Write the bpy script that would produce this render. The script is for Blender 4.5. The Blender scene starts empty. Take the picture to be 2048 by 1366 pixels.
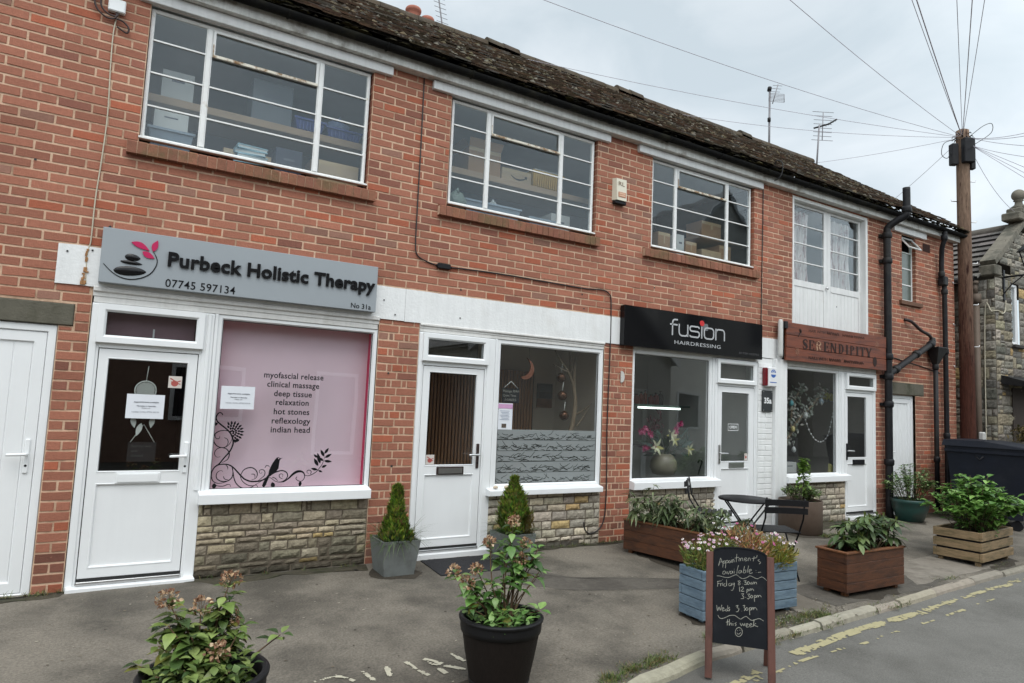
import bpy, math, random
from mathutils import Vector, Matrix, noise
sc = bpy.context.scene
COL = sc.collection
rad = math.radians
rnd = random.Random(7)

# ---------------------------------------------------------------- camera
cam = bpy.data.cameras.new('camera')
cam_ob = bpy.data.objects.new('camera', cam)
COL.objects.link(cam_ob)
cr = Vector((0.85403, -0.51844, 0.04298)); cu_ = Vector((-0.08417, -0.05619, 0.99487)); cf = Vector((0.51336, 0.85327, 0.09162))
cam_ob.matrix_world = Matrix(((cr.x, cu_.x, -cf.x, 0.0), (cr.y, cu_.y, -cf.y, -6.0475), (cr.z, cu_.z, -cf.z, 1.6306), (0, 0, 0, 1)))
cam.sensor_fit = 'HORIZONTAL'; cam.sensor_width = 36.0
cam.lens = 1325.16 / 2048 * 36
cam.clip_start = 0.05; cam.clip_end = 3000
sc.camera = cam_ob

# ---------------------------------------------------------------- world (overcast)
SUN_EL, SUN_AZ = rad(58), rad(200)          # azimuth measured from +Y towards +X
world = bpy.data.worlds.new('World'); sc.world = world; world.use_nodes = True
nt = world.node_tree; nt.nodes.clear()
def N(t, kind, **kw):
    n = t.nodes.new(kind)
    for k, v in kw.items():
        if k == 'inp':
            for a, b in v.items(): n.inputs[a].default_value = b
        else: setattr(n, k, v)
    return n
def L(t, a, b): t.links.new(a, b)
w_out = N(nt, 'ShaderNodeOutputWorld'); w_add = N(nt, 'ShaderNodeAddShader')
sky = N(nt, 'ShaderNodeTexSky', sky_type='NISHITA', sun_disc=False, sun_elevation=SUN_EL, sun_rotation=SUN_AZ, dust_density=2.0)
bg1 = N(nt, 'ShaderNodeBackground', inp={'Strength': 0.03}); L(nt, sky.outputs[0], bg1.inputs['Color'])
tc = N(nt, 'ShaderNodeTexCoord'); sep = N(nt, 'ShaderNodeSeparateXYZ'); L(nt, tc.outputs['Generated'], sep.inputs[0])
# layered cloud deck: project the direction on a plane overhead
zc = N(nt, 'ShaderNodeMath', operation='MAXIMUM', inp={1: 0.0}); L(nt, sep.outputs['Z'], zc.inputs[0])
za = N(nt, 'ShaderNodeMath', operation='ADD', inp={1: 0.28}); L(nt, zc.outputs[0], za.inputs[0])
dv = N(nt, 'ShaderNodeVectorMath', operation='DIVIDE'); cz = N(nt, 'ShaderNodeCombineXYZ')
for i in range(3): L(nt, za.outputs[0], cz.inputs[i])
L(nt, tc.outputs['Generated'], dv.inputs[0]); L(nt, cz.outputs[0], dv.inputs[1])
cn = N(nt, 'ShaderNodeTexNoise', inp={'Scale': 2.1, 'Detail': 6.0, 'Roughness': 0.52, 'Distortion': 0.9}); L(nt, dv.outputs[0], cn.inputs['Vector'])
crp = N(nt, 'ShaderNodeValToRGB'); L(nt, cn.outputs['Fac'], crp.inputs[0])
crp.color_ramp.elements[0].position = 0.33; crp.color_ramp.elements[0].color = (0.59, 0.665, 0.70, 1)
crp.color_ramp.elements[1].position = 0.70; crp.color_ramp.elements[1].color = (0.85, 0.895, 0.915, 1)
# the deck is brighter overhead and behind the photographer than low in the north
mr = N(nt, 'ShaderNodeMapRange', interpolation_type='SMOOTHSTEP', inp={'From Min': 0.55, 'From Max': -0.35, 'To Min': 1.0, 'To Max': 2.1}); L(nt, sep.outputs['Y'], mr.inputs['Value'])
mz = N(nt, 'ShaderNodeMapRange', interpolation_type='SMOOTHSTEP', inp={'From Min': 0.62, 'From Max': 1.0, 'To Min': 1.0, 'To Max': 1.6}); L(nt, sep.outputs['Z'], mz.inputs['Value'])
mm = N(nt, 'ShaderNodeMath', operation='MAXIMUM'); L(nt, mr.outputs[0], mm.inputs[0]); L(nt, mz.outputs[0], mm.inputs[1])
bg2 = N(nt, 'ShaderNodeBackground'); L(nt, crp.outputs[0], bg2.inputs['Color']); L(nt, mm.outputs[0], bg2.inputs['Strength'])
L(nt, bg1.outputs[0], w_add.inputs[0]); L(nt, bg2.outputs[0], w_add.inputs[1]); L(nt, w_add.outputs[0], w_out.inputs['Surface'])

# ---------------------------------------------------------------- sun behind the cloud
sl = bpy.data.lights.new('sun', 'SUN'); sl.energy = 1.4; sl.angle = rad(35); sl.color = (1.0, 0.97, 0.93)
so = bpy.data.objects.new('sun', sl); COL.objects.link(so); so.location = (0, -12, 25)
sd = Vector((math.sin(SUN_AZ) * math.cos(SUN_EL), math.cos(SUN_AZ) * math.cos(SUN_EL), math.sin(SUN_EL)))
so.rotation_euler = sd.to_track_quat('Z', 'Y').to_euler()
sc.view_settings.view_transform = 'Standard'; sc.view_settings.look = 'None'
sc.view_settings.exposure = 0.0; sc.view_settings.gamma = 1.0
sc.render.engine = 'CYCLES'
sc.cycles.use_denoising = True
sc.cycles.max_bounces = 8; sc.cycles.diffuse_bounces = 4; sc.cycles.transparent_max_bounces = 16
sc.cycles.caustics_reflective = False; sc.cycles.caustics_refractive = False

# ---------------------------------------------------------------- materials
def s2l(c): return c / 12.92 if c <= 0.04045 else ((c + 0.055) / 1.055) ** 2.4
def rgb(r, g, b, k=1.0): return tuple(s2l(v / 255.0) * k for v in (r, g, b))
MATS = {}
def mat(name, base=(.5, .5, .5), rough=.6, var=.12, scale=6.0, detail=6.0, bump=0.0, bscale=60.0, metal=0.0, attr=False, base2=None, b2scale=2.0, b2lo=.45, b2hi=.62, trans=0.0, spec=.5, stretch=None, coat=0.0, emit=None, estr=0.0, streak=0.0):
    if name in MATS: return MATS[name]
    m = bpy.data.materials.new(name); m.use_nodes = True; MATS[name] = m
    t = m.node_tree; p = t.nodes['Principled BSDF']; out = t.nodes['Material Output']
    p.inputs['Roughness'].default_value = rough; p.inputs['Metallic'].default_value = metal
    p.inputs['Specular IOR Level'].default_value = spec; p.inputs['Coat Weight'].default_value = coat
    tc = N(t, 'ShaderNodeTexCoord'); src = tc.outputs['Object']
    if stretch:
        mp = N(t, 'ShaderNodeMapping', inp={'Scale': stretch}); L(t, src, mp.inputs[0]); src = mp.outputs[0]
    n1 = N(t, 'ShaderNodeTexNoise', inp={'Scale': scale, 'Detail': detail, 'Roughness': .6}); L(t, src, n1.inputs['Vector'])
    mr = N(t, 'ShaderNodeMapRange', inp={'From Min': .25, 'From Max': .75, 'To Min': 1 - var, 'To Max': 1 + var}); L(t, n1.outputs['Fac'], mr.inputs['Value'])
    if attr:
        a = N(t, 'ShaderNodeAttribute', attribute_name='Col'); col = a.outputs['Color']
    else:
        a = N(t, 'ShaderNodeRGB'); a.outputs[0].default_value = (*base, 1); col = a.outputs[0]
    if base2:
        n2 = N(t, 'ShaderNodeTexNoise', inp={'Scale': b2scale, 'Detail': 7.0, 'Roughness': .65}); L(t, src, n2.inputs['Vector'])
        r2 = N(t, 'ShaderNodeMapRange', interpolation_type='SMOOTHSTEP', inp={'From Min': b2lo, 'From Max': b2hi, 'To Min': 0, 'To Max': 1}); L(t, n2.outputs['Fac'], r2.inputs['Value'])
        mx = N(t, 'ShaderNodeMix', data_type='RGBA'); L(t, r2.outputs[0], mx.inputs[0]); L(t, col, mx.inputs[6]); mx.inputs[7].default_value = (*base2, 1); col = mx.outputs[2]
    vm = N(t, 'ShaderNodeVectorMath', operation='SCALE'); L(t, col, vm.inputs[0]); L(t, mr.outputs[0], vm.inputs['Scale']); col = vm.outputs[0]
    if streak:
        mp = N(t, 'ShaderNodeMapping', inp={'Scale': (9, 9, .7)}); L(t, tc.outputs['Object'], mp.inputs[0])
        n4 = N(t, 'ShaderNodeTexNoise', inp={'Scale': 2.2, 'Detail': 6.0, 'Roughness': .65}); L(t, mp.outputs[0], n4.inputs['Vector'])
        r4 = N(t, 'ShaderNodeMapRange', inp={'From Min': .42, 'From Max': .8, 'To Min': 1, 'To Max': 1 - streak}); L(t, n4.outputs['Fac'], r4.inputs['Value'])
        v4 = N(t, 'ShaderNodeVectorMath', operation='SCALE'); L(t, col, v4.inputs[0]); L(t, r4.outputs[0], v4.inputs['Scale']); col = v4.outputs[0]
    L(t, col, p.inputs['Base Color'])
    if bump:
        n3 = N(t, 'ShaderNodeTexNoise', inp={'Scale': bscale, 'Detail': 5.0, 'Roughness': .6}); L(t, src, n3.inputs['Vector'])
        b = N(t, 'ShaderNodeBump', inp={'Strength': bump, 'Distance': .01}); L(t, n3.outputs['Fac'], b.inputs['Height']); L(t, b.outputs[0], p.inputs['Normal'])
    if emit:
        p.inputs['Emission Color'].default_value = (*emit, 1); p.inputs['Emission Strength'].default_value = estr
    if trans:
        tr = N(t, 'ShaderNodeBsdfTranslucent'); L(t, col, tr.inputs['Color'])
        ms = N(t, 'ShaderNodeMixShader', inp={0: trans}); L(t, p.outputs[0], ms.inputs[1]); L(t, tr.outputs[0], ms.inputs[2]); L(t, ms.outputs[0], out.inputs['Surface'])
    return m
def glass_mat(name, tint=(.93, .96, .95), f0=.07, rough=0.0, gcol=(1, 1, 1), wav=.0):
    m = bpy.data.materials.new(name); m.use_nodes = True; MATS[name] = m
    t = m.node_tree; t.nodes.clear(); out = N(t, 'ShaderNodeOutputMaterial')
    tr = N(t, 'ShaderNodeBsdfTransparent'); tr.inputs[0].default_value = (*tint, 1)
    gl = N(t, 'ShaderNodeBsdfGlossy', inp={'Roughness': rough}); gl.inputs['Color'].default_value = (*gcol, 1)
    lw = N(t, 'ShaderNodeLayerWeight', inp={'Blend': .5})
    pw = N(t, 'ShaderNodeMath', operation='POWER', inp={1: 4.0}); L(t, lw.outputs['Facing'], pw.inputs[0])
    mr = N(t, 'ShaderNodeMapRange', inp={'To Min': f0, 'To Max': 1.0}); L(t, pw.outputs[0], mr.inputs['Value'])
    if wav:
        tc = N(t, 'ShaderNodeTexCoord'); n = N(t, 'ShaderNodeTexNoise', inp={'Scale': 2.5, 'Detail': 1.0}); L(t, tc.outputs['Object'], n.inputs['Vector'])
        b = N(t, 'ShaderNodeBump', inp={'Strength': wav, 'Distance': .02}); L(t, n.outputs['Fac'], b.inputs['Height']); L(t, b.outputs[0], gl.inputs['Normal'])
    ms = N(t, 'ShaderNodeMixShader'); L(t, mr.outputs[0], ms.inputs[0]); L(t, tr.outputs[0], ms.inputs[1]); L(t, gl.outputs[0], ms.inputs[2]); L(t, ms.outputs[0], out.inputs['Surface'])
    return m

# ---------------------------------------------------------------- mesh helpers
class MB:
    def __init__(s): s.v = []; s.f = []; s.m = []; s.c = []; s.sm = []
    def vert(s, p): s.v.append(tuple(p)); return len(s.v) - 1
    def face(s, idx, m=0, c=None, sm=False): s.f.append(tuple(idx)); s.m.append(m); s.c.append(c); s.sm.append(sm)
    def poly(s, pts, m=0, c=None, sm=False): s.face([s.vert(p) for p in pts], m, c, sm)
    def box(s, x0, x1, y0, y1, z0, z1, m=0, c=None, b=0.0, M=None):
        if b <= 0 or min(x1 - x0, y1 - y0, z1 - z0) < 2.2 * b:
            P = [(x, y, z) for z in (z0, z1) for y in (y0, y1) for x in (x0, x1)]
            F = [(0, 2, 3, 1), (4, 5, 7, 6), (0, 1, 5, 4), (2, 6, 7, 3), (0, 4, 6, 2), (1, 3, 7, 5)]
        else:
            P = []; F = []; ix = {}
            X = (x0, x1); Y = (y0, y1); Z = (z0, z1)
            for i in (0, 1):
                for j in (0, 1):
                    for k in (0, 1):
                        sx, sy, sz = (b if i == 0 else -b), (b if j == 0 else -b), (b if k == 0 else -b)
                        for a, q in enumerate(((X[i], Y[j] + sy, Z[k] + sz), (X[i] + sx, Y[j], Z[k] + sz), (X[i] + sx, Y[j] + sy, Z[k]))):
                            ix[i, j, k, a] = len(P); P.append(q)
            F += [(ix[0, 0, 0, 0], ix[0, 0, 1, 0], ix[0, 1, 1, 0], ix[0, 1, 0, 0]), (ix[1, 0, 0, 0], ix[1, 1, 0, 0], ix[1, 1, 1, 0], ix[1, 0, 1, 0])]
            F += [(ix[0, 0, 0, 1], ix[1, 0, 0, 1], ix[1, 0, 1, 1], ix[0, 0, 1, 1]), (ix[0, 1, 0, 1], ix[0, 1, 1, 1], ix[1, 1, 1, 1], ix[1, 1, 0, 1])]
            F += [(ix[0, 0, 0, 2], ix[0, 1, 0, 2], ix[1, 1, 0, 2], ix[1, 0, 0, 2]), (ix[0, 0, 1, 2], ix[1, 0, 1, 2], ix[1, 1, 1, 2], ix[0, 1, 1, 2])]
            for j in (0, 1):
                for k in (0, 1): F.append((ix[0, j, k, 1], ix[0, j, k, 2], ix[1, j, k, 2], ix[1, j, k, 1]))
            for i in (0, 1):
                for k in (0, 1): F.append((ix[i, 0, k, 0], ix[i, 0, k, 2], ix[i, 1, k, 2], ix[i, 1, k, 0]))
            for i in (0, 1):
                for j in (0, 1): F.append((ix[i, j, 0, 0], ix[i, j, 0, 1], ix[i, j, 1, 1], ix[i, j, 1, 0]))
            for i in (0, 1):
                for j in (0, 1):
                    for k in (0, 1): F.append((ix[i, j, k, 0], ix[i, j, k, 1], ix[i, j, k, 2]))
        o = len(s.v)
        if M is not None: P = [tuple(M @ Vector(p)) for p in P]
        s.v.extend(P)
        cx = sum((Vector(p) for p in P), Vector()) / len(P)
        for f in F:
            a, bb, c3 = Vector(P[f[0]]), Vector(P[f[1]]), Vector(P[f[2]])
            if (bb - a).cross(c3 - a).dot((a + bb + c3) / 3 - cx) < 0: f = f[::-1]
            s.face([o + i for i in f], m, c)
    def tube(s, pts, r, n=8, m=0, c=None, cap=True, sm=True):
        pts = [Vector(p) for p in pts]; k = len(pts)
        rs = r if isinstance(r, (list, tuple)) else [r] * k
        t0 = (pts[1] - pts[0]).normalized()
        nrm = t0.orthogonal().normalized(); rings = []
        for i, p in enumerate(pts):
            t = (pts[min(i + 1, k - 1)] - pts[max(i - 1, 0)])
            t = t.normalized() if t.length > 1e-9 else t0
            nrm = (nrm - t * nrm.dot(t))
            nrm = nrm.normalized() if nrm.length > 1e-6 else t.orthogonal().normalized()
            bn = t.cross(nrm)
            rings.append([s.vert(p + (nrm * math.cos(2 * math.pi * j / n) + bn * math.sin(2 * math.pi * j / n)) * rs[i]) for j in range(n)])
        for i in range(k - 1):
            for j in range(n):
                s.face((rings[i][j], rings[i][(j + 1) % n], rings[i + 1][(j + 1) % n], rings[i + 1][j]), m, c, sm)
        if cap:
            s.face(rings[0][::-1], m, c); s.face(rings[-1], m, c)
    def lathe(s, cx, cy, prof, n=32, m=0, c=None, sm=True, ax=(1, 1), cap0=True, cap1=False, jit=None):
        rings = []
        for r, z in prof:
            rings.append([s.vert((cx + ax[0] * r * math.cos(2 * math.pi * j / n), cy + ax[1] * r * math.sin(2 * math.pi * j / n), z)) for j in range(n)])
        for i in range(len(prof) - 1):
            for j in range(n):
                s.face((rings[i][j], rings[i][(j + 1) % n], rings[i + 1][(j + 1) % n], rings[i + 1][j]), m, c, sm)
        if cap0: s.face(rings[0][::-1], m, c)
        if cap1: s.face(rings[-1], m, c)
    def ring(s, x0, x1, z0, z1, prof, m=0, c=None):
        """mitred frame; prof = [(inset, y), ...] walked round the rectangle, front at lower y"""
        loops = []
        for d, y in prof:
            loops.append([s.vert(p) for p in ((x0 + d, y, z0 + d), (x1 - d, y, z0 + d), (x1 - d, y, z1 - d), (x0 + d, y, z1 - d))])
        for i in range(len(loops) - 1):
            for j in range(4):
                s.face((loops[i][j], loops[i][(j + 1) % 4], loops[i + 1][(j + 1) % 4], loops[i + 1][j]), m, c)
    def prism(s, pts, y0, y1, m=0, c=None):
        """polygon pts (x,z) extruded from y0 (front) to y1"""
        a = [s.vert((x, y0, z)) for x, z in pts]; b = [s.vert((x, y1, z)) for x, z in pts]; n = len(pts)
        ar = sum(pts[i][0] * pts[(i + 1) % n][1] - pts[(i + 1) % n][0] * pts[i][1] for i in range(n))
        if ar < 0: a = a[::-1]; b = b[::-1]
        s.face(a, m, c); s.face(b[::-1], m, c)
        for i in range(n): s.face((a[(i + 1) % n], a[i], b[i], b[(i + 1) % n]), m, c)
    def stroke(s, pts, w, y0, y1, m=0, c=None):
        """flat ribbon lettering in the xz plane with a little thickness; w number or list"""
        n = len(pts); ws = w if isinstance(w, (list, tuple)) else [w] * n
        P = [Vector((p[0], p[1])) for p in pts]; lf = []; rt = []
        for i in range(n):
            t = P[min(i + 1, n - 1)] - P[max(i - 1, 0)]
            t = t.normalized() if t.length > 1e-9 else Vector((1, 0))
            q = Vector((-t.y, t.x)) * ws[i] / 2
            lf.append(P[i] + q); rt.append(P[i] - q)
        A = [s.vert((p.x, y0, p.y)) for p in lf]; B = [s.vert((p.x, y0, p.y)) for p in rt]
        A2 = [s.vert((p.x, y1, p.y)) for p in lf]; B2 = [s.vert((p.x, y1, p.y)) for p in rt]
        for i in range(n - 1):
            s.face((B[i], B[i + 1], A[i + 1], A[i]), m, c)
            s.face((A[i], A[i + 1], A2[i + 1], A2[i]), m, c); s.face((B[i + 1], B[i], B2[i], B2[i + 1]), m, c)
        s.face((A[0], A2[0], B2[0], B[0]), m, c); s.face((A[-1], B[-1], B2[-1], A2[-1]), m, c)
    def add_mesh(s, me, M, m=0, c=None):
        o = len(s.v); s.v.extend(tuple(M @ v.co) for v in me.vertices)
        for p in me.polygons: s.face([o + i for i in p.vertices], m, c)
    def build(s, name, mats, parent=None, smooth=False, loc=None):
        me = bpy.data.meshes.new(name)
        vs = s.v
        if loc is not None:
            l = Vector(loc); vs = [tuple(Vector(v) - l) for v in vs]
        me.from_pydata(vs, [], s.f)
        mats = mats if isinstance(mats, (list, tuple)) else [mats]
        for m in mats: me.materials.append(m)
        me.polygons.foreach_set('material_index', s.m)
        me.polygons.foreach_set('use_smooth', [bool(smooth or x) for x in s.sm])
        if any(x is not None for x in s.c):
            at = me.color_attributes.new('Col', 'FLOAT_COLOR', 'CORNER'); buf = []
            for p, c in zip(s.f, s.c):
                c = c or (1, 1, 1); buf.extend((c[0], c[1], c[2], 1.0) * len(p))
            at.data.foreach_set('color', buf)
        me.update()
        o = bpy.data.objects.new(name, me); COL.objects.link(o)
        if loc is not None: o.location = loc
        if parent is not None:
            o.parent = parent
            if parent.parent is None: o.matrix_parent_inverse = Matrix.Translation(-Vector(parent.location))
        return o
def tag(o, label, cat, group=None, kind=None):
    if label: o['label'] = label
    if cat: o['category'] = cat
    if group: o['group'] = group
    if kind: o['kind'] = kind
    return o
def thing(name, label, cat, loc=(0, 0, 0), group=None):
    o = bpy.data.objects.new(name, None); o.empty_display_size = .1; COL.objects.link(o); o.location = loc
    return tag(o, label, cat, group)
def struct(mb, name, mats, smooth=False):
    o = mb.build(name, mats, smooth=smooth); o['kind'] = 'structure'; return o
def smoothc(pts, n=6):
    P = [Vector(p) for p in pts]; out = []
    for i in range(len(P) - 1):
        p0, p1, p2, p3 = P[max(i - 1, 0)], P[i], P[i + 1], P[min(i + 2, len(P) - 1)]
        for k in range(n):
            t = k / n
            out.append(.5 * ((2 * p1) + (p2 - p0) * t + (2 * p0 - 5 * p1 + 4 * p2 - p3) * t * t + (3 * p1 - p0 - 3 * p2 + p3) * t ** 3))
    out.append(P[-1]); return out
def text_mesh(body, bold=0.0, spacing=1.0, shear=0.0):
    cu = bpy.data.curves.new('t', 'FONT'); cu.body = body; cu.offset = bold; cu.space_character = spacing; cu.shear = shear; cu.resolution_u = 3; cu.extrude = .5
    ob = bpy.data.objects.new('t', cu); COL.objects.link(ob)
    dg = bpy.context.evaluated_depsgraph_get(); dg.update()
    me = bpy.data.meshes.new_from_object(ob.evaluated_get(dg))
    bpy.data.objects.remove(ob); bpy.data.curves.remove(cu)
    return me
def put_text(mb, body, x0, x1, zb, cap, yf, th, bold=0.0, m=0, c=None, spacing=1.0, shear=0.0):
    """fit a line of lettering between x0 and x1 with baseline zb and capital height cap; front face at yf"""
    me = text_mesh(body, bold, spacing, shear)
    xs = [v.co.x for v in me.vertices]; a, b = min(xs), max(xs)
    sx = (x1 - x0) / (b - a); sz = cap / 0.729
    M = Matrix(((sx, 0, 0, x0 - a * sx), (0, 0, -th, yf + th / 2), (0, sz, 0, zb), (0, 0, 0, 1)))
    mb.add_mesh(me, M, m, c); bpy.data.meshes.remove(me)
def jit(c, v=.1, h=.03):
    k = 1 + rnd.uniform(-v, v); return tuple(max(0, x * k * (1 + rnd.uniform(-h, h))) for x in c)
# ================================================================ ground
def gz(x, y): return 0.09 + 0.033 * y if y > -2.9 else 0.09 + 0.033 * -2.9
KERB = [(-6, -8.5), (-3, -6.2), (-1.0, -5.0), (0.6, -4.15), (1.6, -3.6), (2.3, -3.22), (2.88, -2.97), (3.58, -2.83), (4.9, -2.74), (6.2, -2.66), (7.25, -2.57), (9.14, -2.46), (11, -2.28), (14, -1.85), (18, -1.1), (26, .8), (60, 14)]
def ky(x):
    for (a, b), (c, d) in zip(KERB, KERB[1:]):
        if a <= x <= c: return b + (d - b) * (x - a) / (c - a)
    return KERB[0][1] if x < KERB[0][0] else KERB[-1][1]
M_pav = mat('old_tarmac', rgb(146, 138, 125, .70), .92, .42, 70, 12, .8, 140, base2=rgb(104, 98, 88, .6), b2scale=1.1, b2lo=.36, b2hi=.68)
M_road = mat('road_asphalt', rgb(134, 132, 126, .76), .9, .34, 95, 8, .9, 170, base2=rgb(112, 110, 104, .74), b2scale=1.2, b2lo=.4, b2hi=.75)
M_patch = mat('trench_tarmac', rgb(112, 106, 97, .62), .92, .22, 20, 12, .6, 130, base2=rgb(96, 90, 82, .6), b2scale=2)
M_patch2 = mat('pale_concrete_patch', rgb(156, 148, 136, .68), .92, .16, 12, 11, .4, 90, base2=rgb(126, 118, 106, .64), b2scale=1.6)
mb = MB()
xs = [-6 + i * .18 for i in range(int(21 / .18))] + [15 + i * 1.5 for i in range(31)]
nr = 26; rows = []
for x in xs:
    k = ky(x) + .045; r = []
    ytop = .3 if x < 60 else .3
    if k > -.3: ytop = k + 3
    for j in range(nr + 1):
        y = ytop + (k - ytop) * j / nr
        z = .09 + .033 * max(y, -3.0) if y < .0 else .09
        z += .006 * noise.noise(Vector((x * 1.3, y * 1.3, 0))) + .003 * noise.noise(Vector((x * 5, y * 5, 3)))
        r.append(mb.vert((x, y, z)))
    rows.append(r)
for i in range(len(xs) - 1):
    for j in range(nr): mb.face((rows[i][j], rows[i][j + 1], rows[i + 1][j + 1], rows[i + 1][j]), 0, None, True)
struct(mb, 'pavement', M_pav)
mb = MB()
mb.poly([(-600, -600, -.055), (600, -600, -.055), (600, 600, -.055), (-600, 600, -.055)])
struct(mb, 'ground', mat('far_ground', rgb(110, 108, 100, .6), .95, .2, 3))
mb = MB()
pts = [(x, ky(x)) for x in [-6 + i * .4 for i in range(80)]] + [(30 + i * 5, ky(30 + i * 5)) for i in range(6)]
ri = [[mb.vert((x, y - .0 - d, -.042 + .02 * min(d, 1.5) / 1.5 + .004 * noise.noise(Vector((x, y - d, 0))))) for d in (0, .15, .4, .8, 1.5, 3, 4.4)] for x, y in pts]
for i in range(len(pts) - 1):
    for j in range(6): mb.face((ri[i][j], ri[i][j + 1], ri[i + 1][j + 1], ri[i + 1][j]), 0, None, True)
struct(mb, 'road', M_road)
# kerb stones
M_kerb = mat('kerb_stone', rgb(190, 182, 164, .62), .85, .2, 14, 8, .6, 60, attr=True)
mb = MB(); x = -5.0; r2 = random.Random(3)
while x < 22:
    ln = r2.uniform(.35, .95); x1 = x + ln - r2.uniform(.006, .03)
    n = max(2, int(ln / .12)); c = jit(rgb(186, 178, 160, .66), .2); w = r2.uniform(.062, .095); dz = r2.uniform(-.012, .006); yo = r2.uniform(-.012, .012)
    sec = []
    for i in range(n + 1):
        px = x + (x1 - x) * i / n; py = ky(px) + yo + .008 * noise.noise(Vector((px * 3, 9, 0))); sl_ = (ky(px + .05) - ky(px - .05)) / .1
        nx, ny = -sl_, 1; q = math.hypot(nx, ny); nx /= q; ny /= q
        e = .012 * noise.noise(Vector((px * 9, 1, 0))); t = .006 * noise.noise(Vector((px * 7, 5, 0)))
        z = .010 + dz + t + (.0 if px < 30 else 0)
        sec.append([mb.vert((px + nx * a, py + ny * a, b)) for a, b in ((-.012 + e, -.07), (-.004 + e, z - .022), (.012 + e, z), (w - .012 + e * .5, z + .004), (w + e * .5, z - .012), (w, -.06))])
    for i in range(n):
        for j in range(5): mb.face((sec[i][j], sec[i + 1][j], sec[i + 1][j + 1], sec[i][j + 1]), 0, c)
    mb.face(sec[0], 0, c); mb.face(sec[-1][::-1], 0, c); x += ln
struct(mb, 'kerb', M_kerb)
# repaired strips in the pavement: thin sheets laid on it
def sheet(name, pts, mt, lift=.005, ragged=.015):
    mb = MB(); P = []
    for i in range(len(pts)):
        a, b = Vector(pts[i]), Vector(pts[(i + 1) % len(pts)]); n = max(1, int((b - a).length / .08))
        for k in range(n):
            p = a + (b - a) * k / n
            P.append((p.x + ragged * noise.noise(Vector((p.x * 6, p.y * 6, 1))) * 2, p.y + ragged * noise.noise(Vector((p.x * 6, p.y * 6, 9))) * 2))
    c = Vector((sum(p[0] for p in P) / len(P), sum(p[1] for p in P) / len(P)))
    # grid fill so that it follows the pavement
    o = mb.vert((c.x, c.y, gz(c.x, c.y) + .006 * noise.noise(Vector((c.x * 1.3, c.y * 1.3, 0))) + lift)); rings = [[o]]
    for s_ in [(i_ + 1) / 14 for i_ in range(14)]:
        rings.append([mb.vert((c.x + (p[0] - c.x) * s_, c.y + (p[1] - c.y) * s_, gz(0, c.y + (p[1] - c.y) * s_) + .006 * noise.noise(Vector(((c.x + (p[0] - c.x) * s_) * 1.3, (c.y + (p[1] - c.y) * s_) * 1.3, 0))) + .003 * noise.noise(Vector(((c.x + (p[0] - c.x) * s_) * 5, (c.y + (p[1] - c.y) * s_) * 5, 3))) + lift * (1 if s_ < 1 else .4))) for p in P])
    n = len(P)
    for j in range(n): mb.face((o, rings[1][j], rings[1][(j + 1) % n]), 0, None, True)
    for i in range(1, 14):
        for j in range(n): mb.face((rings[i][j], rings[i + 1][j], rings[i + 1][(j + 1) % n], rings[i][(j + 1) % n]), 0, None, True)
    struct(mb, name, mt)
sheet('pavement_patch', [(2.75, -.05), (3.0, -.85), (3.55, -1.35), (4.9, -1.75), (5.0, -1.52), (3.9, -1.12), (3.45, -.75), (3.2, -.05)], M_patch)
sheet('pavement_patch', [(5.5, -2.5), (6.9, -2.52), (7.6, -2.4), (6.9, -1.9), (5.4, -2.0)], M_patch, .006)
sheet('pavement_patch', [(5.0, -2.1), (5.5, -1.95), (5.4, -2.48), (5.05, -2.56)], M_patch2, .008)
sheet('pavement_patch', [(6.9, -2.43), (8.9, -2.33), (8.6, -1.75), (7.5, -1.85)], M_patch2, .007)
M_pale3 = mat('worn_pale_tarmac', rgb(150, 142, 130, .74), .92, .4, 60, 12, .8, 140, base2=rgb(122, 115, 104, .66), b2scale=2.2, b2lo=.36, b2hi=.68)
for P in ([(2.3, -1.5), (3.1, -1.35), (3.9, -1.75), (4.7, -1.95), (4.6, -2.45), (3.4, -2.6), (2.6, -2.35)], [(-.3, -.55), (.7, -.6), (1.7, -.9), (1.9, -1.35), (1.0, -1.3), (.1, -1.0)], [(5.6, -.75), (6.9, -1.0), (7.6, -1.5), (6.6, -1.75), (5.9, -1.3)], [(9.0, -.9), (10.6, -.8), (11, -1.4), (9.8, -1.7)]): pass
M_contact = mat('contact_shade', rgb(74, 66, 54, .6), .95, .4, 40, 12, .6, 120)  # contact shade put into dark ground sheets round the planter bases
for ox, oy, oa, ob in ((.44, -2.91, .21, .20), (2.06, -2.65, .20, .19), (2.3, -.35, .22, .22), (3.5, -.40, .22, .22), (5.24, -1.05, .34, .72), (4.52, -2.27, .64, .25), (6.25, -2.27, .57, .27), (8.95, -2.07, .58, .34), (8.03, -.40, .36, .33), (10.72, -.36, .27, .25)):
    sheet('contact_shade', [(ox + oa * math.cos(t) * (1 - .12 * math.cos(2 * t) ** 2), oy + ob * math.sin(t)) for t in [i_ * math.pi / 10 for i_ in range(20)]], M_contact, .0065, .045)
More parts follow.
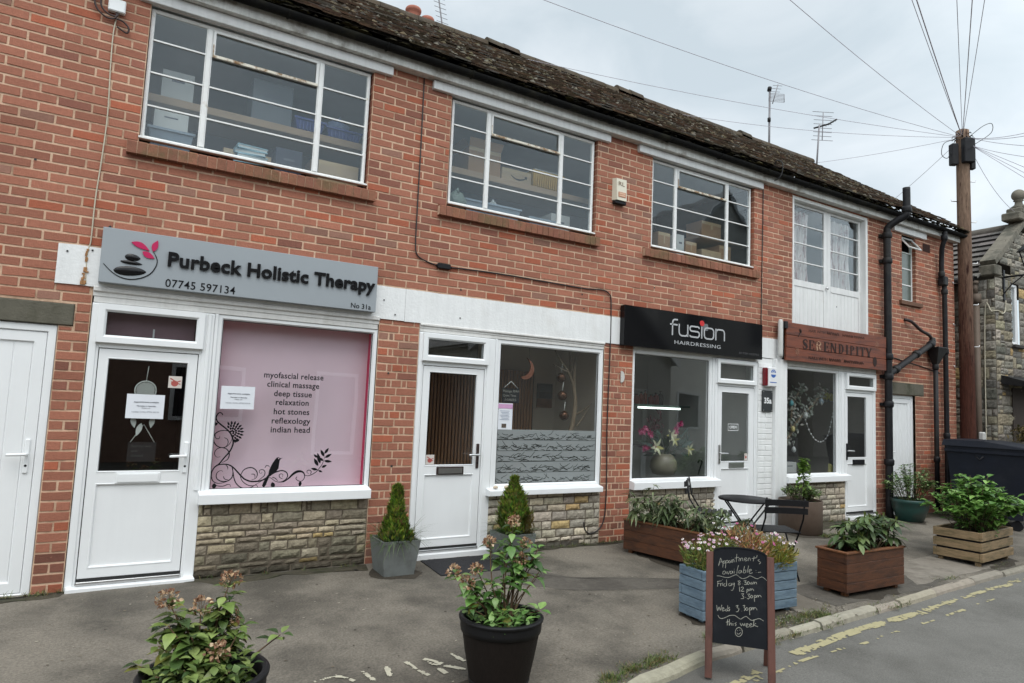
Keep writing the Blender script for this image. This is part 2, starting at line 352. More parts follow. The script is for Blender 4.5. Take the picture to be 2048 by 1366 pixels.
def crack(path, w=.006):
    mb = MB(); P = smoothc([(a, b, 0) for a, b in path], 10); lf, rt = [], []
    for i, p in enumerate(P):
        t = (P[min(i + 1, len(P) - 1)] - P[max(i - 1, 0)]).normalized(); n_ = Vector((-t.y, t.x, 0)); q_ = p + n_ * (.02 * noise.noise(Vector((p.x * 9, p.y * 9, 2))) + .01 * noise.noise(Vector((p.x * 30, p.y * 30, 2)))); ww = w * (.4 + abs(noise.noise(Vector((p.x * 5, p.y * 5, 8)))) * 1.6)
        for L_, s_ in ((lf, 1), (rt, -1)):
            r_ = q_ + n_ * ww * s_ / 2; L_.append(mb.vert((r_.x, r_.y, gz(0, r_.y) + .006 * noise.noise(Vector((r_.x * 1.3, r_.y * 1.3, 0))) + .003 * noise.noise(Vector((r_.x * 5, r_.y * 5, 3))) + .0075)))
    for i in range(len(P) - 1): mb.face((rt[i], rt[i + 1], lf[i + 1], lf[i]))
    struct(mb, 'pavement_crack', M_crack)
M_crack = mat('crack_dirt', rgb(58, 54, 46, .5), 1.0, .3, 40)
for pth in ([(2.75, -.05), (3.0, -.85), (3.55, -1.35), (4.9, -1.75), (5.0, -1.7)], [(3.2, -.1), (3.45, -.75), (3.9, -1.12), (5.0, -1.52)], [(5.4, -2.0), (5.5, -2.5), (5.3, -2.7)], [(6.9, -1.9), (7.6, -2.4)], [(6.9, -1.9), (7.3, -1.2), (8.6, -.9), (10, -1.1)], [(8.6, -1.75), (8.9, -2.33)]): crack(pth, .0055)
# worn paint: flakes 4 mm above the surface
M_grime = mat('mossy_grime', rgb(84, 78, 62, .6), .95, .4, 22, 12, .6, 120, base2=rgb(70, 72, 44, .55), b2scale=5, b2lo=.45, b2hi=.65)
for P in ([(-1.3, -.02), (-.15, -.02), (-.2, -.12), (-.6, -.17), (-1.3, -.22)], [(.72, -.02), (2.15, -.02), (2.1, -.2), (1.4, -.14), (.9, -.22), (.66, -.08)], [(3.46, -.02), (5.3, -.02), (5.2, -.12), (4.4, -.09), (3.5, -.13)], [(8.2, -.02), (9.6, -.02), (9.5, -.22), (8.9, -.32), (8.2, -.4)], [(10.5, -.02), (12.9, -.02), (12.8, -.35), (11.6, -.3), (10.6, -.2)]):
    sheet('wall_foot_grime', P, M_grime, .0045, .03)
M_yel = mat('worn_yellow_paint', rgb(206, 196, 152, .62), .8, .12, 30, 6, .2, 80)
M_wht = mat('worn_white_paint', rgb(214, 208, 186, .75), .8, .15, 30, 6, .2, 80)
def paint(mb, path, w, zf, thr, cell=.016, seed=0, off=0.0, lift=.004):
    P = smoothc([(a, b, 0) for a, b in path], 8); acc = 0.0
    for a, b in zip(P, P[1:]):
        d = b - a; ln = d.length
        if ln < 1e-6: continue
        d /= ln; nrm = Vector((-d.y, d.x, 0)); k = max(1, int(ln / cell))
        for i in range(k):
            for j in range(int(w / cell)):
                lat = (j + .5) * cell - w / 2
                e = abs(lat) / (w / 2)
                c = a + d * (i + .5) * ln / k + nrm * (lat + off)
                v = noise.noise(Vector((c.x * 7, c.y * 16, seed))) + .7 * noise.noise(Vector((c.x * 24, c.y * 40, seed + 5)))
                if v > thr + .75 * e * e:
                    h = cell * .62; z = zf(c.x, c.y) + lift
                    mb.poly([(c.x + ax * d.x * h + ay * nrm.x * h, c.y + ax * d.y * h + ay * nrm.y * h, z) for ax, ay in ((-1, -1), (1, -1), (1, 1), (-1, 1))])
rz = lambda x, y: -.042 + .02 * min(max(ky(x) - y, 0), 1.5) / 1.5 + .004 * noise.noise(Vector((x, y, 0)))
mb = MB()
paint(mb, [(2.9, -3.42), (3.3, -3.2), (3.75, -3.09)], .09, rz, -.12, .014, 2)
paint(mb, [(4.25, -2.99), (4.9, -2.90), (5.5, -2.86), (6.25, -2.83)], .095, rz, -.48, .011, 2)
paint(mb, [(6.3, -2.82), (7.2, -2.74), (8.6, -2.65), (11, -2.45)], .09, rz, -.1, .018, 3)
paint(mb, [(3.4, -3.22), (4.2, -3.1), (5.2, -3.06), (6.4, -2.98), (8, -2.85)], .05, rz, .28, .014, 8)
o = struct(mb, 'road_marking', M_yel)
mb = MB(); pz = lambda x, y: gz(x, y) + .006 * noise.noise(Vector((x * 1.3, y * 1.3, 0))) + .003 * noise.noise(Vector((x * 5, y * 5, 3))) + .001
WHITE_PAINT = []
WHITE_PAINT = [[(1.123, -2.178), (1.221, -2.174), (1.282, -2.2), (1.33, -2.268)], [(1.408, -2.169), (1.418, -2.246), (1.436, -2.313)], [(1.56, -2.158), (1.549, -2.229), (1.538, -2.286)], [(1.695, -2.136), (1.71, -2.208), (1.715, -2.274), (1.743, -2.361)], [(1.814, -2.137), (1.854, -2.189), (1.886, -2.243)], [(1.815, -2.186), (1.843, -2.238), (1.903, -2.282), (1.956, -2.338), (1.979, -2.374)], [(1.842, -2.29), (1.846, -2.33), (1.854, -2.372)], [(2.007, -2.127), (2.018, -2.203), (2.029, -2.263)], [(2.039, -2.302), (2.05, -2.339)]]
for i, f in enumerate(WHITE_PAINT): paint(mb, f, .034, pz, -.25, .0085, 20 + i, 0, .004)
struct(mb, 'pavement_marking', M_wht)

# ================================================================ brick terrace
BLD = thing('brick_terrace', 'long two-storey red brick terrace with small shops below a mossy tiled roof', 'building', (5.4, 0, 0))
M_brick = mat('red_brick', (1, 1, 1), .88, .13, 38, 8, .5, 90, attr=True, base2=rgb(176, 120, 98, .8), b2scale=45, b2lo=.60, b2hi=.78)
M_mort = mat('mortar', rgb(222, 188, 160, .84), .95, .16, 22, 8, .5, 120, base2=rgb(190, 156, 130, .78), b2scale=3, b2lo=.42, b2hi=.65)
M_white = mat('white_upvc', (.80, .815, .82), .32, .03, 2.2, 8, 0, 1, base2=(.70, .70, .68), b2scale=1.3, b2lo=.6, b2hi=.85, streak=.025)
M_oldwhite = mat('weathered_white_paint', (.74, .745, .735), .6, .05, 5, 8, .25, 60, base2=(.60, .585, .55), b2scale=2.2, b2lo=.56, b2hi=.8, streak=.16)
M_render = mat('white_masonry_paint', (.78, .79, .785), .75, .05, 4, 8, .35, 45, base2=(.66, .655, .63), b2scale=1.4, b2lo=.55, b2hi=.8, streak=.1)
M_steelw = mat('flaking_white_metal_paint', (.74, .745, .73), .5, .07, 14, 8, .35, 70, base2=(.50, .45, .36), b2scale=7, b2lo=.63, b2hi=.74)
M_rust = mat('rusty_window_bar', (.70, .66, .56), .7, .15, 18, 8, .6, 70, base2=(.22, .12, .05), b2scale=11, b2lo=.44, b2hi=.6)
M_black = mat('black_paint', (.011, .011, .013), .5, .25, 14, 6, .15, 50, spec=.22)
M_castiron = mat('black_cast_iron', (.012, .012, .014), .5, .35, 7, 8, .25, 40, base2=(.022, .021, .020), b2scale=3, spec=.22)
M_seal = mat('dark_seal', (.02, .02, .02), .7)
G_win = glass_mat('window_glass', (.95, .97, .97), .038, 0.0, gcol=(.8, .86, .9), wav=.12)
G_shop = glass_mat('shop_glass', (.97, .98, .98), .075, 0.0, wav=.03)
G_dark = glass_mat('door_glass', (.88, .9, .9), .06, 0.0)

OPEN = [(-1.34, -.37, -.2, 2.075), (-.17, 2.15, -.2, 2.40), (2.57, 4.90, -.2, 2.40), (5.345, 8.16, -.2, 2.42), (8.16, 10.43, -.2, 2.45), (10.74, 11.6, -.2, 2.03),
        (.036, 1.945, 3.60, 4.77), (2.79, 4.715, 3.60, 4.775), (5.585, 7.50, 3.60, 4.775), (8.34, 10.235, 2.9, 4.84), (11.235, 11.66, 3.62, 4.74), (-1.4, -.275, 2.066, 2.236), (10.75, 11.85, 2.035, 2.235)]
def subtract(r, o):
    x0, x1, z0, z1 = r; a, b, c, d = o
    if a >= x1 or b <= x0 or c >= z1 or d <= z0: return [r]
    out = []
    if a > x0: out.append((x0, a, z0, z1))
    if b < x1: out.append((b, x1, z0, z1))
    m0, m1 = max(x0, a), min(x1, b)
    if c > z0: out.append((m0, m1, z0, c))
    if d < z1: out.append((m0, m1, d, z1))
    return out
def clip(rects, opens):
    for o in opens: rects = [q for r in rects for q in subtract(r, o)]
    return rects
BR = random.Random(11)
def brick_col(x, z):
    b = rgb(161, 104, 83, .91); k = BR.gauss(1, .085)
    if BR.random() < .09: b = rgb(142, 91, 75, .9)
    elif BR.random() < .10: b = rgb(170, 96, 70, .9)
    elif BR.random() < .05: b = rgb(146, 106, 90, .92)
    if x > 8 and BR.random() < .4: b = rgb(148, 96, 76, .88)
    if z < .32 and BR.random() < .55: k *= .72
    k *= 1 + .12 * noise.noise(Vector((x * .8, z * .8, 4))) + .07 * noise.noise(Vector((x * 2.6, z * 1.2, 9)))
    return tuple(v * max(.6, k) for v in b)
def lay_brick(mb, x0, x1, z0, z1, y=0.0, gap=.0112, c=None, m=0):
    g = gap / 2; a, b, p, q = x0 + g, x1 - g, z0 + g, z1 - g
    if b - a < .012 or q - p < .012: return
    j = lambda s: BR.uniform(-s, s); yf = y + j(.0018); t = .0034; k = .0026
    F = [(a + t + j(k), yf + j(.0008), p + t + j(k)), (b - t + j(k), yf + j(.0008), p + t + j(k)), (b - t + j(k), yf + j(.0008), q - t + j(k)), (a + t + j(k), yf + j(.0008), q - t + j(k))]
    Bk = [(a, y + .009, p), (b, y + .009, p), (b, y + .009, q), (a, y + .009, q)]
    f = [mb.vert(v) for v in F]; k_ = [mb.vert(v) for v in Bk]
    c = c or brick_col(x0, z0)
    mb.face(f, m, c)
    for i in range(4): mb.face((k_[i], k_[(i + 1) % 4], f[(i + 1) % 4], f[i]), m, c)
mb = MB()
X0, X1, Z0, Z1 = -3.0, 12.95, -.15, 4.95
for r in clip([(X0, X1, Z0, Z1)], OPEN):
    nx = max(1, int((r[1] - r[0]) / .5))
    for i in range(nx):
        a = r[0] + (r[1] - r[0]) * i / nx; b = r[0] + (r[1] - r[0]) * (i + 1) / nx
        mb.poly([(a, .0045, r[2]), (b, .0045, r[2]), (b, .0045, r[3]), (a, .0045, r[3])], 1)
H = .075; k0 = int(math.floor(Z0 / H))
PIERS = [(-.37, -.17), (2.15, 2.57), (4.90, 5.345)]
for k in range(k0, int(Z1 / H) + 1):
    z0, z1 = k * H, (k + 1) * H
    if z0 >= Z1: break
    z1 = min(z1, Z1)
    cuts = []
    if z1 < 2.36:
        for a, b in PIERS:
            if k % 2: w = [(.5, .5)] if b - a < .3 else [(.25, .12, .26, .12, .25)]
            else: w = [(1.0,)] if b - a < .3 else [(.5, .5)]
            x = a
            for f in w[0]:
                cuts.append((x, x + f * (b - a))); x += f * (b - a)
        spans = [(X0, -.37), (10.43, X1)]
    else: spans = [(X0, X1)]
    for sa, sb in spans:
        x = math.floor((sa - .0375) / .225) * .225 + .0375 + (0 if k % 2 else .1125) - .225
        while x < sb:
            w = .225
            a, b = max(x, sa), min(x + w, sb)
            if b - a > .02: cuts.append((a, b))
            x += w
    for a, b in cuts:
        for r in clip([(a, b, z0, z1)], OPEN): 
            if r[1] - r[0] > .024 and r[3] - r[2] > .02: lay_brick(mb, *r)
# reveals of the upper openings
for (a, b, c, d) in OPEN[6:9] + OPEN[10:11]:
    for xx, s in ((a, 1), (b, -1)):
        mb.poly([(xx - s * .002, .004, c), (xx - s * .002, .12, c), (xx - s * .002, .12, d), (xx - s * .002, .004, d)][::s], 1)
        k = int(c / H)
        while k * H < d:
            z0, z1 = max(k * H + .006, c), min((k + 1) * H - .006, d)
            if z1 > z0: mb.poly([(xx, .001, z0), (xx, .1 if k % 2 else .112, z0), (xx, .1 if k % 2 else .112, z1), (xx, .001, z1)][::s], 0, brick_col(xx, z0))
            k += 1
# end wall (right), rear and left end, plain mortar-coloured brick
for k in range(-2, 66):
    z0, z1 = k * H, (k + 1) * H
    y = .0 if k % 2 else -.1125
    while y < 6:
        a, b = max(y, 0), min(y + .225, 6)
        if b - a > .03:
            mb.poly([(12.953, a + .005, z0 + .005), (12.953, b - .005, z0 + .005), (12.953, b - .005, z1 - .005), (12.953, a + .005, z1 - .005)], 0, brick_col(12, z0))
        y += .225
mb.poly([(12.95, .004, -.15), (12.95, 6, -.15), (12.95, 6, 4.95), (12.95, .004, 4.95)], 1)
mb.poly([(12.95, 0, 4.95), (12.95, 6, 4.95), (12.95, 3, 7.25)], 1)
mb.poly([(-3, 6, -.15), (-3, .0, -.15), (-3, .0, 4.95), (-3, 6, 4.95)], 0, rgb(150, 88, 70)); mb.poly([(-3, 6, 4.95), (-3, 0, 4.95), (-3, 3, 7.25)], 0, rgb(150, 88, 70))
mb.poly([(12.95, 6, -.15), (-3, 6, -.15), (-3, 6, 4.95), (12.95, 6, 4.95)], 0, rgb(150, 88, 70))
# old fixing holes
for (x, z) in ((-.62, 3.30), (-.1, 2.87), (4.55, 2.9), (4.58, 2.74), (5.66, 3.12), (6.65, 3.05), (3.0, 2.76), (6.1, 3.14), (7.3, 3.0), (9.4, 3.3), (2.36, .98), (2.27, 1.86)):
    mb.poly([(x + .011 * math.cos(a) * BR.uniform(.7, 1.3), -.003, z + .011 * math.sin(a) * BR.uniform(.7, 1.2)) for a in [i * math.pi / 4 for i in range(8)]], 2)
mb.build('wall', [M_brick, M_mort, M_seal], BLD)

# sloping brick-on-edge sills
M_sill = mat('sill_brick', (1, 1, 1), .85, .18, 30, 8, .5, 80, attr=True, base2=rgb(120, 96, 66, .75), b2scale=2.6, b2lo=.48, b2hi=.66)
def brick_sill(x0, x1, zt=3.60, zb=3.485):
    mb = MB(); n = int(round((x1 - x0) / .0745)); w = (x1 - x0) / n
    for i in range(n):
        a, b = x0 + i * w + .003, x0 + (i + 1) * w - .003; d = BR.uniform(-.004, .003); c = jit(rgb(146, 96, 74, .8), .14, .04)
        P = [(a, -.058 + d, zb), (b, -.058 + d, zb), (b, -.055 + d, zt - .022), (a, -.055 + d, zt - .022), (b, -.047 + d, zt - .012), (a, -.047 + d, zt - .012), (b, .06, zt + .012), (a, .06, zt + .012), (a, .004, zb), (b, .004, zb)]
        v = [mb.vert(p) for p in P]
        for f in ((0, 1, 2, 3), (3, 2, 4, 5), (5, 4, 6, 7), (8, 9, 1, 0), (8, 0, 3, 5, 7), (1, 9, 6, 4, 2)): mb.face([v[q] for q in f], 0, c)
    mb.box(x0 + .002, x1 - .002, -.05, .06, zb + .004, zt - .02, 1)
    return mb.build('window_sill', [M_sill, M_mort], BLD)

# Crittall style windows: frame sub-parts and panes
def steel_window(x0, m1, m2, x1, z0, z1, y=.042):
    mb = MB(); B = .004
    mb.ring(x0, x1, z0, z1, [(0, y + .03), (0, y - .003), (.014, y - .006), (.028, y + .002), (.03, y + .012), (.03, y + .03)])
    hz = [z0 + (z1 - z0) * f for f in (.26, .515, .765)]
    for m in (m1, m2): mb.box(m - .020, m + .020, y - .009, y + .02, z0 + .03, z1 - .03, b=B)
    for m in (m1, m2): mb.box(m - .027, m - .0205, y - .001, y + .02, z0 + .03, z1 - .03); mb.box(m + .0205, m + .027, y - .001, y + .02, z0 + .03, z1 - .03)
    for h in hz:
        mb.box(x0 + .03, m1 - .027, y - .002, y + .016, h - .0065, h + .0065); mb.box(m2 + .027, x1 - .03, y - .002, y + .016, h - .0065, h + .0065)
    for h in hz[:2]: mb.box(m1 + .027, m2 - .027, y - .002, y + .016, h - .0065, h + .0065)
    for q in range(2): mb.box(m1 + .2 + q * .42, m1 + .215 + q * .42, y - .012, y, z1 - .05, z1 - .022)
    mb.box(x0 - .012, x1 + .018, y - .05, y + .01, z0 - .014, z0 + .004, b=.003)
    w = mb.build('window', M_steelw, BLD)
    zo = hz[2]
    mb = MB()      # top-hung opener with a rusty lower rail
    a, b = m1 + .0275, m2 - .0275
    mb.ring(a, b, zo - .012, z1 - .031, [(0, y + .014), (0, y - .014), (.02, y - .012), (.022, y + .004)], 0)
    mb.box(a + .002, b - .002, y - .022, y - .0145, zo - .016, zo + .010, 1, b=.002)
    mb.box(a + .001, a + .010, y - .018, y - .0142, zo + .012, zo + .10, 1)
    mb.build('top_vent', [M_steelw, M_rust], w)
    mb = MB(); mb.box(x0 + .028, x1 - .028, y + .008, y + .012, z0 + .028, z1 - .028); mb.build('pane', G_win, w)
    return w
W1 = steel_window(.042, .491, 1.452, 1.925, 3.648, 4.757)
W2 = steel_window(2.815, 3.258, 4.218, 4.688, 3.645, 4.757)
W3 = steel_window(5.612, 6.027, 6.993, 7.468, 3.643, 4.76)
brick_sill(-.045, 2.02); brick_sill(2.69, 4.745); brick_sill(5.45, 7.56)

# lintel boards, fascia, gutter
M_lb = (mat('grey_white_board', (.66, .665, .66), .6, .07, 6, 8, .25, 50, base2=(.50, .49, .46), b2scale=3, b2lo=.55, b2hi=.8, streak=.15))
for a, b, z in ((-.05, 2.125, 4.772), (2.56, 4.875, 4.772), (5.33, 7.64, 4.772), (10.95, 11.95, 4.76)):
    mb = MB(); mb.box(a, b, -.045, .03, z, 4.862, b=.004); mb.build('lintel_board', M_lb, BLD)
M_fascia = mat('weathered_fascia', (.60, .60, .57), .7, .12, 5, 8, .3, 50, base2=(.26, .235, .20), b2scale=3.2, b2lo=.50, b2hi=.7, streak=.3)
mb = MB(); mb.box(-3.05, 13.0, -.105, -.085, 4.865, 5.0, b=.003); mb.box(-3.05, 13.0, -.085, .004, 4.866, 4.882); mb.build('fascia', M_fascia, BLD)
M_gut = mat('mossy_black_gutter', (.010, .010, .010), .85, .3, 6, 8, .4, 50, base2=(.022, .021, .015), b2scale=4, b2lo=.5, b2hi=.7, spec=.1)
mb = MB(); n = 9; xs = [-3.05 + i * .4 for i in range(41)]; xs[-1] = 13.03
pr = [(-.165 + .052 * math.cos(math.pi + math.pi * i / n), 4.995 + .052 * math.sin(math.pi + math.pi * i / n)) for i in range(n + 1)]
prin = [(-.165 + .047 * math.cos(math.pi + math.pi * i / n), 4.997 + .047 * math.sin(math.pi + math.pi * i / n)) for i in range(n + 1)]
R_ = []
for x in xs:
    dz = .008 * noise.noise(Vector((x * .6, 0, 0))) - .0035 * (1 + math.cos(x * 1.4))
    R_.append([mb.vert((x, y, z + dz)) for y, z in pr] + [mb.vert((x, y, z + dz)) for y, z in prin[::-1]])
for i in range(len(xs) - 1):
    q = len(R_[0])
    for j in range(q): mb.face((R_[i][j], R_[i][(j + 1) % q], R_[i + 1][(j + 1) % q], R_[i + 1][j]), 0, None, True)
for x in [-2.6 + i * .92 for i in range(17)]:
    mb.tube([(x, -.165 + .055 * math.cos(a), 4.993 + .055 * math.sin(a)) for a in [math.pi + i * math.pi / 8 for i in range(9)]], .009, 5)
mb.build('gutter', M_gut, BLD)
mb = MB(); mb.tube(smoothc([(7.72, -.25, 5.14), (7.74, -.27, 5.1), (7.74, -.27, 5.0), (7.7, -.26, 4.9), (7.66, -.2, 4.86)], 4), .008, 6); mb.tube(smoothc([(7.72, -.25, 5.14), (7.70, -.2, 5.15), (7.71, -.17, 5.09)], 4), .008, 6); mb.build('gutter_bracket', M_castiron, BLD)

# ---------------------------------------------------------------- roof
M_tile = mat('mossy_clay_tile', (1, 1, 1), .95, .3, 26, 9, .7, 80, attr=True, base2=rgb(82, 70, 50, .66), b2scale=3.5, b2lo=.46, b2hi=.7)
mb = MB(); TR = random.Random(5)
ey, ez, ry, rz_ = -.235, 5.045, 3.0, 7.33
sl2 = math.hypot(ry - ey, rz_ - ez); uy, uz = (ry - ey) / sl2, (rz_ - ez) / sl2; ny, nz = -uz, uy
NR = 38; ga = sl2 / NR
for r in range(NR):
    x = -3.1 + (0 if r % 2 else .084); s0 = r * ga
    wave = lambda x: .02 * noise.noise(Vector((x * .5, r * .12, 0)))
    while x < 13.02:
        w = .168; t = TR.uniform(-.006, .006); lift = .022 + TR.uniform(-.006, .014) + wave(x); skew = TR.uniform(-.006, .006)
        c = TR.choice([rgb(104, 82, 66, .70), rgb(92, 74, 60, .68), rgb(116, 90, 70, .70), rgb(86, 74, 54, .68)]); c = jit(c, .28, .05)
        if TR.random() < .07: c = jit(rgb(134, 130, 122, .6), .2)
        a, b = x + .002, min(x + w - .003, 13.03)
        def pt(xx, s, h): return (xx, ey + uy * s + ny * h, ez + uz * s + nz * h)
        v = [mb.vert(p) for p in (pt(a, s0 + t - .012, lift - .013), pt(b, s0 + t + skew - .012, lift - .013), pt(b, s0 + t + skew - .012, lift), pt(a, s0 + t - .012, lift), pt(b, s0 + ga + .03, .006 + wave(x)), pt(a, s0 + ga + .03, .006 + wave(x)))]
        ec = jit(rgb(140, 134, 124, .58), .3) if TR.random() < .12 else c
        mb.face((v[0], v[1], v[2], v[3]), 0, ec); mb.face((v[3], v[2], v[4], v[5]), 0, c); mb.face((v[0], v[3], v[5]), 0, c); mb.face((v[1], v[4], v[2]), 0, c)
        x += w
mb.poly([(-3.1, ey, ez - .01), (13.03, ey, ez - .01), (13.03, ry, rz_ - .01), (-3.1, ry, rz_ - .01)], 0, (.05, .04, .03))
mb.poly([(13.03, 6.2, 5.02), (-3.1, 6.2, 5.02), (-3.1, ry, rz_), (13.03, ry, rz_)], 0, (.06, .05, .04))
roof = mb.build('roof', M_tile, BLD)
mb = MB()      # moss cushions growing on the tiles
M_moss = mat('moss', (1, 1, 1), 1.0, .3, 30, 6, .8, 60, attr=True)
for i in range(4200):
    x = TR.uniform(-3, 13); s = sl2 * TR.random() ** .9
    if noise.noise(Vector((x * .9, s * 1.4, 7))) + TR.uniform(-.5, .5) < -.05: continue
    y, z = ey + uy * s + ny * .018, ez + uz * s + nz * .018; r = TR.uniform(.012, .042); h = r * TR.uniform(.35, .7)
    c = jit(TR.choice([rgb(88, 76, 48, .6), rgb(76, 70, 44, .6), rgb(98, 84, 60, .6), rgb(66, 56, 42, .6), rgb(60, 52, 42, .6), rgb(120, 114, 100, .6)]), .25)
    o = mb.vert((x, y + ny * h, z + nz * h)); q = [mb.vert((x + r * math.cos(a) * TR.uniform(.7, 1.3), y + uy * r * math.sin(a), z + uz * r * math.sin(a))) for a in [j * math.pi / 3 for j in range(6)]]
    for j in range(6): mb.face((o, q[j], q[(j + 1) % 6]), 0, c, True)
for i in range(420):      # moss hanging over the gutter
    x = TR.uniform(-3, 13); r = TR.uniform(.015, .05); y, z = -.20 + TR.uniform(-.02, .03), 5.03 + TR.uniform(-.01, .02)
    c = jit(TR.choice([rgb(70, 62, 40, .6), rgb(50, 46, 34, .6), rgb(92, 84, 46, .6)]), .2); o = mb.vert((x, y, z + r * .6)); q = [mb.vert((x + r * 1.6 * math.cos(a), y + r * .7 * math.sin(a), z - .01)) for a in [j * math.pi / 3 for j in range(6)]]
    for j in range(6): mb.face((o, q[j], q[(j + 1) % 6]), 0, c, True)
mo = mb.build('roof_moss', M_moss, roof); mo['kind'] = 'stuff'
mb = MB(); x = -3.1
while x < 13.0:
    w = .30; dz = .012 * noise.noise(Vector((x, 2, 2))) + TR.uniform(-.006, .006); c = jit(rgb(92, 80, 66, .6), .25)
    for (hx) in (7.55, 4.86, 10.62):
        if abs(x - hx) < .2: dz += .05
    a = [mb.vert((x + .003, ry + .115 * math.cos(t), rz_ - .045 + dz + .12 * math.sin(t))) for t in [i * math.pi / 8 for i in range(9)]]; b = [mb.vert((x + w - .003, ry + .115 * math.cos(t), rz_ - .045 + dz * .7 + .12 * math.sin(t))) for t in [i * math.pi / 8 for i in range(9)]]
    for j in range(8): mb.face((a[j], b[j], b[j + 1], a[j + 1]), 0, c, True)
    mb.face(a[::-1], 0, c); mb.face(b, 0, c); x += w
mb.build('ridge_tiles', M_tile, roof)

# ---------------------------------------------------------------- white band, pilaster
mb = MB()
def band(a, b, z0, z1, y0=-.012):
    n = max(2, int((b - a) / .12)); top = [(a + (b - a) * i / n, z1 + .006 * noise.noise(Vector((i * .7 + a, 0, 0)))) for i in range(n + 1)]
    bot = [(a + (b - a) * i / n, z0 + .004 * noise.noise(Vector((i * .7 + a, 5, 0)))) for i in range(n + 1)]
    f = [mb.vert((x, y0, z)) for x, z in bot]; g = [mb.vert((x, y0, z)) for x, z in top]; f2 = [mb.vert((x, .01, z)) for x, z in bot]; g2 = [mb.vert((x, .01, z)) for x, z in top]
    for i in range(n):
        mb.face((f[i], f[i + 1], g[i + 1], g[i])); mb.face((g[i], g[i + 1], g2[i + 1], g2[i])); mb.face((f2[i], f2[i + 1], f[i + 1], f[i]))
    mb.face((f[0], g[0], g2[0], f2[0])); mb.face((f[-1], f2[-1], g2[-1], g[-1]))
band(-.42, .2, 2.385, 2.692); band(.2, 2.398, 2.375, 2.69); band(2.401, 5.335, 2.372, 2.69); band(5.338, 8.16, 2.40, 2.68)
for i in range(26):
    z = 2.39 + .28 * BR.random() ** 1.3; x = -.238 + BR.gauss(0, .006); w_ = BR.uniform(.004, .012); mb.box(x - w_, x + w_, -.0195 - .0001 * i, -.0125, z, z + BR.uniform(.008, .03), 1)
for x, z in ((-.36, 2.63), (2.18, 2.55), (2.3, 2.42), (3.0, 2.46), (-.2, 2.66)): mb.box(x - .006, x + .006, -.0185, -.0125, z, z + .012, 2)
mb.build('white_band', [M_render, mat('rust_stain', rgb(176, 130, 86, .8), .9, .4, 60), M_seal], BLD)
mb = MB(); mb.box(7.905, 8.158, -.06, .05, .04, 2.395, b=.006); mb.build('pilaster', M_render, BLD)
mb = MB()      # painted brick pier beside the hairdresser's door
for k in range(0, 32):
    z0, z1 = k * H, (k + 1) * H
    if z1 > 2.39: break
    for a, b in (((7.60, 7.75), (7.75, 7.902)) if k % 2 else ((7.60, 7.902),)): lay_brick(mb, a, b, max(z0, .03), z1, -.012, .010, (.8, .8, .8))
mb.box(7.60, 7.903, -.0045, .02, .03, 2.39)
mb.build('painted_pier', M_render, BLD)

# ---------------------------------------------------------------- rubble stone panels under the shop windows
M_stone = mat('rubble_stone', (1, 1, 1), .95, .38, 26, 12, 1.0, 60, attr=True, spec=.2)
M_smort = mat('grey_mortar', rgb(126, 114, 98, .62), .95, .15, 20, 8, .5, 90)
def rubble(mb, x0, x1, z0, z1, y, seed, rows=(.07, .13), wid=(.12, .30), dark=.25, bulge=.016, pal=None, tf=None):
    r = random.Random(seed); z = z0
    pal = pal or [rgb(150, 138, 114, .62), rgb(132, 122, 104, .62), rgb(164, 148, 120, .62), rgb(118, 108, 92, .6), rgb(142, 126, 98, .62)]
    def stone(a, b, p, q):
        c = jit(r.choice(pal), .16, .03)
        if r.random() < .035: c = jit(rgb(196, 170, 122, .8), .1)
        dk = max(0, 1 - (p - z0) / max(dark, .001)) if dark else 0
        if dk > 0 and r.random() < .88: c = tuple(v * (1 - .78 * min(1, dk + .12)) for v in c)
        n = max(3, int((b - a) / .035)); m = max(3, int((q - p) / .03)); g = .006; sd = r.uniform(0, 99); grid = []
        amp = bulge * r.uniform(.6, 1.5)
        for j in range(m + 1):
            row = []
            for i in range(n + 1):
                u, v = i / n, j / m
                ed = min(u, 1 - u) * (b - a); ev = min(v, 1 - v) * (q - p); e = min(1, min(ed, ev) / .009)
                xx = a + g + (b - a - 2 * g) * u + .004 * noise.noise(Vector((u * 3, v * 3, sd))) * (1 if 0 < i < n else 1.6)
                zz = p + g + (q - p - 2 * g) * v + .005 * noise.noise(Vector((u * 3, v * 3, sd + 7))) * (1 if 0 < j < m else 1.6)
                h = (e ** .5) * (.006 + amp * (.5 + .8 * noise.noise(Vector((xx * 9, zz * 9, sd))) + .7 * noise.noise(Vector((xx * 26, zz * 38, sd)))))
                P = (xx, y - max(-.004, h), zz)
                row.append(mb.vert(tf(P) if tf else P))
            grid.append(row)
        for j in range(m):
            for i in range(n): mb.face((grid[j][i], grid[j][i + 1], grid[j + 1][i + 1], grid[j + 1][i]), 0, c)
    while z < z1 - .02:
        h = r.uniform(*rows)
        if z + h > z1 - .045: h = z1 - z
        x = x0
        while x < x1 - .02:
            w = r.uniform(*wid)
            if x + w > x1 - .07: w = x1 - x
            if h > .10 and r.random() < .3:
                f = r.uniform(.35, .65); s_ = r.uniform(.4, .6)
                stone(x, x + w * f, z, z + h); stone(x + w * f, x + w, z, z + h * s_); stone(x + w * f, x + w, z + h * s_, z + h)
            else: stone(x, x + w, z, z + h)
            x += w
        z += h
    P = [(x0, y + .004, z0), (x1, y + .004, z0), (x1, y + .004, z1), (x0, y + .004, z1)]
    mb.poly([tf(p) for p in P] if tf else P, 1)
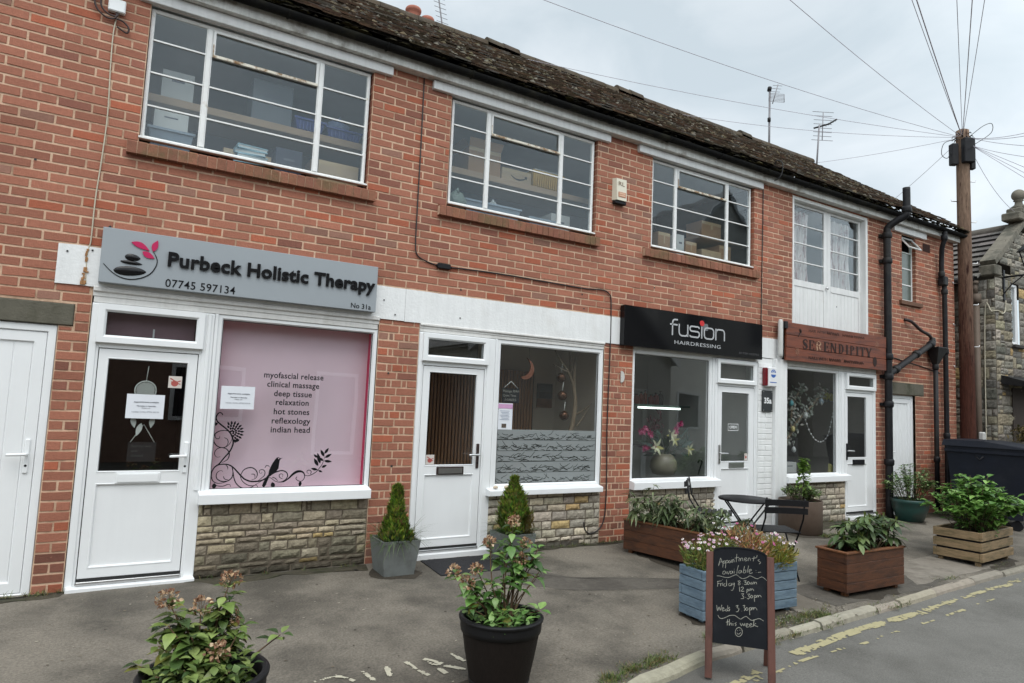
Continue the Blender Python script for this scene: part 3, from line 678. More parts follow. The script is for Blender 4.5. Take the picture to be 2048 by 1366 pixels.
for a, b, zt, sd_ in ((.705, 2.148, .70, 1), (3.425, 4.898, .675, 2), (5.347, 6.80, .675, 3), (8.162, 9.62, .69, 4)):
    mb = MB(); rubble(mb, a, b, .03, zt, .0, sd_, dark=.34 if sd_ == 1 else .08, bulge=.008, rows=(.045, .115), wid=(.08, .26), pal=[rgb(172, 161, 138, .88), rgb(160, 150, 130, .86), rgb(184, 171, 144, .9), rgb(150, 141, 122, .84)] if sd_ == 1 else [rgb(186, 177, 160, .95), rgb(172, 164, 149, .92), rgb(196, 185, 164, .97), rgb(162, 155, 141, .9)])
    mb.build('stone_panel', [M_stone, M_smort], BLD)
# ================================================================ shopfronts
UP = [(0, .05), (0, .0), (.004, -.004), (.046, -.004), (.058, .014), (.058, .05)]      # upvc profile (inset, y offset)
def prof(w, y, d=.05):
    return [(0, y + d), (0, y + .003), (.003, y), (w * .72, y), (w * .80, y + .004), (w * .97, y + .016), (w, y + .02), (w, y + d)]
M_beam = mat('shopfront_beam_paint', (.70, .69, .665), .6, .06, 6, 8, .3, 60, base2=(.50, .48, .44), b2scale=2.5, b2lo=.52, b2hi=.8, streak=.15)
M_chrome = mat('satin_chrome', (.62, .62, .62), .28, .08, 9, metal=1.0)
M_dkplate = mat('dark_bronze', (.035, .022, .02), .35, .2, 20)
def handle(door, xp, z, lever, mplate, mlev, y):
    mb = MB(); mb.box(xp - .016, xp + .016, y - .014, y + .002, z - .14, z + .11, b=.005)
    mb.tube([(xp, y - .01, z), (xp, y - .052, z)], .010, 10, 1)
    mb.tube(smoothc([(xp, y - .052, z), (xp + lever * .02, y - .056, z), (xp + lever * .12, y - .052, z - .003)], 4), [.011] * 8 + [.009], 8, 1)
    mb.lathe(xp, z - .085, [(.0001, 0), (.009, 0)], 12, 2)
    for i in range(len(mb.v) - 24, len(mb.v)):
        a, b, c = mb.v[i]; mb.v[i] = (a, y - .0155, b)
    mb.build('handle', [mplate, mlev, M_black], door)
def letterbox(door, x0, x1, z0, z1, m, y, slot=None):
    mb = MB(); mb.box(x0, x1, y - .010, y + .004, z0, z1, b=.004)
    mb.box(x0 + .018, x1 - .018, y - .0165, y - .0102, z0 + .013, z1 - .013, 1, b=.003)
    mb.build('letter_box', [m, slot or m], door)
def upvc_door(x0, x1, z0, z1, gx0, gx1, gz0, gz1, y, glass, mat_=None):
    mt = mat_ or M_white; mb = MB(); s = .058
    mb.box(x0, x1, y + .020, y + .045, z0, gz0 - .04)                         # infill behind lower panel
    mb.ring(x0, x1, z0, z1, [(0, y + .045), (0, y + .002), (.002, y), (.006, y)])
    # face of stiles/rails as four flat strips around glass + panel
    def strip(a, b, c, d): mb.poly([(a, y, c), (b, y, c), (b, y, d), (a, y, d)])
    pz1 = gz0 - .105; pz0 = z0 + .085
    strip(x0 + .006, gx0 - .012, z0 + .006, z1 - .006); strip(gx1 + .012, x1 - .006, z0 + .006, z1 - .006)
    strip(gx0 - .012, gx1 + .012, gz1 + .012, z1 - .006); strip(gx0 - .012, gx1 + .012, pz1 + .012, gz0 - .012); strip(gx0 - .012, gx1 + .012, z0 + .006, pz0 - .012)
    mb.ring(gx0 - .012, gx1 + .012, gz0 - .012, gz1 + .012, [(0, y), (.003, y - .004), (.008, y - .003), (.012, y + .010), (.012, y + .03)])
    mb.ring(gx0 - .012, gx1 + .012, pz0 - .012, pz1 + .012, [(0, y), (.003, y - .004), (.010, y - .002), (.014, y + .012), (.02, y + .013)])
    d = mb.build('door', mt, BLD)
    m2 = MB(); m2.poly([(gx0, y + .0125, pz0), (gx1, y + .0125, pz0), (gx1, y + .0125, pz1), (gx0, y + .0125, pz1)]); m2.box(gx0, gx1, y + .0128, y + .019, pz0, pz1); m2.build('lower_panel', mt, d)
    m2 = MB(); m2.box(gx0, gx1, y + .014, y + .018, gz0, gz1); m2.build('pane', glass, d)
    m2 = MB(); m2.ring(gx0 - .001, gx1 + .001, gz0 - .001, gz1 + .001, [(0, y + .0125), (.006, y + .0130), (.006, y + .0138)]); m2.build('gasket', M_seal, d)
    return d
def fanlight(x0, x1, z0, z1, y=-.034):
    mb = MB(); mb.ring(x0, x1, z0, z1, prof(.062, y, .06)); mb.ring(x0 + .012, x1 - .012, z0 + .012, z1 - .012, [(0, .06), (0, y + .04)])
    f = mb.build('fanlight', M_white, BLD)
    m2 = MB(); m2.box(x0 + .06, x1 - .06, y + .022, y + .026, z0 + .06, z1 - .06); m2.build('pane', G_dark, f)
    m2 = MB(); m2.ring(x0 + .058, x1 - .058, z0 + .058, z1 - .058, [(0, y + .0185), (.008, y + .019), (.008, y + .0218)]); m2.build('gasket', M_seal, f)
    return f
def shop_window(x0, x1, z0, z1, w, y, sill, sillz, glass=None, wr=None):
    mb = MB(); mb.ring(x0, x1, z0, z1, prof(w, y, .06))
    f = mb.build('shop_window', M_white, BLD)
    m2 = MB(); m2.box(x0 + w - .002, x1 - w + .002, y + .026, y + .030, z0 + w - .002, z1 - w + .002); m2.build('pane', glass or G_shop, f)
    m2 = MB(); m2.ring(x0 + w - .002, x1 - w + .002, z0 + w - .002, z1 - w + .002, [(0, y + .0205), (.007, y + .0212), (.007, y + .0258)]); m2.build('gasket', M_seal, f)
    m2 = MB(); a, b = sill; s0, s1 = sillz
    v = [m2.vert(p) for p in [(x, yy, zz) for x in (a, b) for yy, zz in ((-.085, s0), (-.088, s0 + .004), (-.088, s1 - .016), (-.083, s1 - .010), (y + .01, s1 + .012), (y + .01, s0))]]
    for i in range(6): m2.face((v[i], v[(i + 1) % 6], v[6 + (i + 1) % 6], v[6 + i])[::-1])
    m2.face(v[:6]); m2.face(v[6:][::-1]); m2.build('window_sill', M_white, f)
    return f
def door_frame(x0, x1, z0, z1, y, lx0, lx1, lz1, fz0, step):
    mb = MB()
    mb.box(x0, lx0 - .003, y - .006, y + .05, z0, z1, b=.004); mb.box(lx1 + .003, x1, y - .006, y + .05, z0, z1, b=.004)
    mb.box(x0 + .004, lx0 - .022, y - .016, y - .0062, z0 + .02, z1 - .01, b=.003); mb.box(lx1 + .022, x1 - .004, y - .016, y - .0062, z0 + .02, z1 - .01, b=.003)
    mb.box(lx0 - .003, lx1 + .003, y - .006, y + .05, lz1 + .003, fz0 + .01, b=.004)
    mb.box(lx0 - .003, lx1 + .003, y - .006, y + .05, z1 - .035, z1, b=.003)
    f = mb.build('door_frame', M_white, BLD)
    m2 = MB(); m2.box(x0 + .01, x1 + step[2], -.07, y + .04, step[0], step[1], b=.005); m2.box(lx0, lx1, y - .03, y + .045, step[1] + .002, step[1] + .03, 1, b=.003); m2.box(lx0 - .002, lx1 + .002, y + .002, y + .04, step[1] + .0305, step[1] + .048, 2)
    m2.build('threshold', [M_white, M_chrome, M_seal], f)
Y = .012
# shop 1
mb = MB(); mb.box(-.168, 2.148, -.004, .06, 2.315, 2.398, b=.004); mb.box(-.168, 2.15, -.022, -.0045, 2.352, 2.392, b=.006); mb.box(-.16, 2.14, .002, .06, 2.268, 2.3145, b=.003); mb.build('shopfront_beam', M_beam, BLD)
door_frame(-.165, .715, .07, 2.267, Y, -.093, .612, 1.915, 1.97, (.055, .115, .0))
D1 = upvc_door(-.09, .609, .165, 1.912, -.02, .535, .968, 1.835, Y, G_dark)
fanlight(-.122, .637, 1.958, 2.262)
letterbox(D1, .10, .41, .87, .955, M_white, Y); handle(D1, .580, 1.085, -1, M_white, M_white, Y)
mb = MB(); mb.box(.7155, .742, -.002, .05, .78, 2.267, b=.004); mb.box(.66, .69, -.016, .001, .8, 2.262, b=.006); mb.build('mullion', M_white, BLD)
SW1 = shop_window(.7425, 2.147, .765, 2.267, .040, Y, (.695, 2.142), (.695, .788))
# shop 2
mb = MB(); mb.box(2.572, 4.898, -.004, .06, 2.325, 2.398, b=.004); mb.box(2.572, 4.90, -.020, -.0045, 2.35, 2.374, b=.005); mb.box(2.574, 4.896, .002, .06, 2.292, 2.3245, b=.003); mb.build('shopfront_beam', M_beam, BLD)
door_frame(2.573, 3.443, .08, 2.29, Y, 2.637, 3.327, 1.96, 2.015, (.075, .14, .0))
D2 = upvc_door(2.64, 3.324, .19, 1.957, 2.715, 3.238, .985, 1.895, Y, G_shop)
fanlight(2.608, 3.352, 2.005, 2.282)
letterbox(D2, 2.835, 3.135, .885, .965, M_dkplate, Y, M_chrome); handle(D2, 3.287, 1.085, -1, M_dkplate, M_chrome, Y)
mb = MB(); mb.box(3.4435, 3.47, -.002, .05, .72, 2.29, b=.004); mb.build('mullion', M_white, BLD)
SW2 = shop_window(3.4705, 4.897, .725, 2.29, .052, Y, (3.398, 4.872), (.668, .735))
# shop 3
mb = MB(); mb.box(5.347, 7.60, -.004, .06, 2.335, 2.418, b=.004); mb.build('shopfront_beam', M_beam, BLD)
SW3 = shop_window(5.347, 6.72, .745, 2.333, .048, Y, (5.34, 6.81), (.672, .768))
mb = MB(); mb.box(6.7205, 6.758, -.002, .05, .74, 2.333, b=.004); mb.build('mullion', M_white, BLD)
door_frame(6.7585, 7.598, .10, 2.333, Y, 6.832, 7.545, 1.968, 2.02, (.10, .15, -.0))
D3 = upvc_door(6.835, 7.542, .20, 1.965, 6.91, 7.438, .985, 1.885, Y, G_shop)
fanlight(6.782, 7.55, 2.005, 2.322)
letterbox(D3, 7.05, 7.345, .895, .972, M_chrome, Y, M_chrome); handle(D3, 6.868, 1.09, 1, M_chrome, M_chrome, Y)
# shop 4
mb = MB(); mb.box(8.16, 10.43, -.012, .06, 2.322, 2.448, b=.004); mb.build('shopfront_beam', M_beam, BLD)
SW4 = shop_window(8.16, 9.465, .755, 2.32, .042, Y, (8.16, 9.635), (.678, .772))
mb = MB(); mb.box(9.4655, 9.60, -.002, .05, .75, 2.32, b=.005); mb.box(9.50, 9.565, -.014, -.0022, .78, 2.30, b=.005); mb.build('mullion', M_white, BLD)
door_frame(9.6005, 10.428, .10, 2.32, Y, 9.642, 10.367, 2.008, 2.06, (.09, .145, .0))
D4 = upvc_door(9.645, 10.364, .20, 2.005, 9.695, 10.19, 1.02, 1.945, Y, G_shop)
fanlight(9.625, 10.40, 2.055, 2.312)
letterbox(D4, 9.82, 10.13, .905, .985, M_black, Y, M_black); handle(D4, 9.668, 1.12, 1, M_black, M_chrome, Y)

mb = MB(); mb.box(-.06, .575, .10, .105, 1.99, 2.235); mb.build('fanlight_backing', mat('dusky_pink_backing', rgb(150, 122, 132, .8), .9, .15, 4), BLD)  # boards added behind the fanlights for the tone of interior and reflection
mb = MB(); mb.box(.268, .280, .085, .099, 2.02, 2.10); mb.build('fanlight_stick', M_white, BLD)
mb = MB(); mb.box(2.67, 3.29, .10, .105, 2.04, 2.25); mb.build('fanlight_backing', mat('brown_grey_backing', rgb(104, 98, 88, .7), .9, .15, 4), BLD)
mb = MB(); mb.box(6.84, 7.49, .10, .105, 2.04, 2.29); mb.build('fanlight_backing', MATS['brown_grey_backing'], BLD)
# tongue-and-groove side doors and stone lintels
M_conc = mat('old_concrete', rgb(118, 114, 100, .6), .92, .15, 9, 9, .5, 60, base2=rgb(86, 86, 66, .55), b2scale=2.4, b2lo=.45, b2hi=.66)
def plank_door(x0, x1, z1, z0, y, handle_x=None, lever=-1):
    mb = MB(); mb.ring(x0, x1, z0 - .06, z1, [(0, y + .05), (0, y - .004), (.004, y - .008), (.05, y - .008), (.056, y), (.056, y + .05)]); fr = mb.build('door_frame', M_white, BLD)
    a, b = x0 + .059, x1 - .059; mb = MB()
    mb.ring(a, b, z0, z1 - .059, [(0, y + .04), (0, y + .006), (.003, y + .003), (.072, y + .003), (.08, y + .016), (.08, y + .04)])
    n = 6; w = (b - a - .16) / n
    for i in range(n):
        p, q = a + .08 + i * w, a + .08 + (i + 1) * w
        v = [mb.vert((xx, yy, zz)) for zz in (z0 + .08, z1 - .14) for xx, yy in ((p, y + .024), (p + .006, y + .018), (q - .006, y + .018), (q, y + .024))]
        for j in range(3): mb.face((v[j], v[j + 1], v[5 + j], v[4 + j]))
    mb.box(a + .01, b - .01, y + .026, y + .04, z0 + .01, z1 - .07)
    d = mb.build('side_door', M_white, BLD)
    if handle_x: handle(d, handle_x, 1.10, lever, M_white, M_white, y + .003)
    return d
plank_door(-1.34, -.372, 2.065, .10, .02, -.478, -1)
plank_door(10.745, 11.598, 2.03, .14, .05, 10.86, 1)
mb = MB(); mb.box(-1.4, -.278, -.012, .06, 2.069, 2.233, b=.006); mb.build('stone_lintel', M_conc, BLD)
mb = MB(); mb.box(10.75, 11.85, -.012, .06, 2.037, 2.232, b=.006); mb.build('stone_lintel', M_conc, BLD)

# loft doors above the fourth shop
LY = .085
mb = MB(); mb.box(8.34, 8.372, -.004, .12, 2.9, 4.84); mb.box(10.178, 10.235, -.004, .12, 2.9, 4.84, b=.004); mb.box(8.3725, 10.1775, .0, .12, 4.79, 4.84, b=.004); mb.build('loft_door_frame', M_oldwhite, BLD)
M_glassold = G_win
def loft_leaf(x0, x1, g0, g1, knob):
    z0, z1, gz0, gz1 = 2.905, 4.785, 3.625, 4.745; y = LY; mb = MB()
    mb.box(x0, g0, y, y + .04, z0, z1, b=.003); mb.box(g1, x1, y, y + .04, z0, z1, b=.003); mb.box(g0, g1, y, y + .04, gz1, z1, b=.003); mb.box(g0, g1, y, y + .04, gz0 - .095, gz0, b=.003)
    for i in (1, 2, 3):
        h = gz0 + (gz1 - gz0) * i / 4; mb.box(g0, g1, y + .006, y + .03, h - .010, h + .010, b=.003)
    n = 8; w = (g1 - g0) / n
    for i in range(n): 
        p, q = g0 + i * w, g0 + (i + 1) * w
        v = [mb.vert((xx, yy, zz)) for zz in (z0, gz0 - .096) for xx, yy in ((p, y + .016), (p + .005, y + .009), (q - .005, y + .009), (q, y + .016))]
        for j in range(3): mb.face((v[j], v[j + 1], v[5 + j], v[4 + j]))
    d = mb.build('loft_door', M_oldwhite, BLD)
    m2 = MB(); m2.box(g0, g1, y + .016, y + .020, gz0, gz1); m2.build('pane', G_win, d)
    if knob:
        m2 = MB(); m2.lathe(0, 0, [(.008, 0), (.008, .02), (.022, .028), (.022, .036), (.012, .044), (.0005, .046)], 12)
        m2.v = [(g1 + .05 + a, y - c, 3.575 + b) for a, b, c in m2.v]; m2.build('door_knob', M_chrome, d)
loft_leaf(8.375, 9.292, 8.455, 9.215, True); loft_leaf(9.296, 10.176, 9.385, 10.125, False)
# narrow window with its vent propped open
M_frost = mat('frosted_glass', rgb(120, 134, 126, .55), .25, .2, 3, 4, .1, 30)
mb = MB(); x0, x1, z0, z1, y = 11.24, 11.655, 3.63, 4.735, .06
mb.ring(x0, x1, z0, z1, [(0, y + .03), (0, y - .003), (.024, y - .003), (.026, y + .03)])
for h in (3.91, 4.19, 4.47): mb.box(x0 + .026, x1 - .026, y - .003, y + .02, h - .009, h + .009)
sw = mb.build('window', M_steelw, BLD)
mb = MB(); mb.box(x0 + .02, x1 - .02, y + .006, y + .010, z0 + .02, 4.465); mb.build('pane', M_frost, sw)
mb = MB(); T = Matrix.Translation((0, y - .01, 4.72)) @ Matrix.Rotation(rad(-38), 4, 'X')
m3 = MB(); m3.ring(x0 + .015, x1 - .015, -.27, 0, [(0, .012), (0, -.008), (.020, -.008), (.022, .012), (0, .012)]); m3.v = [tuple(T @ Vector(p)) for p in m3.v]; vt = m3.build('open_vent', M_steelw, sw)
m3 = MB(); m3.box(x0 + .036, x1 - .036, .0, .004, -.25, -.02, M=T); m3.build('vent_pane', glass_mat('pale_glass', (.75, .82, .8), .25), sw)
mb = MB(); mb.box(11.14, 11.80, -.045, .06, 3.545, 3.615, b=.006); mb.build('stone_sill', mat('tile_sill', rgb(120, 86, 66, .7), .85, .15, 12, 8, .4, 60), BLD)
mb = MB(); mb.box(11.9, 12.13, -.004, .01, 4.56, 4.70, 0); 
for i in range(4): mb.box(11.915, 12.115, -.010, -.0045, 4.575 + i * .03, 4.59 + i * .03, 0)
mb.build('air_brick', mat('dark_terracotta', rgb(70, 42, 34, .7), .9, .2, 20), BLD)

# ---------------------------------------------------------------- pipes
def pipe(name, pts, r, collars=(), n=14, m=None, cl=1.32, cw=.05):
    mb = MB(); mb.tube(pts, r, n)
    for (p, d) in collars:
        p = Vector(p); d = Vector(d).normalized(); mb.tube([p - d * cw, p - d * cw * .6, p + d * cw * .6, p + d * cw], [r * 1.12, r * cl, r * cl, r * 1.12], n)
    return mb, name, m or M_castiron
def fin(t): return t[0].build(t[1], t[2], BLD)
zz = (0, 0, 1)
t = pipe('soil_pipe', smoothc([(10.62, -.10, .08), (10.62, -.10, 2.0), (10.62, -.10, 4.0), (10.62, -.10, 4.62), (10.63, -.12, 4.74), (10.68, -.22, 4.83), (10.73, -.33, 4.90), (10.74, -.35, 5.0), (10.74, -.35, 5.36)], 6), .056, [((10.62, -.10, z), zz) for z in (.95, 1.86, 2.30, 2.62, 4.18, 4.60)] + [((10.74, -.35, 5.0), zz)])
for z in (1.86, 2.3, 4.18, 4.6): t[0].box(10.54, 10.70, -.04, .005, z - .025, z + .025)
fin(t)
t = pipe('waste_branch_pipe', smoothc([(10.64, -.10, 2.34), (10.80, -.11, 2.42), (11.3, -.12, 2.66), (11.75, -.12, 2.86), (11.92, -.12, 2.95), (11.97, -.10, 3.02)], 5), .05, [((10.82, -.11, 2.43), (.9, 0, .45)), ((11.42, -.12, 2.72), (.9, 0, .45)), ((11.88, -.12, 2.92), (.8, 0, .5))])
fin(t)
t = pipe('overflow_pipe', smoothc([(11.97, -.10, 3.0), (11.86, -.10, 3.08), (11.6, -.10, 3.14), (11.36, -.08, 3.26), (11.28, .0, 3.30)], 5), .026, m=mat('brown_pipe', rgb(48, 34, 32, .8), .6, .3, 8)); fin(t)
t = pipe('hopper_pipe', [(12.08, -.09, .08), (12.08, -.09, 1.3), (12.08, -.09, 2.62)], .038, [((12.08, -.09, z), zz) for z in (.98, 2.55)])
v = [t[0].vert(p) for p in [(12.04, -.13, 2.60), (12.12, -.13, 2.60), (12.12, -.05, 2.60), (12.04, -.05, 2.60), (11.93, -.22, 2.86), (12.23, -.22, 2.86), (12.23, -.02, 2.86), (11.93, -.02, 2.86)]]
for f in ((0, 1, 5, 4), (1, 2, 6, 5), (2, 3, 7, 6), (3, 0, 4, 7)): t[0].face([v[i] for i in f])
t[0].box(11.925, 12.235, -.225, -.015, 2.862, 2.885, b=.004); fin(t)
t = pipe('rainwater_pipe', smoothc([(12.28, -.175, 4.93), (12.28, -.17, 4.80), (12.30, -.12, 4.66), (12.34, -.09, 4.5), (12.35, -.08, 4.30), (12.36, -.08, 4.16), (12.42, -.08, 4.02), (12.44, -.08, 3.9), (12.44, -.08, 2.0), (12.44, -.08, .08)], 5), .040, [((12.28, -.17, 4.83), zz), ((12.35, -.08, 4.2), zz), ((12.44, -.08, 3.9), zz), ((12.44, -.08, 2.84), zz), ((12.44, -.08, 1.38), zz)])
t[0].box(12.33, 12.47, -.14, -.02, 4.0, 4.17, b=.02); fin(t)

# ---------------------------------------------------------------- rooms behind the glass
def room(x0, x1, y0, y1, z0, z1, mw, mf=None, mc=None):
    mb = MB()
    mb.poly([(x0, y1, z0), (x1, y1, z0), (x1, y1, z1), (x0, y1, z1)]); mb.poly([(x0, y0, z0), (x0, y1, z0), (x0, y1, z1), (x0, y0, z1)]); mb.poly([(x1, y1, z0), (x1, y0, z0), (x1, y0, z1), (x1, y1, z1)])
    mb.poly([(x0, y0, z0), (x1, y0, z0), (x1, y1, z0), (x0, y1, z0)], 1); mb.poly([(x0, y1, z1), (x1, y1, z1), (x1, y0, z1), (x0, y0, z1)], 2)
    mb.build('room_lining', [mw, mf or mw, mc or mw], BLD)
M_store = mat('store_wall', rgb(84, 88, 94, .55), .9, .15, 3)
M_storef = mat('store_floor', rgb(64, 58, 52, .5), .9, .2, 5)
room(-.6, 7.9, .13, 2.4, 3.35, 4.95, M_store, M_storef, mat('store_ceiling', rgb(206, 208, 208, .9), .9, .1, 3))
room(8.25, 10.35, .14, 2.2, 2.9, 4.95, mat('loft_room', rgb(170, 160, 154, .8), .9, .1, 3))
room(11.1, 11.75, .12, .8, 3.4, 4.9, M_store)
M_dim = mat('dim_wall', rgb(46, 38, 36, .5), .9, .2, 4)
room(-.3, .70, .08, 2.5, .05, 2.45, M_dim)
M_beige = mat('beige_plaster', rgb(214, 204, 186, .92), .9, .06, 3)
room(2.45, 5.16, .08, 1.34, .05, 2.5, M_beige, mat('shop_floor', rgb(170, 154, 130, .8), .6, .15, 4))
M_salon = mat('salon_wall', rgb(206, 206, 202, .9), .9, .05, 3)
room(5.22, 7.72, .08, 2.3, .05, 2.5, M_salon, mat('salon_floor', rgb(140, 138, 132, .8), .5, .1, 3))
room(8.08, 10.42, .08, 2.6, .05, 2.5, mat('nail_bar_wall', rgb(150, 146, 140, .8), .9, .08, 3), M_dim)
# slatted timber wall in the second shop
M_slat = mat('walnut_slat', rgb(176, 124, 80, .9), .5, .2, 6, 8, .1, 40, stretch=(12, 12, 1.2)); M_felt = mat('black_felt', (.012, .011, .010), .95)
mb = MB(); mb.box(2.5, 4.72, 1.20, 1.21, .06, 2.04, 1)
x = 2.51
while x < 4.70: mb.box(x, x + .026, 1.178, 1.1995, .06, 2.04, 0); x += .044
mb.build('slatted_wall', [M_slat, M_felt], BLD)
# pink window bed of the first shop; crimson sides added for bounced edge tint
M_pink = mat('pink_backing', (.80, .61, .69), .85, .03, 3); M_crim = mat('crimson_bounce', (.62, .03, .12), .8, .05, 3)
mb = MB(); a, b, c, d, y0, y1 = .765, 2.125, .79, 2.25, .065, .195
mb.poly([(a, y1, c), (b, y1, c), (b, y1, d), (a, y1, d)], 0)
mb.poly([(a, y0, c), (a, y1, c), (a, y1, d), (a, y0, d)], 1); mb.poly([(b, y1, c), (b, y0, c), (b, y0, d), (b, y1, d)], 1); mb.poly([(a, y0, c), (b, y0, c), (b, y1, c), (a, y1, c)], 0); mb.poly([(a, y1, d), (b, y1, d), (b, y0, d), (a, y0, d)], 1)
mb.build('window_backing', [M_pink, M_crim], BLD)
# curtains behind the loft doors
M_curt = mat('printed_curtain', rgb(232, 222, 218, .95), .9, .12, 5, 4, 0, 1, base2=rgb(170, 132, 130, .9), b2scale=5, b2lo=.5, b2hi=.6, trans=.35, stretch=(2.5, 2.5, .5))
for a, b in ((8.43, 8.98), (9.42, 10.05)):
    mb = MB(); n = 60; g = []
    for j in range(14):
        z = 3.58 + (4.70 - 3.58) * j / 13; s = 1 - .3 * (1 - abs(j / 13 - .25)) * (0.5 if a < 9 else .35)
        g.append([mb.vert((a + (b - a) * i / n * s, .185 + .030 * math.sin(i * 1.05 + .4 * math.sin(j * .6)) + .018 * math.sin(i * .41 + j * .3), z)) for i in range(n + 1)])
    for j in range(13):
        for i in range(n): mb.face((g[j][i], g[j][i + 1], g[j + 1][i + 1], g[j + 1][i]), 0, None, True)
    mb.build('curtain', M_curt, BLD)
# store shelves (fixed to the building)
M_ply = mat('pale_shelf_board', rgb(186, 158, 130, .7), .7, .1, 5, 6, .1, 40, stretch=(1, 6, 6))
for a, b, c, d in ((-.2, 2.3, 4.125, 4.195), (2.95, 5.3, 4.13, 4.20), (6.9, 7.85, 4.05, 4.09)):
    mb = MB(); mb.box(a, b, .42, .95, c, d, b=.003); mb.build('store_shelf', M_ply, BLD)
# ================================================================ signs
VINE=[[(840,1419),(831,1435),(812,1439),(797,1422),(791,1393),(803,1365),(835,1337),(876,1305),(909,1272),(929,1236),(940,1194),(934,1153),(914,1108),(879,1063),(845,1015),(809,983),(791,943),(792,902),(807,870),(835,853),(873,852),(910,863),(939,879),(957,899)],
[(897,1285),(862,1292),(820,1283),(792,1259),(782,1222),(794,1185),(822,1157),(857,1147),(891,1157),(916,1186),(927,1219),(923,1244)],
[(792,1259),(799,1230),(818,1220),(830,1231),(827,1244)],
[(866,1231),(890,1219),(900,1194),(894,1170),(880,1153)],
[(857,1147),(824,1141),(803,1116),(803,1088),(822,1068),(848,1072)],
[(857,1147),(889,1137),(913,1108),(916,1079),(907,1051),(882,1031),(863,1023)],
[(809,983),(838,1003),(876,1009),(922,1002),(955,981),(988,948),(1023,910),(1056,880),(1105,861),(1161,860),(1201,869),(1247,897),(1286,926),(1326,942),(1363,948),(1398,932),(1411,902),(1398,873),(1374,856),(1341,849),(1307,858),(1273,884),(1248,889)],
[(1341,849),(1382,852),(1422,881),(1454,914),(1486,935),(1520,939),(1547,926),(1559,899),(1555,874),(1535,853),(1509,855),(1491,867),(1484,880),(1493,892)],
[(952,973),(957,932),(950,895),(925,871),(887,864),(856,873),(833,893),(828,922),(839,946),(861,956),(877,948)],
[(885,909),(893,888),(912,880),(924,882)],
[(896,1000),(912,985),(914,965)],
[(947,981),(958,940),(969,891),(988,849),(1022,816),(1070,802),(1117,813),(1155,837),(1201,865)],
[(1018,922),(1024,889),(1046,856),(1084,830),(1124,823),(1155,828),(1165,807),(1154,791)],
[(1022,918),(1039,955),(1073,975),(1112,975),(1142,953),(1155,924),(1150,895),(1132,879),(1112,875)],
[(1105,921),(1124,922),(1137,908),(1135,887)],
[(1161,861),(1191,886),(1214,910),(1216,940),(1198,959),(1174,955),(1170,938),(1182,926),(1194,936)],
[(1213,973),(1224,992),(1244,990),(1251,977)],
[(1280,892),(1306,883),(1332,857)],
[(1368,878),(1347,887),(1338,908),(1353,920),(1370,912),(1367,895)],
[(1558,904),(1592,899),(1625,911),(1659,932),(1683,962),(1707,997),(1722,1041),(1725,1067)],
[(1608,912),(1615,933),(1601,948),(1580,945),(1579,925),(1595,919)],
[(813,842),(852,828),(890,827),(923,839),(943,834),(946,818)]]
VLEAF=[(807,1353,769,1332,27),(946,1199,990,1215,25),(819,853,816,801,34),(1283,850,1300,795,36),(1526,853,1521,802,27),(1671,950,1609,964,23),(1705,971,1752,992,23),(1676,945,1716,929,18),(1673,984,1631,1055,30),(1689,1006,1659,1103,32),(1714,1028,1685,1059,21),(1723,1030,1797,1021,25),(1728,1058,1790,1093,25),(1722,1069,1685,1131,27),(1723,1094,1759,1147,25),(1659,1059,1626,1090,21)]
BIRD=[(1359,1061),(1339,1055),(1321,1065),(1305,1061),(1290,1040),(1275,1015),(1261,985),(1250,952),(1246,918),(1224,885),(1206,844),(1200,819),(1217,806),(1232,826),(1245,868),(1255,897),(1278,918),(1310,942),(1328,967),(1331,1010),(1334,1039),(1343,1050)]
FLOWER=[(924,1277)]
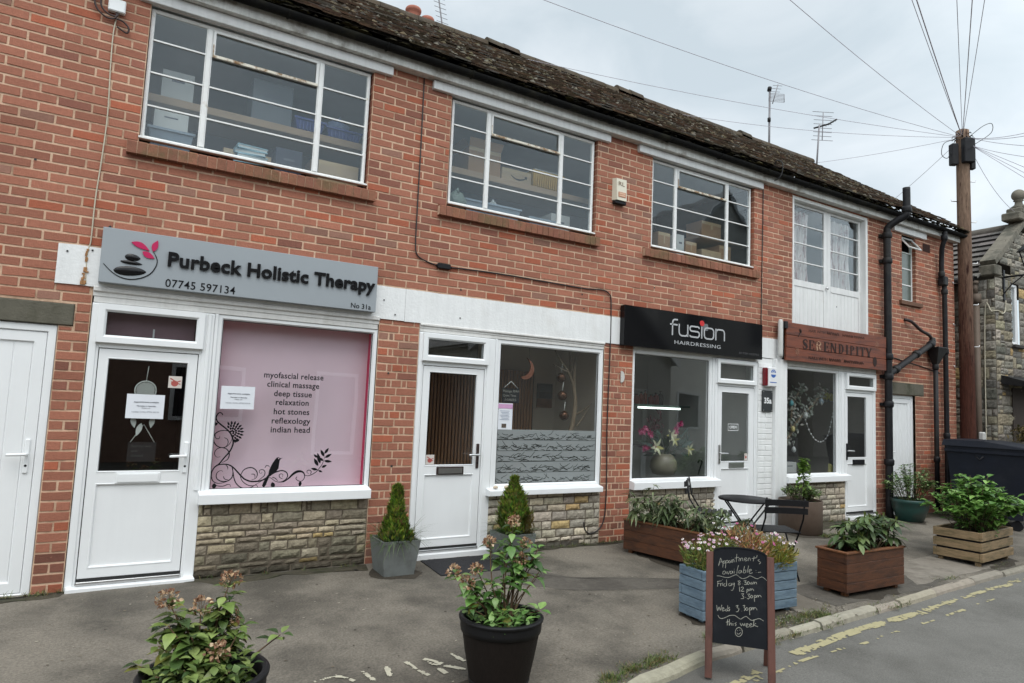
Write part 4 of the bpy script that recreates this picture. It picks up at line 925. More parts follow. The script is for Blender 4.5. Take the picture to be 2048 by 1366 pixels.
CHALK=[[(75,673),(86,717),(89,719),(101,691)],
[(79,696),(99,701)],
[(105,707),(101,666)],
[(105,704),(116,708),(116,697),(105,692)],
[(121,711),(118,663)],
[(121,708),(132,713),(134,701),(123,696)],
[(141,713),(136,702),(144,698),(149,707),(141,713)],
[(154,719),(154,701)],
[(156,734),(156,733)],
[(161,701),(161,718),(169,721),(171,705)],
[(188,758),(184,707)],
[(176,731),(201,739)],
[(201,714),(202,731),(209,732),(211,717),(213,732),(223,736),(225,719)],
[(235,728),(248,734),(244,741),(235,734),(239,720),(252,726)],
[(257,722),(258,737),(267,741),(272,725)],
[(294,754),(288,723)],
[(280,739),(307,747)],
[(312,764),(309,748)],
[(326,737),(316,732),(326,725),(333,719),(323,710)],
[(116,645),(104,641),(102,626),(114,627),(120,643),(124,629)],
[(129,644),(135,627),(144,648)],
[(156,650),(148,644),(149,632),(159,637),(161,650),(165,636)],
[(171,653),(173,637)],
[(172,664),(173,662)],
[(198,689),(191,661),(188,636)],
[(211,660),(201,654),(201,641),(212,646),(215,661),(219,645)],
[(235,688),(228,647),(240,650),(243,664),(230,662)],
[(260,693),(251,650)],
[(260,657),(277,667),(272,673),(262,663),(267,647),(284,653)],
[(304,670),(305,669)],
[(305,658),(306,657)],
[(316,658),(335,662)],
[(65,610),(84,611),(109,607),(139,608),(164,621),(186,630),(203,618),(223,610),(247,618),(267,632),(286,627),(311,619),(335,632),(349,630),(369,614)],
[(72,579),(70,544)],
[(67,575),(95,583)],
[(69,561),(82,565)],
[(87,568),(89,548),(90,561),(97,569)],
[(102,572),(102,552)],
[(99,592),(100,590)],
[(117,569),(109,563),(111,551),(124,557),(125,594),(127,555)],
[(149,575),(139,569),(142,557),(153,563),(154,575),(157,559)],
[(161,576),(164,564),(173,580),(171,555),(162,532),(152,533)],
[(206,596),(196,592),(201,584),(209,577),(201,568),(197,575),(208,589),(206,596)],
[(222,578),(223,577)],
[(230,596),(245,601),(238,588),(250,586),(245,576),(233,577)],
[(257,597),(251,586),(257,578),(266,588),(257,597)],
[(279,594),(272,588),(274,581),(280,587),(282,582)],
[(286,583),(287,595),(294,596),(295,585),(297,595),(305,597),(308,586)],
[(204,559),(206,530)],
[(213,553),(223,560),(228,552),(214,533),(233,535)],
[(250,549),(248,525)],
[(250,548),(259,550),(258,540),(250,537)],
[(264,540),(267,552),(273,553),(273,543),(276,552),(284,554),(291,544)],
[(214,516),(230,520),(222,506),(230,503),(228,491),(213,488)],
[(241,500),(243,499)],
[(252,518),(267,522),(258,509),(267,505),(259,492),(250,494)],
[(276,516),(270,506),(277,499),(285,510),(276,516)],
[(293,516),(295,480)],
[(293,515),(303,518),(303,507),(295,504)],
[(308,505),(310,518),(316,518),(317,509),(321,519),(328,521),(336,511)],
[(66,431),(72,398),(81,423),(87,402),(98,437)],
[(98,410),(111,417),(106,423),(98,413),(103,401),(116,408)],
[(128,416),(120,411),(123,403),(133,410),(133,439),(134,405)],
[(146,428),(138,422),(145,416),(143,407),(135,408)],
[(183,440),(196,446),(189,431),(201,428),(196,410),(184,406)],
[(216,414),(217,413)],
[(225,447),(237,451),(232,436),(240,432),(233,417)],
[(247,440),(241,428),(249,422),(257,433),(247,440)],
[(264,440),(266,397)],
[(264,439),(275,442),(274,429),(265,426)],
[(278,427),(282,442),(288,443),(289,431),(293,443),(301,444),(310,431)],
[(74,373),(84,358),(101,356),(126,368),(145,379),(174,384),(194,374),(211,366),(228,378),(245,386),(261,375),(278,367),(300,375),(324,383),(347,372)],
[(133,355),(131,319)],
[(124,337),(145,344)],
[(144,358),(143,320),(150,335),(156,334),(158,322)],
[(165,337),(166,323)],
[(165,347),(165,345)],
[(187,342),(177,336),(185,330),(179,322)],
[(208,343),(216,327),(223,342),(231,329),(237,346)],
[(242,333),(256,339),(252,346),(243,338),(247,324),(261,328)],
[(264,335),(278,342),(273,348),(265,340),(268,327),(283,333)],
[(292,372),(286,331)],
[(302,352),(289,341),(314,335)],
[(193,298),(194,294)],
[(207,302),(207,298)],
[(189,283),(196,276),(206,280),(211,289)],
[(200,316),(187,307),(180,289),(182,273),(194,263),(208,266),(219,280),(221,299),(213,312),(200,316)]]
def mm(L_): return [(a / 1000.0, b / 1000.0) for a, b in L_]
M_ink = mat('black_letter', (.007, .007, .008), .6, .1, 20, spec=.12)
M_silver = mat('silver_letter', rgb(196, 198, 200, .8), .4, .04, 20)
# grey therapy sign
SG = thing('shop_sign', 'long grey fascia sign reading Purbeck Holistic Therapy with stacked pebbles and crimson leaves', 'shop sign', (.96, -.09, 2.42))
M_greysign = mat('grey_sign_panel', rgb(158, 165, 170, .86), .5, .03, 3, 4)
mb = MB(); mb.box(-.142, 2.075, -.095, -.012, 2.418, 2.848, b=.003); mb.build('panel', M_greysign, SG)
mb = MB(); put_text(mb, 'Purbeck Holistic Therapy', .318, 2.052, 2.608, .115, -.112, .014, bold=.03, spacing=1.04); mb.build('lettering', M_ink, SG)
mb = MB(); put_text(mb, '07745 597134', .314, .838, 2.437, .066, -.0975, .003, bold=.006, spacing=1.05); put_text(mb, 'No 31a', 1.836, 2.026, 2.437, .047, -.0975, .003, bold=.006); mb.build('phone_number', M_ink, SG)
M_peb = mat('glossy_black_pebble', (.008, .008, .009), .18, .1, 10, spec=.3)
def pebble(cx, cz, w, h, tilt):
    mb = MB(); g = []
    for j in range(7):
        r = math.cos(j / 6 * math.pi / 2); yy = -.096 - .012 * math.sin(j / 6 * math.pi / 2)
        g.append([mb.vert((cx + w / 2 * r * (1 if abs(math.cos(a)) < .99 else 1.03) * math.cos(a), yy, cz + tilt * r * math.cos(a) + h / 2 * r * math.sin(a) * (1 - .15 * math.cos(a)))) for a in [k * 2 * math.pi / 28 for k in range(28)]])
    for j in range(6):
        for k in range(28): mb.face((g[j][k], g[j][(k + 1) % 28], g[j + 1][(k + 1) % 28], g[j + 1][k]), 0, None, True)
    mb.build('pebble', M_peb, SG)
pebble(.072, 2.636, .106, .054, -.002); pebble(.066, 2.594, .148, .030, -.003); pebble(.062, 2.527, .218, .074, .006)
M_leafc = mat('crimson_letter', rgb(190, 12, 84, .9), .4, .05, 10)
def leaf_poly(a, b, w, bend=0.0, n=9):
    ax, az = a; bx, bz = b; dx, dz = bx - ax, bz - az; ln = math.hypot(dx, dz); nx, nz = -dz / ln, dx / ln; up = []; dn = []
    for i in range(n + 1):
        t = i / n; h = w / 2 * math.sin(math.pi * t ** .85) ; o = bend * math.sin(math.pi * t)
        up.append((ax + dx * t + nx * (h + o), az + dz * t + nz * (h + o))); dn.append((ax + dx * t + nx * (-h + o), az + dz * t + nz * (-h + o)))
    return up + dn[-2:0:-1]
for a, b, w, bd_ in (((.054, 2.757), (.182, 2.706), .046, .008), ((.209, 2.704), (.235, 2.798), .044, .004), ((.134, 2.692), (.222, 2.650), .046, -.002)):
    mb = MB(); mb.prism(leaf_poly(a, b, w, bd_), -.104, -.0955); mb.build('leaf_emblem', M_leafc, SG)
mb = MB(); P = smoothc([(x, z, 0) for x, z in [(-.118, 2.562), (-.063, 2.507), (-.001, 2.472), (.069, 2.462), (.147, 2.484), (.205, 2.527), (.236, 2.585), (.243, 2.633), (.229, 2.673), (.209, 2.705)]], 6)
mb.stroke(P, [.004 + .004 * math.sin(math.pi * i / (len(P) - 1)) for i in range(len(P))], -.0985, -.0952); mb.build('arc_emblem', M_ink, SG)

# black hairdresser's sign
SG = thing('shop_sign', 'glossy black fascia sign reading fusion HAIRDRESSING in silver with a red dot', 'shop sign', (6.33, -.09, 2.36))
M_blackgloss = mat('gloss_black_acrylic', (.005, .005, .006), .08, .05, 3, spec=.3)
mb = MB(); mb.box(5.115, 7.575, -.092, -.013, 2.357, 2.838, b=.002); mb.build('panel', M_blackgloss, SG)
def arc(cx, cz, rx, rz, a0, a1, n=8): return [(cx + rx * math.cos(rad(a0 + (a1 - a0) * i / n)), cz + rz * math.sin(rad(a0 + (a1 - a0) * i / n))) for i in range(n + 1)]
lw = .019; mb = MB(); S = lambda p: mb.stroke(p, lw, -.0965, -.0922)
S([(5.887, 2.545), (5.887, 2.69)] + arc(5.927, 2.695, .040, .048, 180, 90) + [(5.975, 2.743)]); S([(5.845, 2.68), (5.972, 2.68)])
S([(6.0, 2.696), (6.0, 2.60)] + arc(6.05, 2.598, .05, .046, 180, 270) + [(6.10, 2.552)] + arc(6.10, 2.59, .049, .038, 270, 340)); S([(6.15, 2.697), (6.15, 2.546)])
S([(6.352, 2.684)][:0] + arc(6.322, 2.665, .032, .022, 0, 90, 5) + arc(6.222, 2.656, .034, .031, 90, 270, 8) + arc(6.322, 2.589, .034, .036, 90, -90, 8) + arc(6.222, 2.573, .034, .020, 270, 180, 5))
S([(6.399, 2.70), (6.399, 2.546)])
S(arc(6.53, 2.62, .083, .069, 0, 360, 4)[:0] + arc(6.568, 2.645, .049, .045, 0, 90, 6) + arc(6.494, 2.645, .049, .045, 90, 180, 6) + arc(6.494, 2.598, .049, .047, 180, 270, 6) + arc(6.568, 2.598, .049, .047, 270, 360, 6) + [(6.617, 2.645)])
S([(6.657, 2.697), (6.657, 2.546)]); S([(6.66, 2.66)][:0] + arc(6.71, 2.64, .05, .049, 170, 90, 5) + arc(6.768, 2.64, .05, .049, 90, 0, 6) + [(6.818, 2.546)])
mb.build('lettering', M_silver, SG)
mb = MB(); put_text(mb, 'HAIRDRESSING', 5.928, 6.75, 2.441, .048, -.0945, .002, bold=.0, spacing=1.1); mb.build('small_lettering', M_silver, SG)
mb = MB(); put_text(mb, '01929 422752', 7.11, 7.505, 2.405, .027, -.0935, .001, spacing=1.1); mb.build('phone_number', mat('dim_grey_letter', rgb(92, 92, 94, .7), .5), SG)
mb = MB(); mb.prism(arc(6.402, 2.741, .041, .036, 0, 345, 22), -.0975, -.0924); mb.build('red_dot', mat('red_letter', rgb(206, 40, 44, .9), .4), SG)
mb = MB(); mb.prism(arc(6.495, 2.722, .020, .020, 0, 90, 4) + arc(6.440, 2.722, .020, .020, 90, 180, 4) + arc(6.440, 2.672, .020, .020, 180, 270, 4) + arc(6.495, 2.672, .020, .020, 270, 360, 4), -.0938, -.0923); mb.build('grey_square', mat('grey_letter', rgb(120, 124, 128, .7), .4), SG)

# timber nail bar sign
SG = thing('shop_sign', 'brown stained timber sign with burnt-in SERENDIPITY lettering and carved flowers', 'shop sign', (9.28, -.1, 2.38))
M_sgw = mat('stained_sign_board', rgb(132, 66, 38, .72), .55, .22, 5, 9, .25, 40, base2=rgb(96, 46, 28, .66), b2scale=2.2, b2lo=.45, b2hi=.66, stretch=(.9, 6, 9))
M_burn = mat('burnt_wood', rgb(44, 20, 14, .7), .8, .3, 20)
for i, (a, b) in enumerate(((2.385, 2.565), (2.5675, 2.745), (2.7475, 2.925))):
    mb = MB(); mb.box(8.045 + .006 * (i % 2), 10.525 - .008 * (i % 2), -.122 - .001 * i, -.085, a, b, b=.005); mb.build('board', M_sgw, SG)
mb = MB()
for x in (8.12, 10.4): mb.box(x - .03, x + .03, -.0845, -.02, 2.40, 2.9)
mb.box(8.0, 8.06, -.14, -.02, 2.83, 2.93, b=.004)
mb.build('bracket', M_castiron, SG)
def serif(ch, x0, x1, z0, z1, mb, yf=-.1265, m=0):
    w = x1 - x0; h = z1 - z0; tk = w * .27; tn = w * .1; s = h * .06
    B = lambda a, b, c, d: mb.prism([(x0 + a, z0 + c), (x0 + b, z0 + c), (x0 + b, z0 + d), (x0 + a, z0 + d)], yf, -.1205, m)
    Q = lambda *p: mb.prism([(x0 + a, z0 + b) for a, b in p], yf, -.1205, m)
    def stem(a, t=tk): B(a, a + t, s, h - s); B(a - w * .05, a + t + w * .05, 0, s); B(a - w * .05, a + t + w * .05, h - s, h)
    if ch == 'I': stem(w * .3, w * .4)
    elif ch == 'E':
        stem(w * .08); B(w * .08 + tk, w * .92, h - s, h); B(w * .08 + tk, w * .92, 0, s); B(w * .08 + tk, w * .7, h * .47, h * .54); B(w * .82, w * .92, h * .78, h - s); B(w * .82, w * .92, s, h * .22); B(w * .62, w * .7, h * .4, h * .62)
    elif ch == 'N': stem(w * .08, tk * .5); stem(w * .78, tk * .5); Q((w * .08, h), (w * .08 + tk * .9, h), (w * .9, 0), (w * .9 - tk * .8, 0))
    elif ch == 'D':
        stem(w * .08); P = [(x0 + x, z) for x, z in arc(w * .38, z0 + h / 2, w * .56, h / 2, -90, 90, 14)]; P2 = [(x0 + x, z) for x, z in arc(w * .36, z0 + h / 2, w * .30, h / 2 - s, 90, -90, 14)]
        for i in range(14): mb.prism([P[i], P[i + 1], P2[13 - i], P2[14 - i]], yf, -.1205, m)
    elif ch in 'PR':
        stem(w * .08); P = [(x0 + x, z) for x, z in arc(w * .40, z0 + h * .74, w * .50, h * .26, -90, 90, 12)]; P2 = [(x0 + x, z) for x, z in arc(w * .38, z0 + h * .74, w * .26, h * .2, 90, -90, 12)]
        for i in range(12): mb.prism([P[i], P[i + 1], P2[11 - i], P2[12 - i]], yf, -.1205, m)
        if ch == 'R': Q((w * .42, h * .5), (w * .66, h * .5), (w * 1.0, 0), (w * .74, 0))
    elif ch == 'T': stem(w * .36, tk * 1.05); B(w * .04, w * .36, h - s, h); B(w * .62, w * .96, h - s, h); B(w * .04, w * .12, h * .75, h - s); B(w * .88, w * .96, h * .75, h - s)
    elif ch == 'Y': B(w * .36, w * .64, 0, h * .42); B(w * .25, w * .75, 0, s); Q((w * .0, h), (w * .3, h), (w * .62, h * .42), (w * .36, h * .42)); Q((w * .82, h), (w * .98, h), (w * .64, h * .42), (w * .52, h * .42))
    elif ch == 'S':
        P = smoothc([(x0 + w * .86, z0 + h * .74, 0), (x0 + w * .76, z0 + h * .93, 0), (x0 + w * .48, z0 + h * .97, 0), (x0 + w * .2, z0 + h * .82, 0), (x0 + w * .28, z0 + h * .60, 0), (x0 + w * .62, z0 + h * .44, 0), (x0 + w * .80, z0 + h * .25, 0), (x0 + w * .58, z0 + h * .05, 0), (x0 + w * .28, z0 + h * .05, 0), (x0 + w * .12, z0 + h * .27, 0)], 5)
        n = len(P); mb.stroke(P, [w * (.10 + .24 * math.exp(-((i / n - .5) / .22) ** 2)) for i in range(n)], yf, -.1205, m)
mb = MB(); pale = MB()
LT = [('S', 8.401, 8.527), ('E', 8.547, 8.68), ('R', 8.705, 8.846), ('E', 8.898, 9.036), ('N', 9.057, 9.208), ('D', 9.257, 9.395), ('I', 9.425, 9.52), ('P', 9.551, 9.665), ('I', 9.685, 9.79), ('T', 9.80, 9.945), ('Y', 9.955, 10.12)]
for i, (ch, a, b) in enumerate(LT): serif(ch, a, b, 2.572, 2.712, pale if i == 2 else mb)
mb.build('lettering', M_burn, SG)
pale.build('worn_letter', mat('bare_pale_wood', rgb(196, 158, 128, .75), .8, .35, 60, base2=rgb(110, 58, 38, .7), b2scale=34, b2lo=.42, b2hi=.56), SG)
mb = MB(); sr = random.Random(4)
def scrawl(x0, x1, z, h):
    x = x0
    while x < x1 - .02:
        w = sr.uniform(.028, .05); P = [(x, z), (x + .004, z + h), (x + w * .5, z + h * sr.uniform(.2, .9)), (x + w * .8, z + h * sr.uniform(.6, 1)), (x + w * .85, z)]
        mb.stroke(P, .009, -.1262, -.1205); x += w + .012
put_text(mb, 'HAIR WITH', 8.547, 8.93, 2.826, .044, -.1245, .004, bold=.008); scrawl(8.98, 9.27, 2.828, .044); scrawl(9.36, 9.62, 2.832, .04); scrawl(9.66, 9.93, 2.836, .036)
put_text(mb, 'NAILS WITH', 8.545, 8.985, 2.437, .044, -.1245, .004, bold=.008); scrawl(9.03, 9.32, 2.44, .042); scrawl(9.40, 9.9, 2.444, .04)
mb.build('small_lettering', M_burn, SG)
mb = MB()
for cx, cz in ((8.285, 2.52), (10.262, 2.785)):
    for k in range(7): a = k * 2 * math.pi / 7 + .3; mb.prism(leaf_poly((cx + .008 * math.cos(a), cz + .008 * math.sin(a)), (cx + .062 * math.cos(a), cz + .066 * math.sin(a)), .02), -.1255, -.1205)
mb.build('carved_flower', mat('carved_pale_wood', rgb(150, 104, 84, .7), .8, .3, 30), SG)
mb = MB(); mb.stroke([(8.30, 2.735), (8.33, 2.775), (8.36, 2.815)], [.012, .016, .02], -.1262, -.1205); 
for k in range(5): mb.prism(leaf_poly((8.345, 2.80), (8.345 + .05 * math.cos(rad(20 + k * 25)), 2.80 + .06 * math.sin(rad(20 + k * 25))), .018), -.1262, -.1205)
mb.prism(arc(10.205, 2.51, .052, .075, 0, 350, 16), -.1262, -.1205); mb.build('carved_motif', M_burn, SG)
# white round-topped trunking on the wall left of the timber sign
mb = MB(); mb.tube([(7.965, -.085, 2.42), (7.965, -.085, 2.47), (7.965, -.085, 2.92), (7.965, -.085, 2.955)], [.034, .036, .036, .02], 10); mb.build
o = mb.build('wall_trunking', mat('old_white_plastic', rgb(206, 206, 202, .8), .4, .06, 6)); tag(o, 'slim white round-topped trunking standing upright between the black and timber signs', 'trunking')

# number plate, alarm boxes, junction boxes
PL = thing('number_plate', 'dark slate plate numbered 35a on the white pier', 'number plate', (7.775, -.02, 1.66))
mb = MB(); mb.box(7.665, 7.875, -.034, -.0152, 1.655, 1.948, b=.003); 
mb.build('plate', mat('slate', rgb(46, 50, 52, .8), .5, .15, 14), PL)
mb = MB(); put_text(mb, '35a', 7.695, 7.85, 1.772, .078, -.0355, .002, bold=.035); mb.build('numerals', M_white, PL)
for x in (7.683, 7.857):
    for z in (1.675, 1.93): mb = MB(); mb.prism(arc(x, z, .007, .007, 0, 330, 10), -.0375, -.0342); mb.build('screw', M_chrome, PL)
AL = thing('alarm_box', 'cream alarm box high on the brickwork between second and third upper windows', 'alarm box', (5.04, -.03, 4.07))
M_cream = mat('aged_cream_plastic', rgb(226, 220, 200, .82), .45, .04, 6)
mb = MB(); v = [(4.945, .0, 4.09), (5.13, .0, 4.09), (5.13, .0, 4.36), (4.945, .0, 4.36), (4.965, -.075, 4.085), (5.112, -.075, 4.085), (5.116, -.06, 4.352), (4.962, -.06, 4.352)]
iv = [mb.vert(p) for p in v]
for f in ((4, 5, 6, 7), (0, 4, 7, 3), (5, 1, 2, 6), (7, 6, 2, 3), (0, 1, 5, 4)): mb.face([iv[i] for i in f])
mb.build('case', M_cream, AL)
mb = MB(); mb.box(4.952, 5.122, -.062, -.0, 4.045, 4.083, b=.006); mb.build('base', M_black, AL)
mb = MB(); put_text(mb, 'RL', 4.99, 5.085, 4.265, .052, -.0685, .002, bold=.0); mb.build('lettering', mat('faded_brown_print', rgb(150, 132, 112, .8), .6), AL)
mb = MB(); mb.prism([(4.985, 4.125), (5.095, 4.125), (5.095, 4.185), (4.985, 4.185)], -.0765, -.0720); mb.prism([(4.995, 4.135), (5.085, 4.135), (5.085, 4.152), (4.995, 4.152)], -.0775, -.0766, 1); mb.prism([(4.995, 4.16), (5.085, 4.16), (5.085, 4.177), (4.995, 4.177)], -.0775, -.0766, 1); mb.build('label_plate', [mat('faded_orange_print', rgb(196, 128, 96, .8), .6), mat('faded_peach', rgb(230, 190, 160, .8), .6)], AL)
AL = thing('alarm_box', 'white alarm box with a red edge and blue round emblem above the number plate', 'alarm box', (7.78, -.03, 2.0))
mb = MB(); mb.box(7.715, 7.888, -.095, -.012, 2.0, 2.268, b=.012); mb.build('case', mat('alarm_white', (.74, .745, .75), .35), AL)
mb = MB(); mb.box(7.672, 7.7145, -.085, -.012, 2.01, 2.26, b=.012); mb.build('lens', mat('red_lens', rgb(120, 16, 28, .8), .25), AL)
M_blue = mat('blue_print', rgb(46, 98, 176, .9), .4)
mb = MB(); mb.prism(arc(7.808, 2.188, .052, .05, 8, 172, 14), -.0965, -.0952); mb.prism(arc(7.808, 2.176, .052, .05, 188, 352, 14), -.0965, -.0952); mb.prism([(7.735, 2.055), (7.875, 2.055), (7.875, 2.066), (7.735, 2.066)], -.0965, -.0952); mb.build('emblem', M_blue, AL)
mb = MB(); mb.stroke([(7.775, 2.2), (7.80, 2.222), (7.835, 2.212)], .007, -.0972, -.0966); mb.stroke([(7.79, 2.196), (7.835, 2.198)], .006, -.0972, -.0966); mb.build('emblem_mark', M_white, AL)
o = MB(); o.prism(arc(5.163, 1.99, .048, .068, -100, 100, 16), -.012, .0); o.box(5.15, 5.175, -.0135, -.0121, 1.985, 2.0)
tag(o.build('wall_plate', mat('chipped_white_enamel', rgb(214, 212, 206, .8), .5, .1, 14)), 'small half-round white plate on the brick pier beside the hairdresser window', 'wall plate')
JB = thing('junction_box', 'white telephone junction box with looped dark cables at the top left corner', 'junction box', (-.2, -.03, 4.6))
mb = MB(); mb.box(-.262, -.142, -.05, .0, 4.60, 4.705, b=.008); mb.build('case', M_white, JB)
mb = MB()
for P in ([(-.20, -.03, 4.60), (-.21, -.03, 4.55), (-.27, -.03, 4.54), (-.34, -.03, 4.60), (-.36, -.03, 4.72), (-.34, -.03, 4.95)], [(-.19, -.03, 4.60), (-.2, -.03, 4.57), (-.26, -.035, 4.57), (-.31, -.035, 4.63), (-.31, -.035, 4.78), (-.28, -.03, 4.95)], [(-.2, -.03, 4.55), (-.15, -.03, 4.54), (-.11, -.03, 4.50), (-.12, -.02, 4.46), (-.19, -.02, 4.49)]):
    mb.tube(smoothc(P, 6), .0075, 6)
mb.build('cable_loop', mat('brown_cable', rgb(62, 44, 42, .8), .5), JB)
def cable(label, pts, r, m, cat='cable'):
    mb = MB(); mb.tube(smoothc(pts, 5), r, 6); return tag(mb.build('wall_cable', m), label, cat)
cable('thin white cable running down the brickwork left of the first upper window', [(x, -.010, z) for x, z in [(-.199, 4.56), (-.21, 4.438), (-.208, 4.208), (-.193, 3.758), (-.202, 3.389), (-.216, 3.063), (-.217, 2.745), (-.225, 2.69), (-.232, 2.6), (-.222, 2.40)]], .0052, mat('white_cable', rgb(206, 198, 176, .8), .5))
cable('thin dark cable dropping from the eaves between the first and second upper windows', [(x, -.010, z) for x, z in [(2.463, 4.86), (2.468, 4.163), (2.468, 3.444), (2.472, 3.14), (2.50, 3.04), (2.60, 2.995), (2.715, 2.972)]], .0065, mat('black_cable', (.02, .016, .016), .5))
CB = MB(); CB.box(2.716, 2.856, -.04, .0, 2.944, 2.996, b=.006); CB.tube([(2.73, -.018, 2.97), (2.70, -.018, 2.972)], .011, 8); CB.tube([(2.84, -.018, 2.97), (2.875, -.018, 2.968)], .011, 8)
tag(CB.build('cable_joint', M_black), 'small black cable joint box fixed to the brickwork above the white band', 'joint box')
cable('thin dark cable running right along the brickwork then down the pier beside the second shop', [(x, -.012 if z > 2.75 or z < 2.36 else -.022, z) for x, z in [(2.87, 2.968), (2.972, 2.976), (3.447, 2.985), (4.093, 2.978), (4.581, 2.972), (4.838, 2.987), (4.937, 2.952), (4.971, 2.855), (4.977, 2.293), (4.965, 1.419), (4.982, .79), (4.968, .395), (4.90, .25), (4.78, .20), (4.70, .235), (4.67, .33)]], .0075, MATS['black_cable'])
cable('thin dark cable dropping from the gutter bracket down to the black sign', [(x, -.010, z) for x, z in [(7.672, 4.86), (7.668, 4.3), (7.662, 3.9), (7.655, 3.3), (7.65, 2.86)]], .0068, MATS['black_cable'])
cable('dark cable crossing the brickwork behind the branch waste pipe', [(x, -.009, z) for x, z in [(10.70, 2.66), (11.2, 2.60), (11.8, 2.54), (12.4, 2.46)]], .008, MATS['black_cable'])

# ================================================================ window lettering, vinyl art and notices
GY = Y + .0255
WL = thing('window_lettering', 'black list of therapies, myofascial release to indian head, on the pink window', 'lettering', (1.4, GY, 1.28))
rows = [('myofascial release', 1.148, 1.668, 1.757), ('clinical massage', 1.180, 1.634, 1.678), ('deep tissue', 1.243, 1.573, 1.598), ('relaxation', 1.264, 1.55, 1.522), ('hot stones', 1.252, 1.561, 1.440), ('reflexology', 1.241, 1.576, 1.359), ('indian head', 1.238, 1.577, 1.281)]
for s_, a, b, z in rows:
    mb = MB(); put_text(mb, s_, a, b, z, .053, GY - .001, .001, bold=.016, spacing=1.05); mb.build('text_line', M_ink, WL)
ART = thing('window_decal', 'black scrolling vine decal with bird, flower and leaves along the pink window corner', 'decal', (1.2, GY, .8))
mb = MB()
for i, c in enumerate(VINE):
    P = smoothc([(a, b, 0) for a, b in mm(c)], 6); n = len(P); wd = .0105 if i in (0, 6, 7) else .0075 if i in (1, 8, 11, 13, 5) else .0055
    if i == 7: ws = [.006 + .016 * math.exp(-((k / n - .3) / .16) ** 2) for k in range(n)]
    else: ws = [max(.003, wd * (.45 + .75 * math.sin(math.pi * min(1, .12 + k / n)))) for k in range(n)]
    mb.stroke(P, ws, GY - .001 - .00005 * i, GY)
mb.build('vine', M_ink, ART)
mb = MB()
for i, l in enumerate(VLEAF):
    a, b, c, d, w = [v / 1000 for v in l]; mb.prism(leaf_poly((a, b), (c, d), w), GY - .0018 - .00005 * i, GY - .0012)
mb.build('leaves', M_ink, ART)
mb = MB(); mb.prism(mm(BIRD), GY - .0035, GY - .0030); mb.build('bird', M_ink, ART)
mb = MB(); mb.prism(arc(mm(BIRD)[2][0] + .002, mm(BIRD)[2][1] - .012, .0045, .0045, 0, 330, 10), GY - .0040, GY - .0036); mb.build('bird_eye', M_pink, ART)
mb = MB(); fx, fz = mm(FLOWER)[0]; k = 0
for ring_, (n_, r0, r1) in enumerate(((11, .062, .098), (9, .042, .070), (7, .022, .045), (4, .004, .022))):
    for i in range(n_):
        a = rad(-70 + 185 * (i + .5 * (ring_ % 2)) / (n_ - 1)); k += 1
        mb.prism(leaf_poly((fx + r0 * math.cos(a), fz + r0 * math.sin(a)), (fx + r1 * math.cos(a), fz + r1 * math.sin(a)), .017), GY - .0024 - .00004 * k, GY - .0012)
mb.build('flower', M_ink, ART)
M_paper = mat('white_paper', (.72, .745, .79), .8, .02, 6); M_greyink = mat('grey_print', rgb(96, 100, 112, .8), .8)
def notice(label, x0, x1, z0, z1, y, kind=0, tilt=0.0):
    T = thing('paper_notice', label, 'notice', ((x0 + x1) / 2, y, z0))
    mb = MB(); n = 6; g = []
    for i in range(n + 1):
        x = x0 + (x1 - x0) * i / n; c = -.004 * math.sin(math.pi * i / n) ; g.append([mb.vert((x, y + c * .5, z0 + tilt * i / n)), mb.vert((x, y + c, z1 + tilt * i / n)), mb.vert((x, y + c * .5 + .0006, z0 + tilt * i / n)), mb.vert((x, y + c + .0006, z1 + tilt * i / n))])
    for i in range(n):
        a, b = g[i], g[i + 1]; mb.face((a[0], b[0], b[1], a[1])); mb.face((a[2], a[3], b[3], b[2])); mb.face((a[0], a[2], b[2], b[0])); mb.face((a[1], b[1], b[3], a[3]))
    mb.face((g[0][0], g[0][1], g[0][3], g[0][2])); mb.face((g[n][0], g[n][2], g[n][3], g[n][1])); mb.build('sheet', M_paper, T)
    w, h = x1 - x0, z1 - z0; mb = MB()
    if kind == 0:
        put_text(mb, 'Appointments available', x0 + w * .19, x1 - w * .15, z0 + h * .66, h * .045, y - .0055, .001, bold=.02)
        put_text(mb, 'Thursday or Saturday', x0 + w * .27, x1 - w * .22, z0 + h * .50, h * .04, y - .0055, .001, bold=.02)
        put_text(mb, 'Please call', x0 + w * .41, x1 - w * .37, z0 + h * .42, h * .032, y - .0055, .001)
        put_text(mb, 'Contact number 07745 597134', x0 + w * .15, x1 - w * .12, z0 + h * .26, h * .035, y - .0055, .001)
        mb.build('print', M_greyink, T)
    else:
        mb.box(x0 + .004, x1 - .004, y - .0052, y - .0048, z1 - h * .20, z1 - h * .03); mb.build('pink_heading', mat('pink_print', rgb(214, 164, 204, .8), .8), T)
        m2 = MB()
        for k in range(7): m2.box(x0 + w * (.2 + .06 * (k % 3)), x1 - w * (.2 + .05 * (k % 2)), y - .0052, y - .0048, z1 - h * (.30 + k * .055), z1 - h * (.285 + k * .055))
        m2.build('print', mat('pale_print', rgb(150, 164, 186, .8), .8), T)
        m2 = MB(); m2.box(x0 + w * .33, x0 + w * .62, y - .0052, y - .0048, z0 + h * .07, z0 + h * .22); m2.build('photo', mat('photo_print', rgb(96, 84, 74, .8), .8, .6, 60), T)
notice('white printed notice taped to the glass of the first shop door', .126, .393, 1.378, 1.57, Y + .009, 0, -.002)
notice('white printed notice on the pink window beside the therapy list', .812, 1.082, 1.473, 1.667, GY - .006, 0, .002)
notice('white leaflet with a pink heading in the second shop window', 3.508, 3.704, 1.343, 1.62, GY - .002, 1)
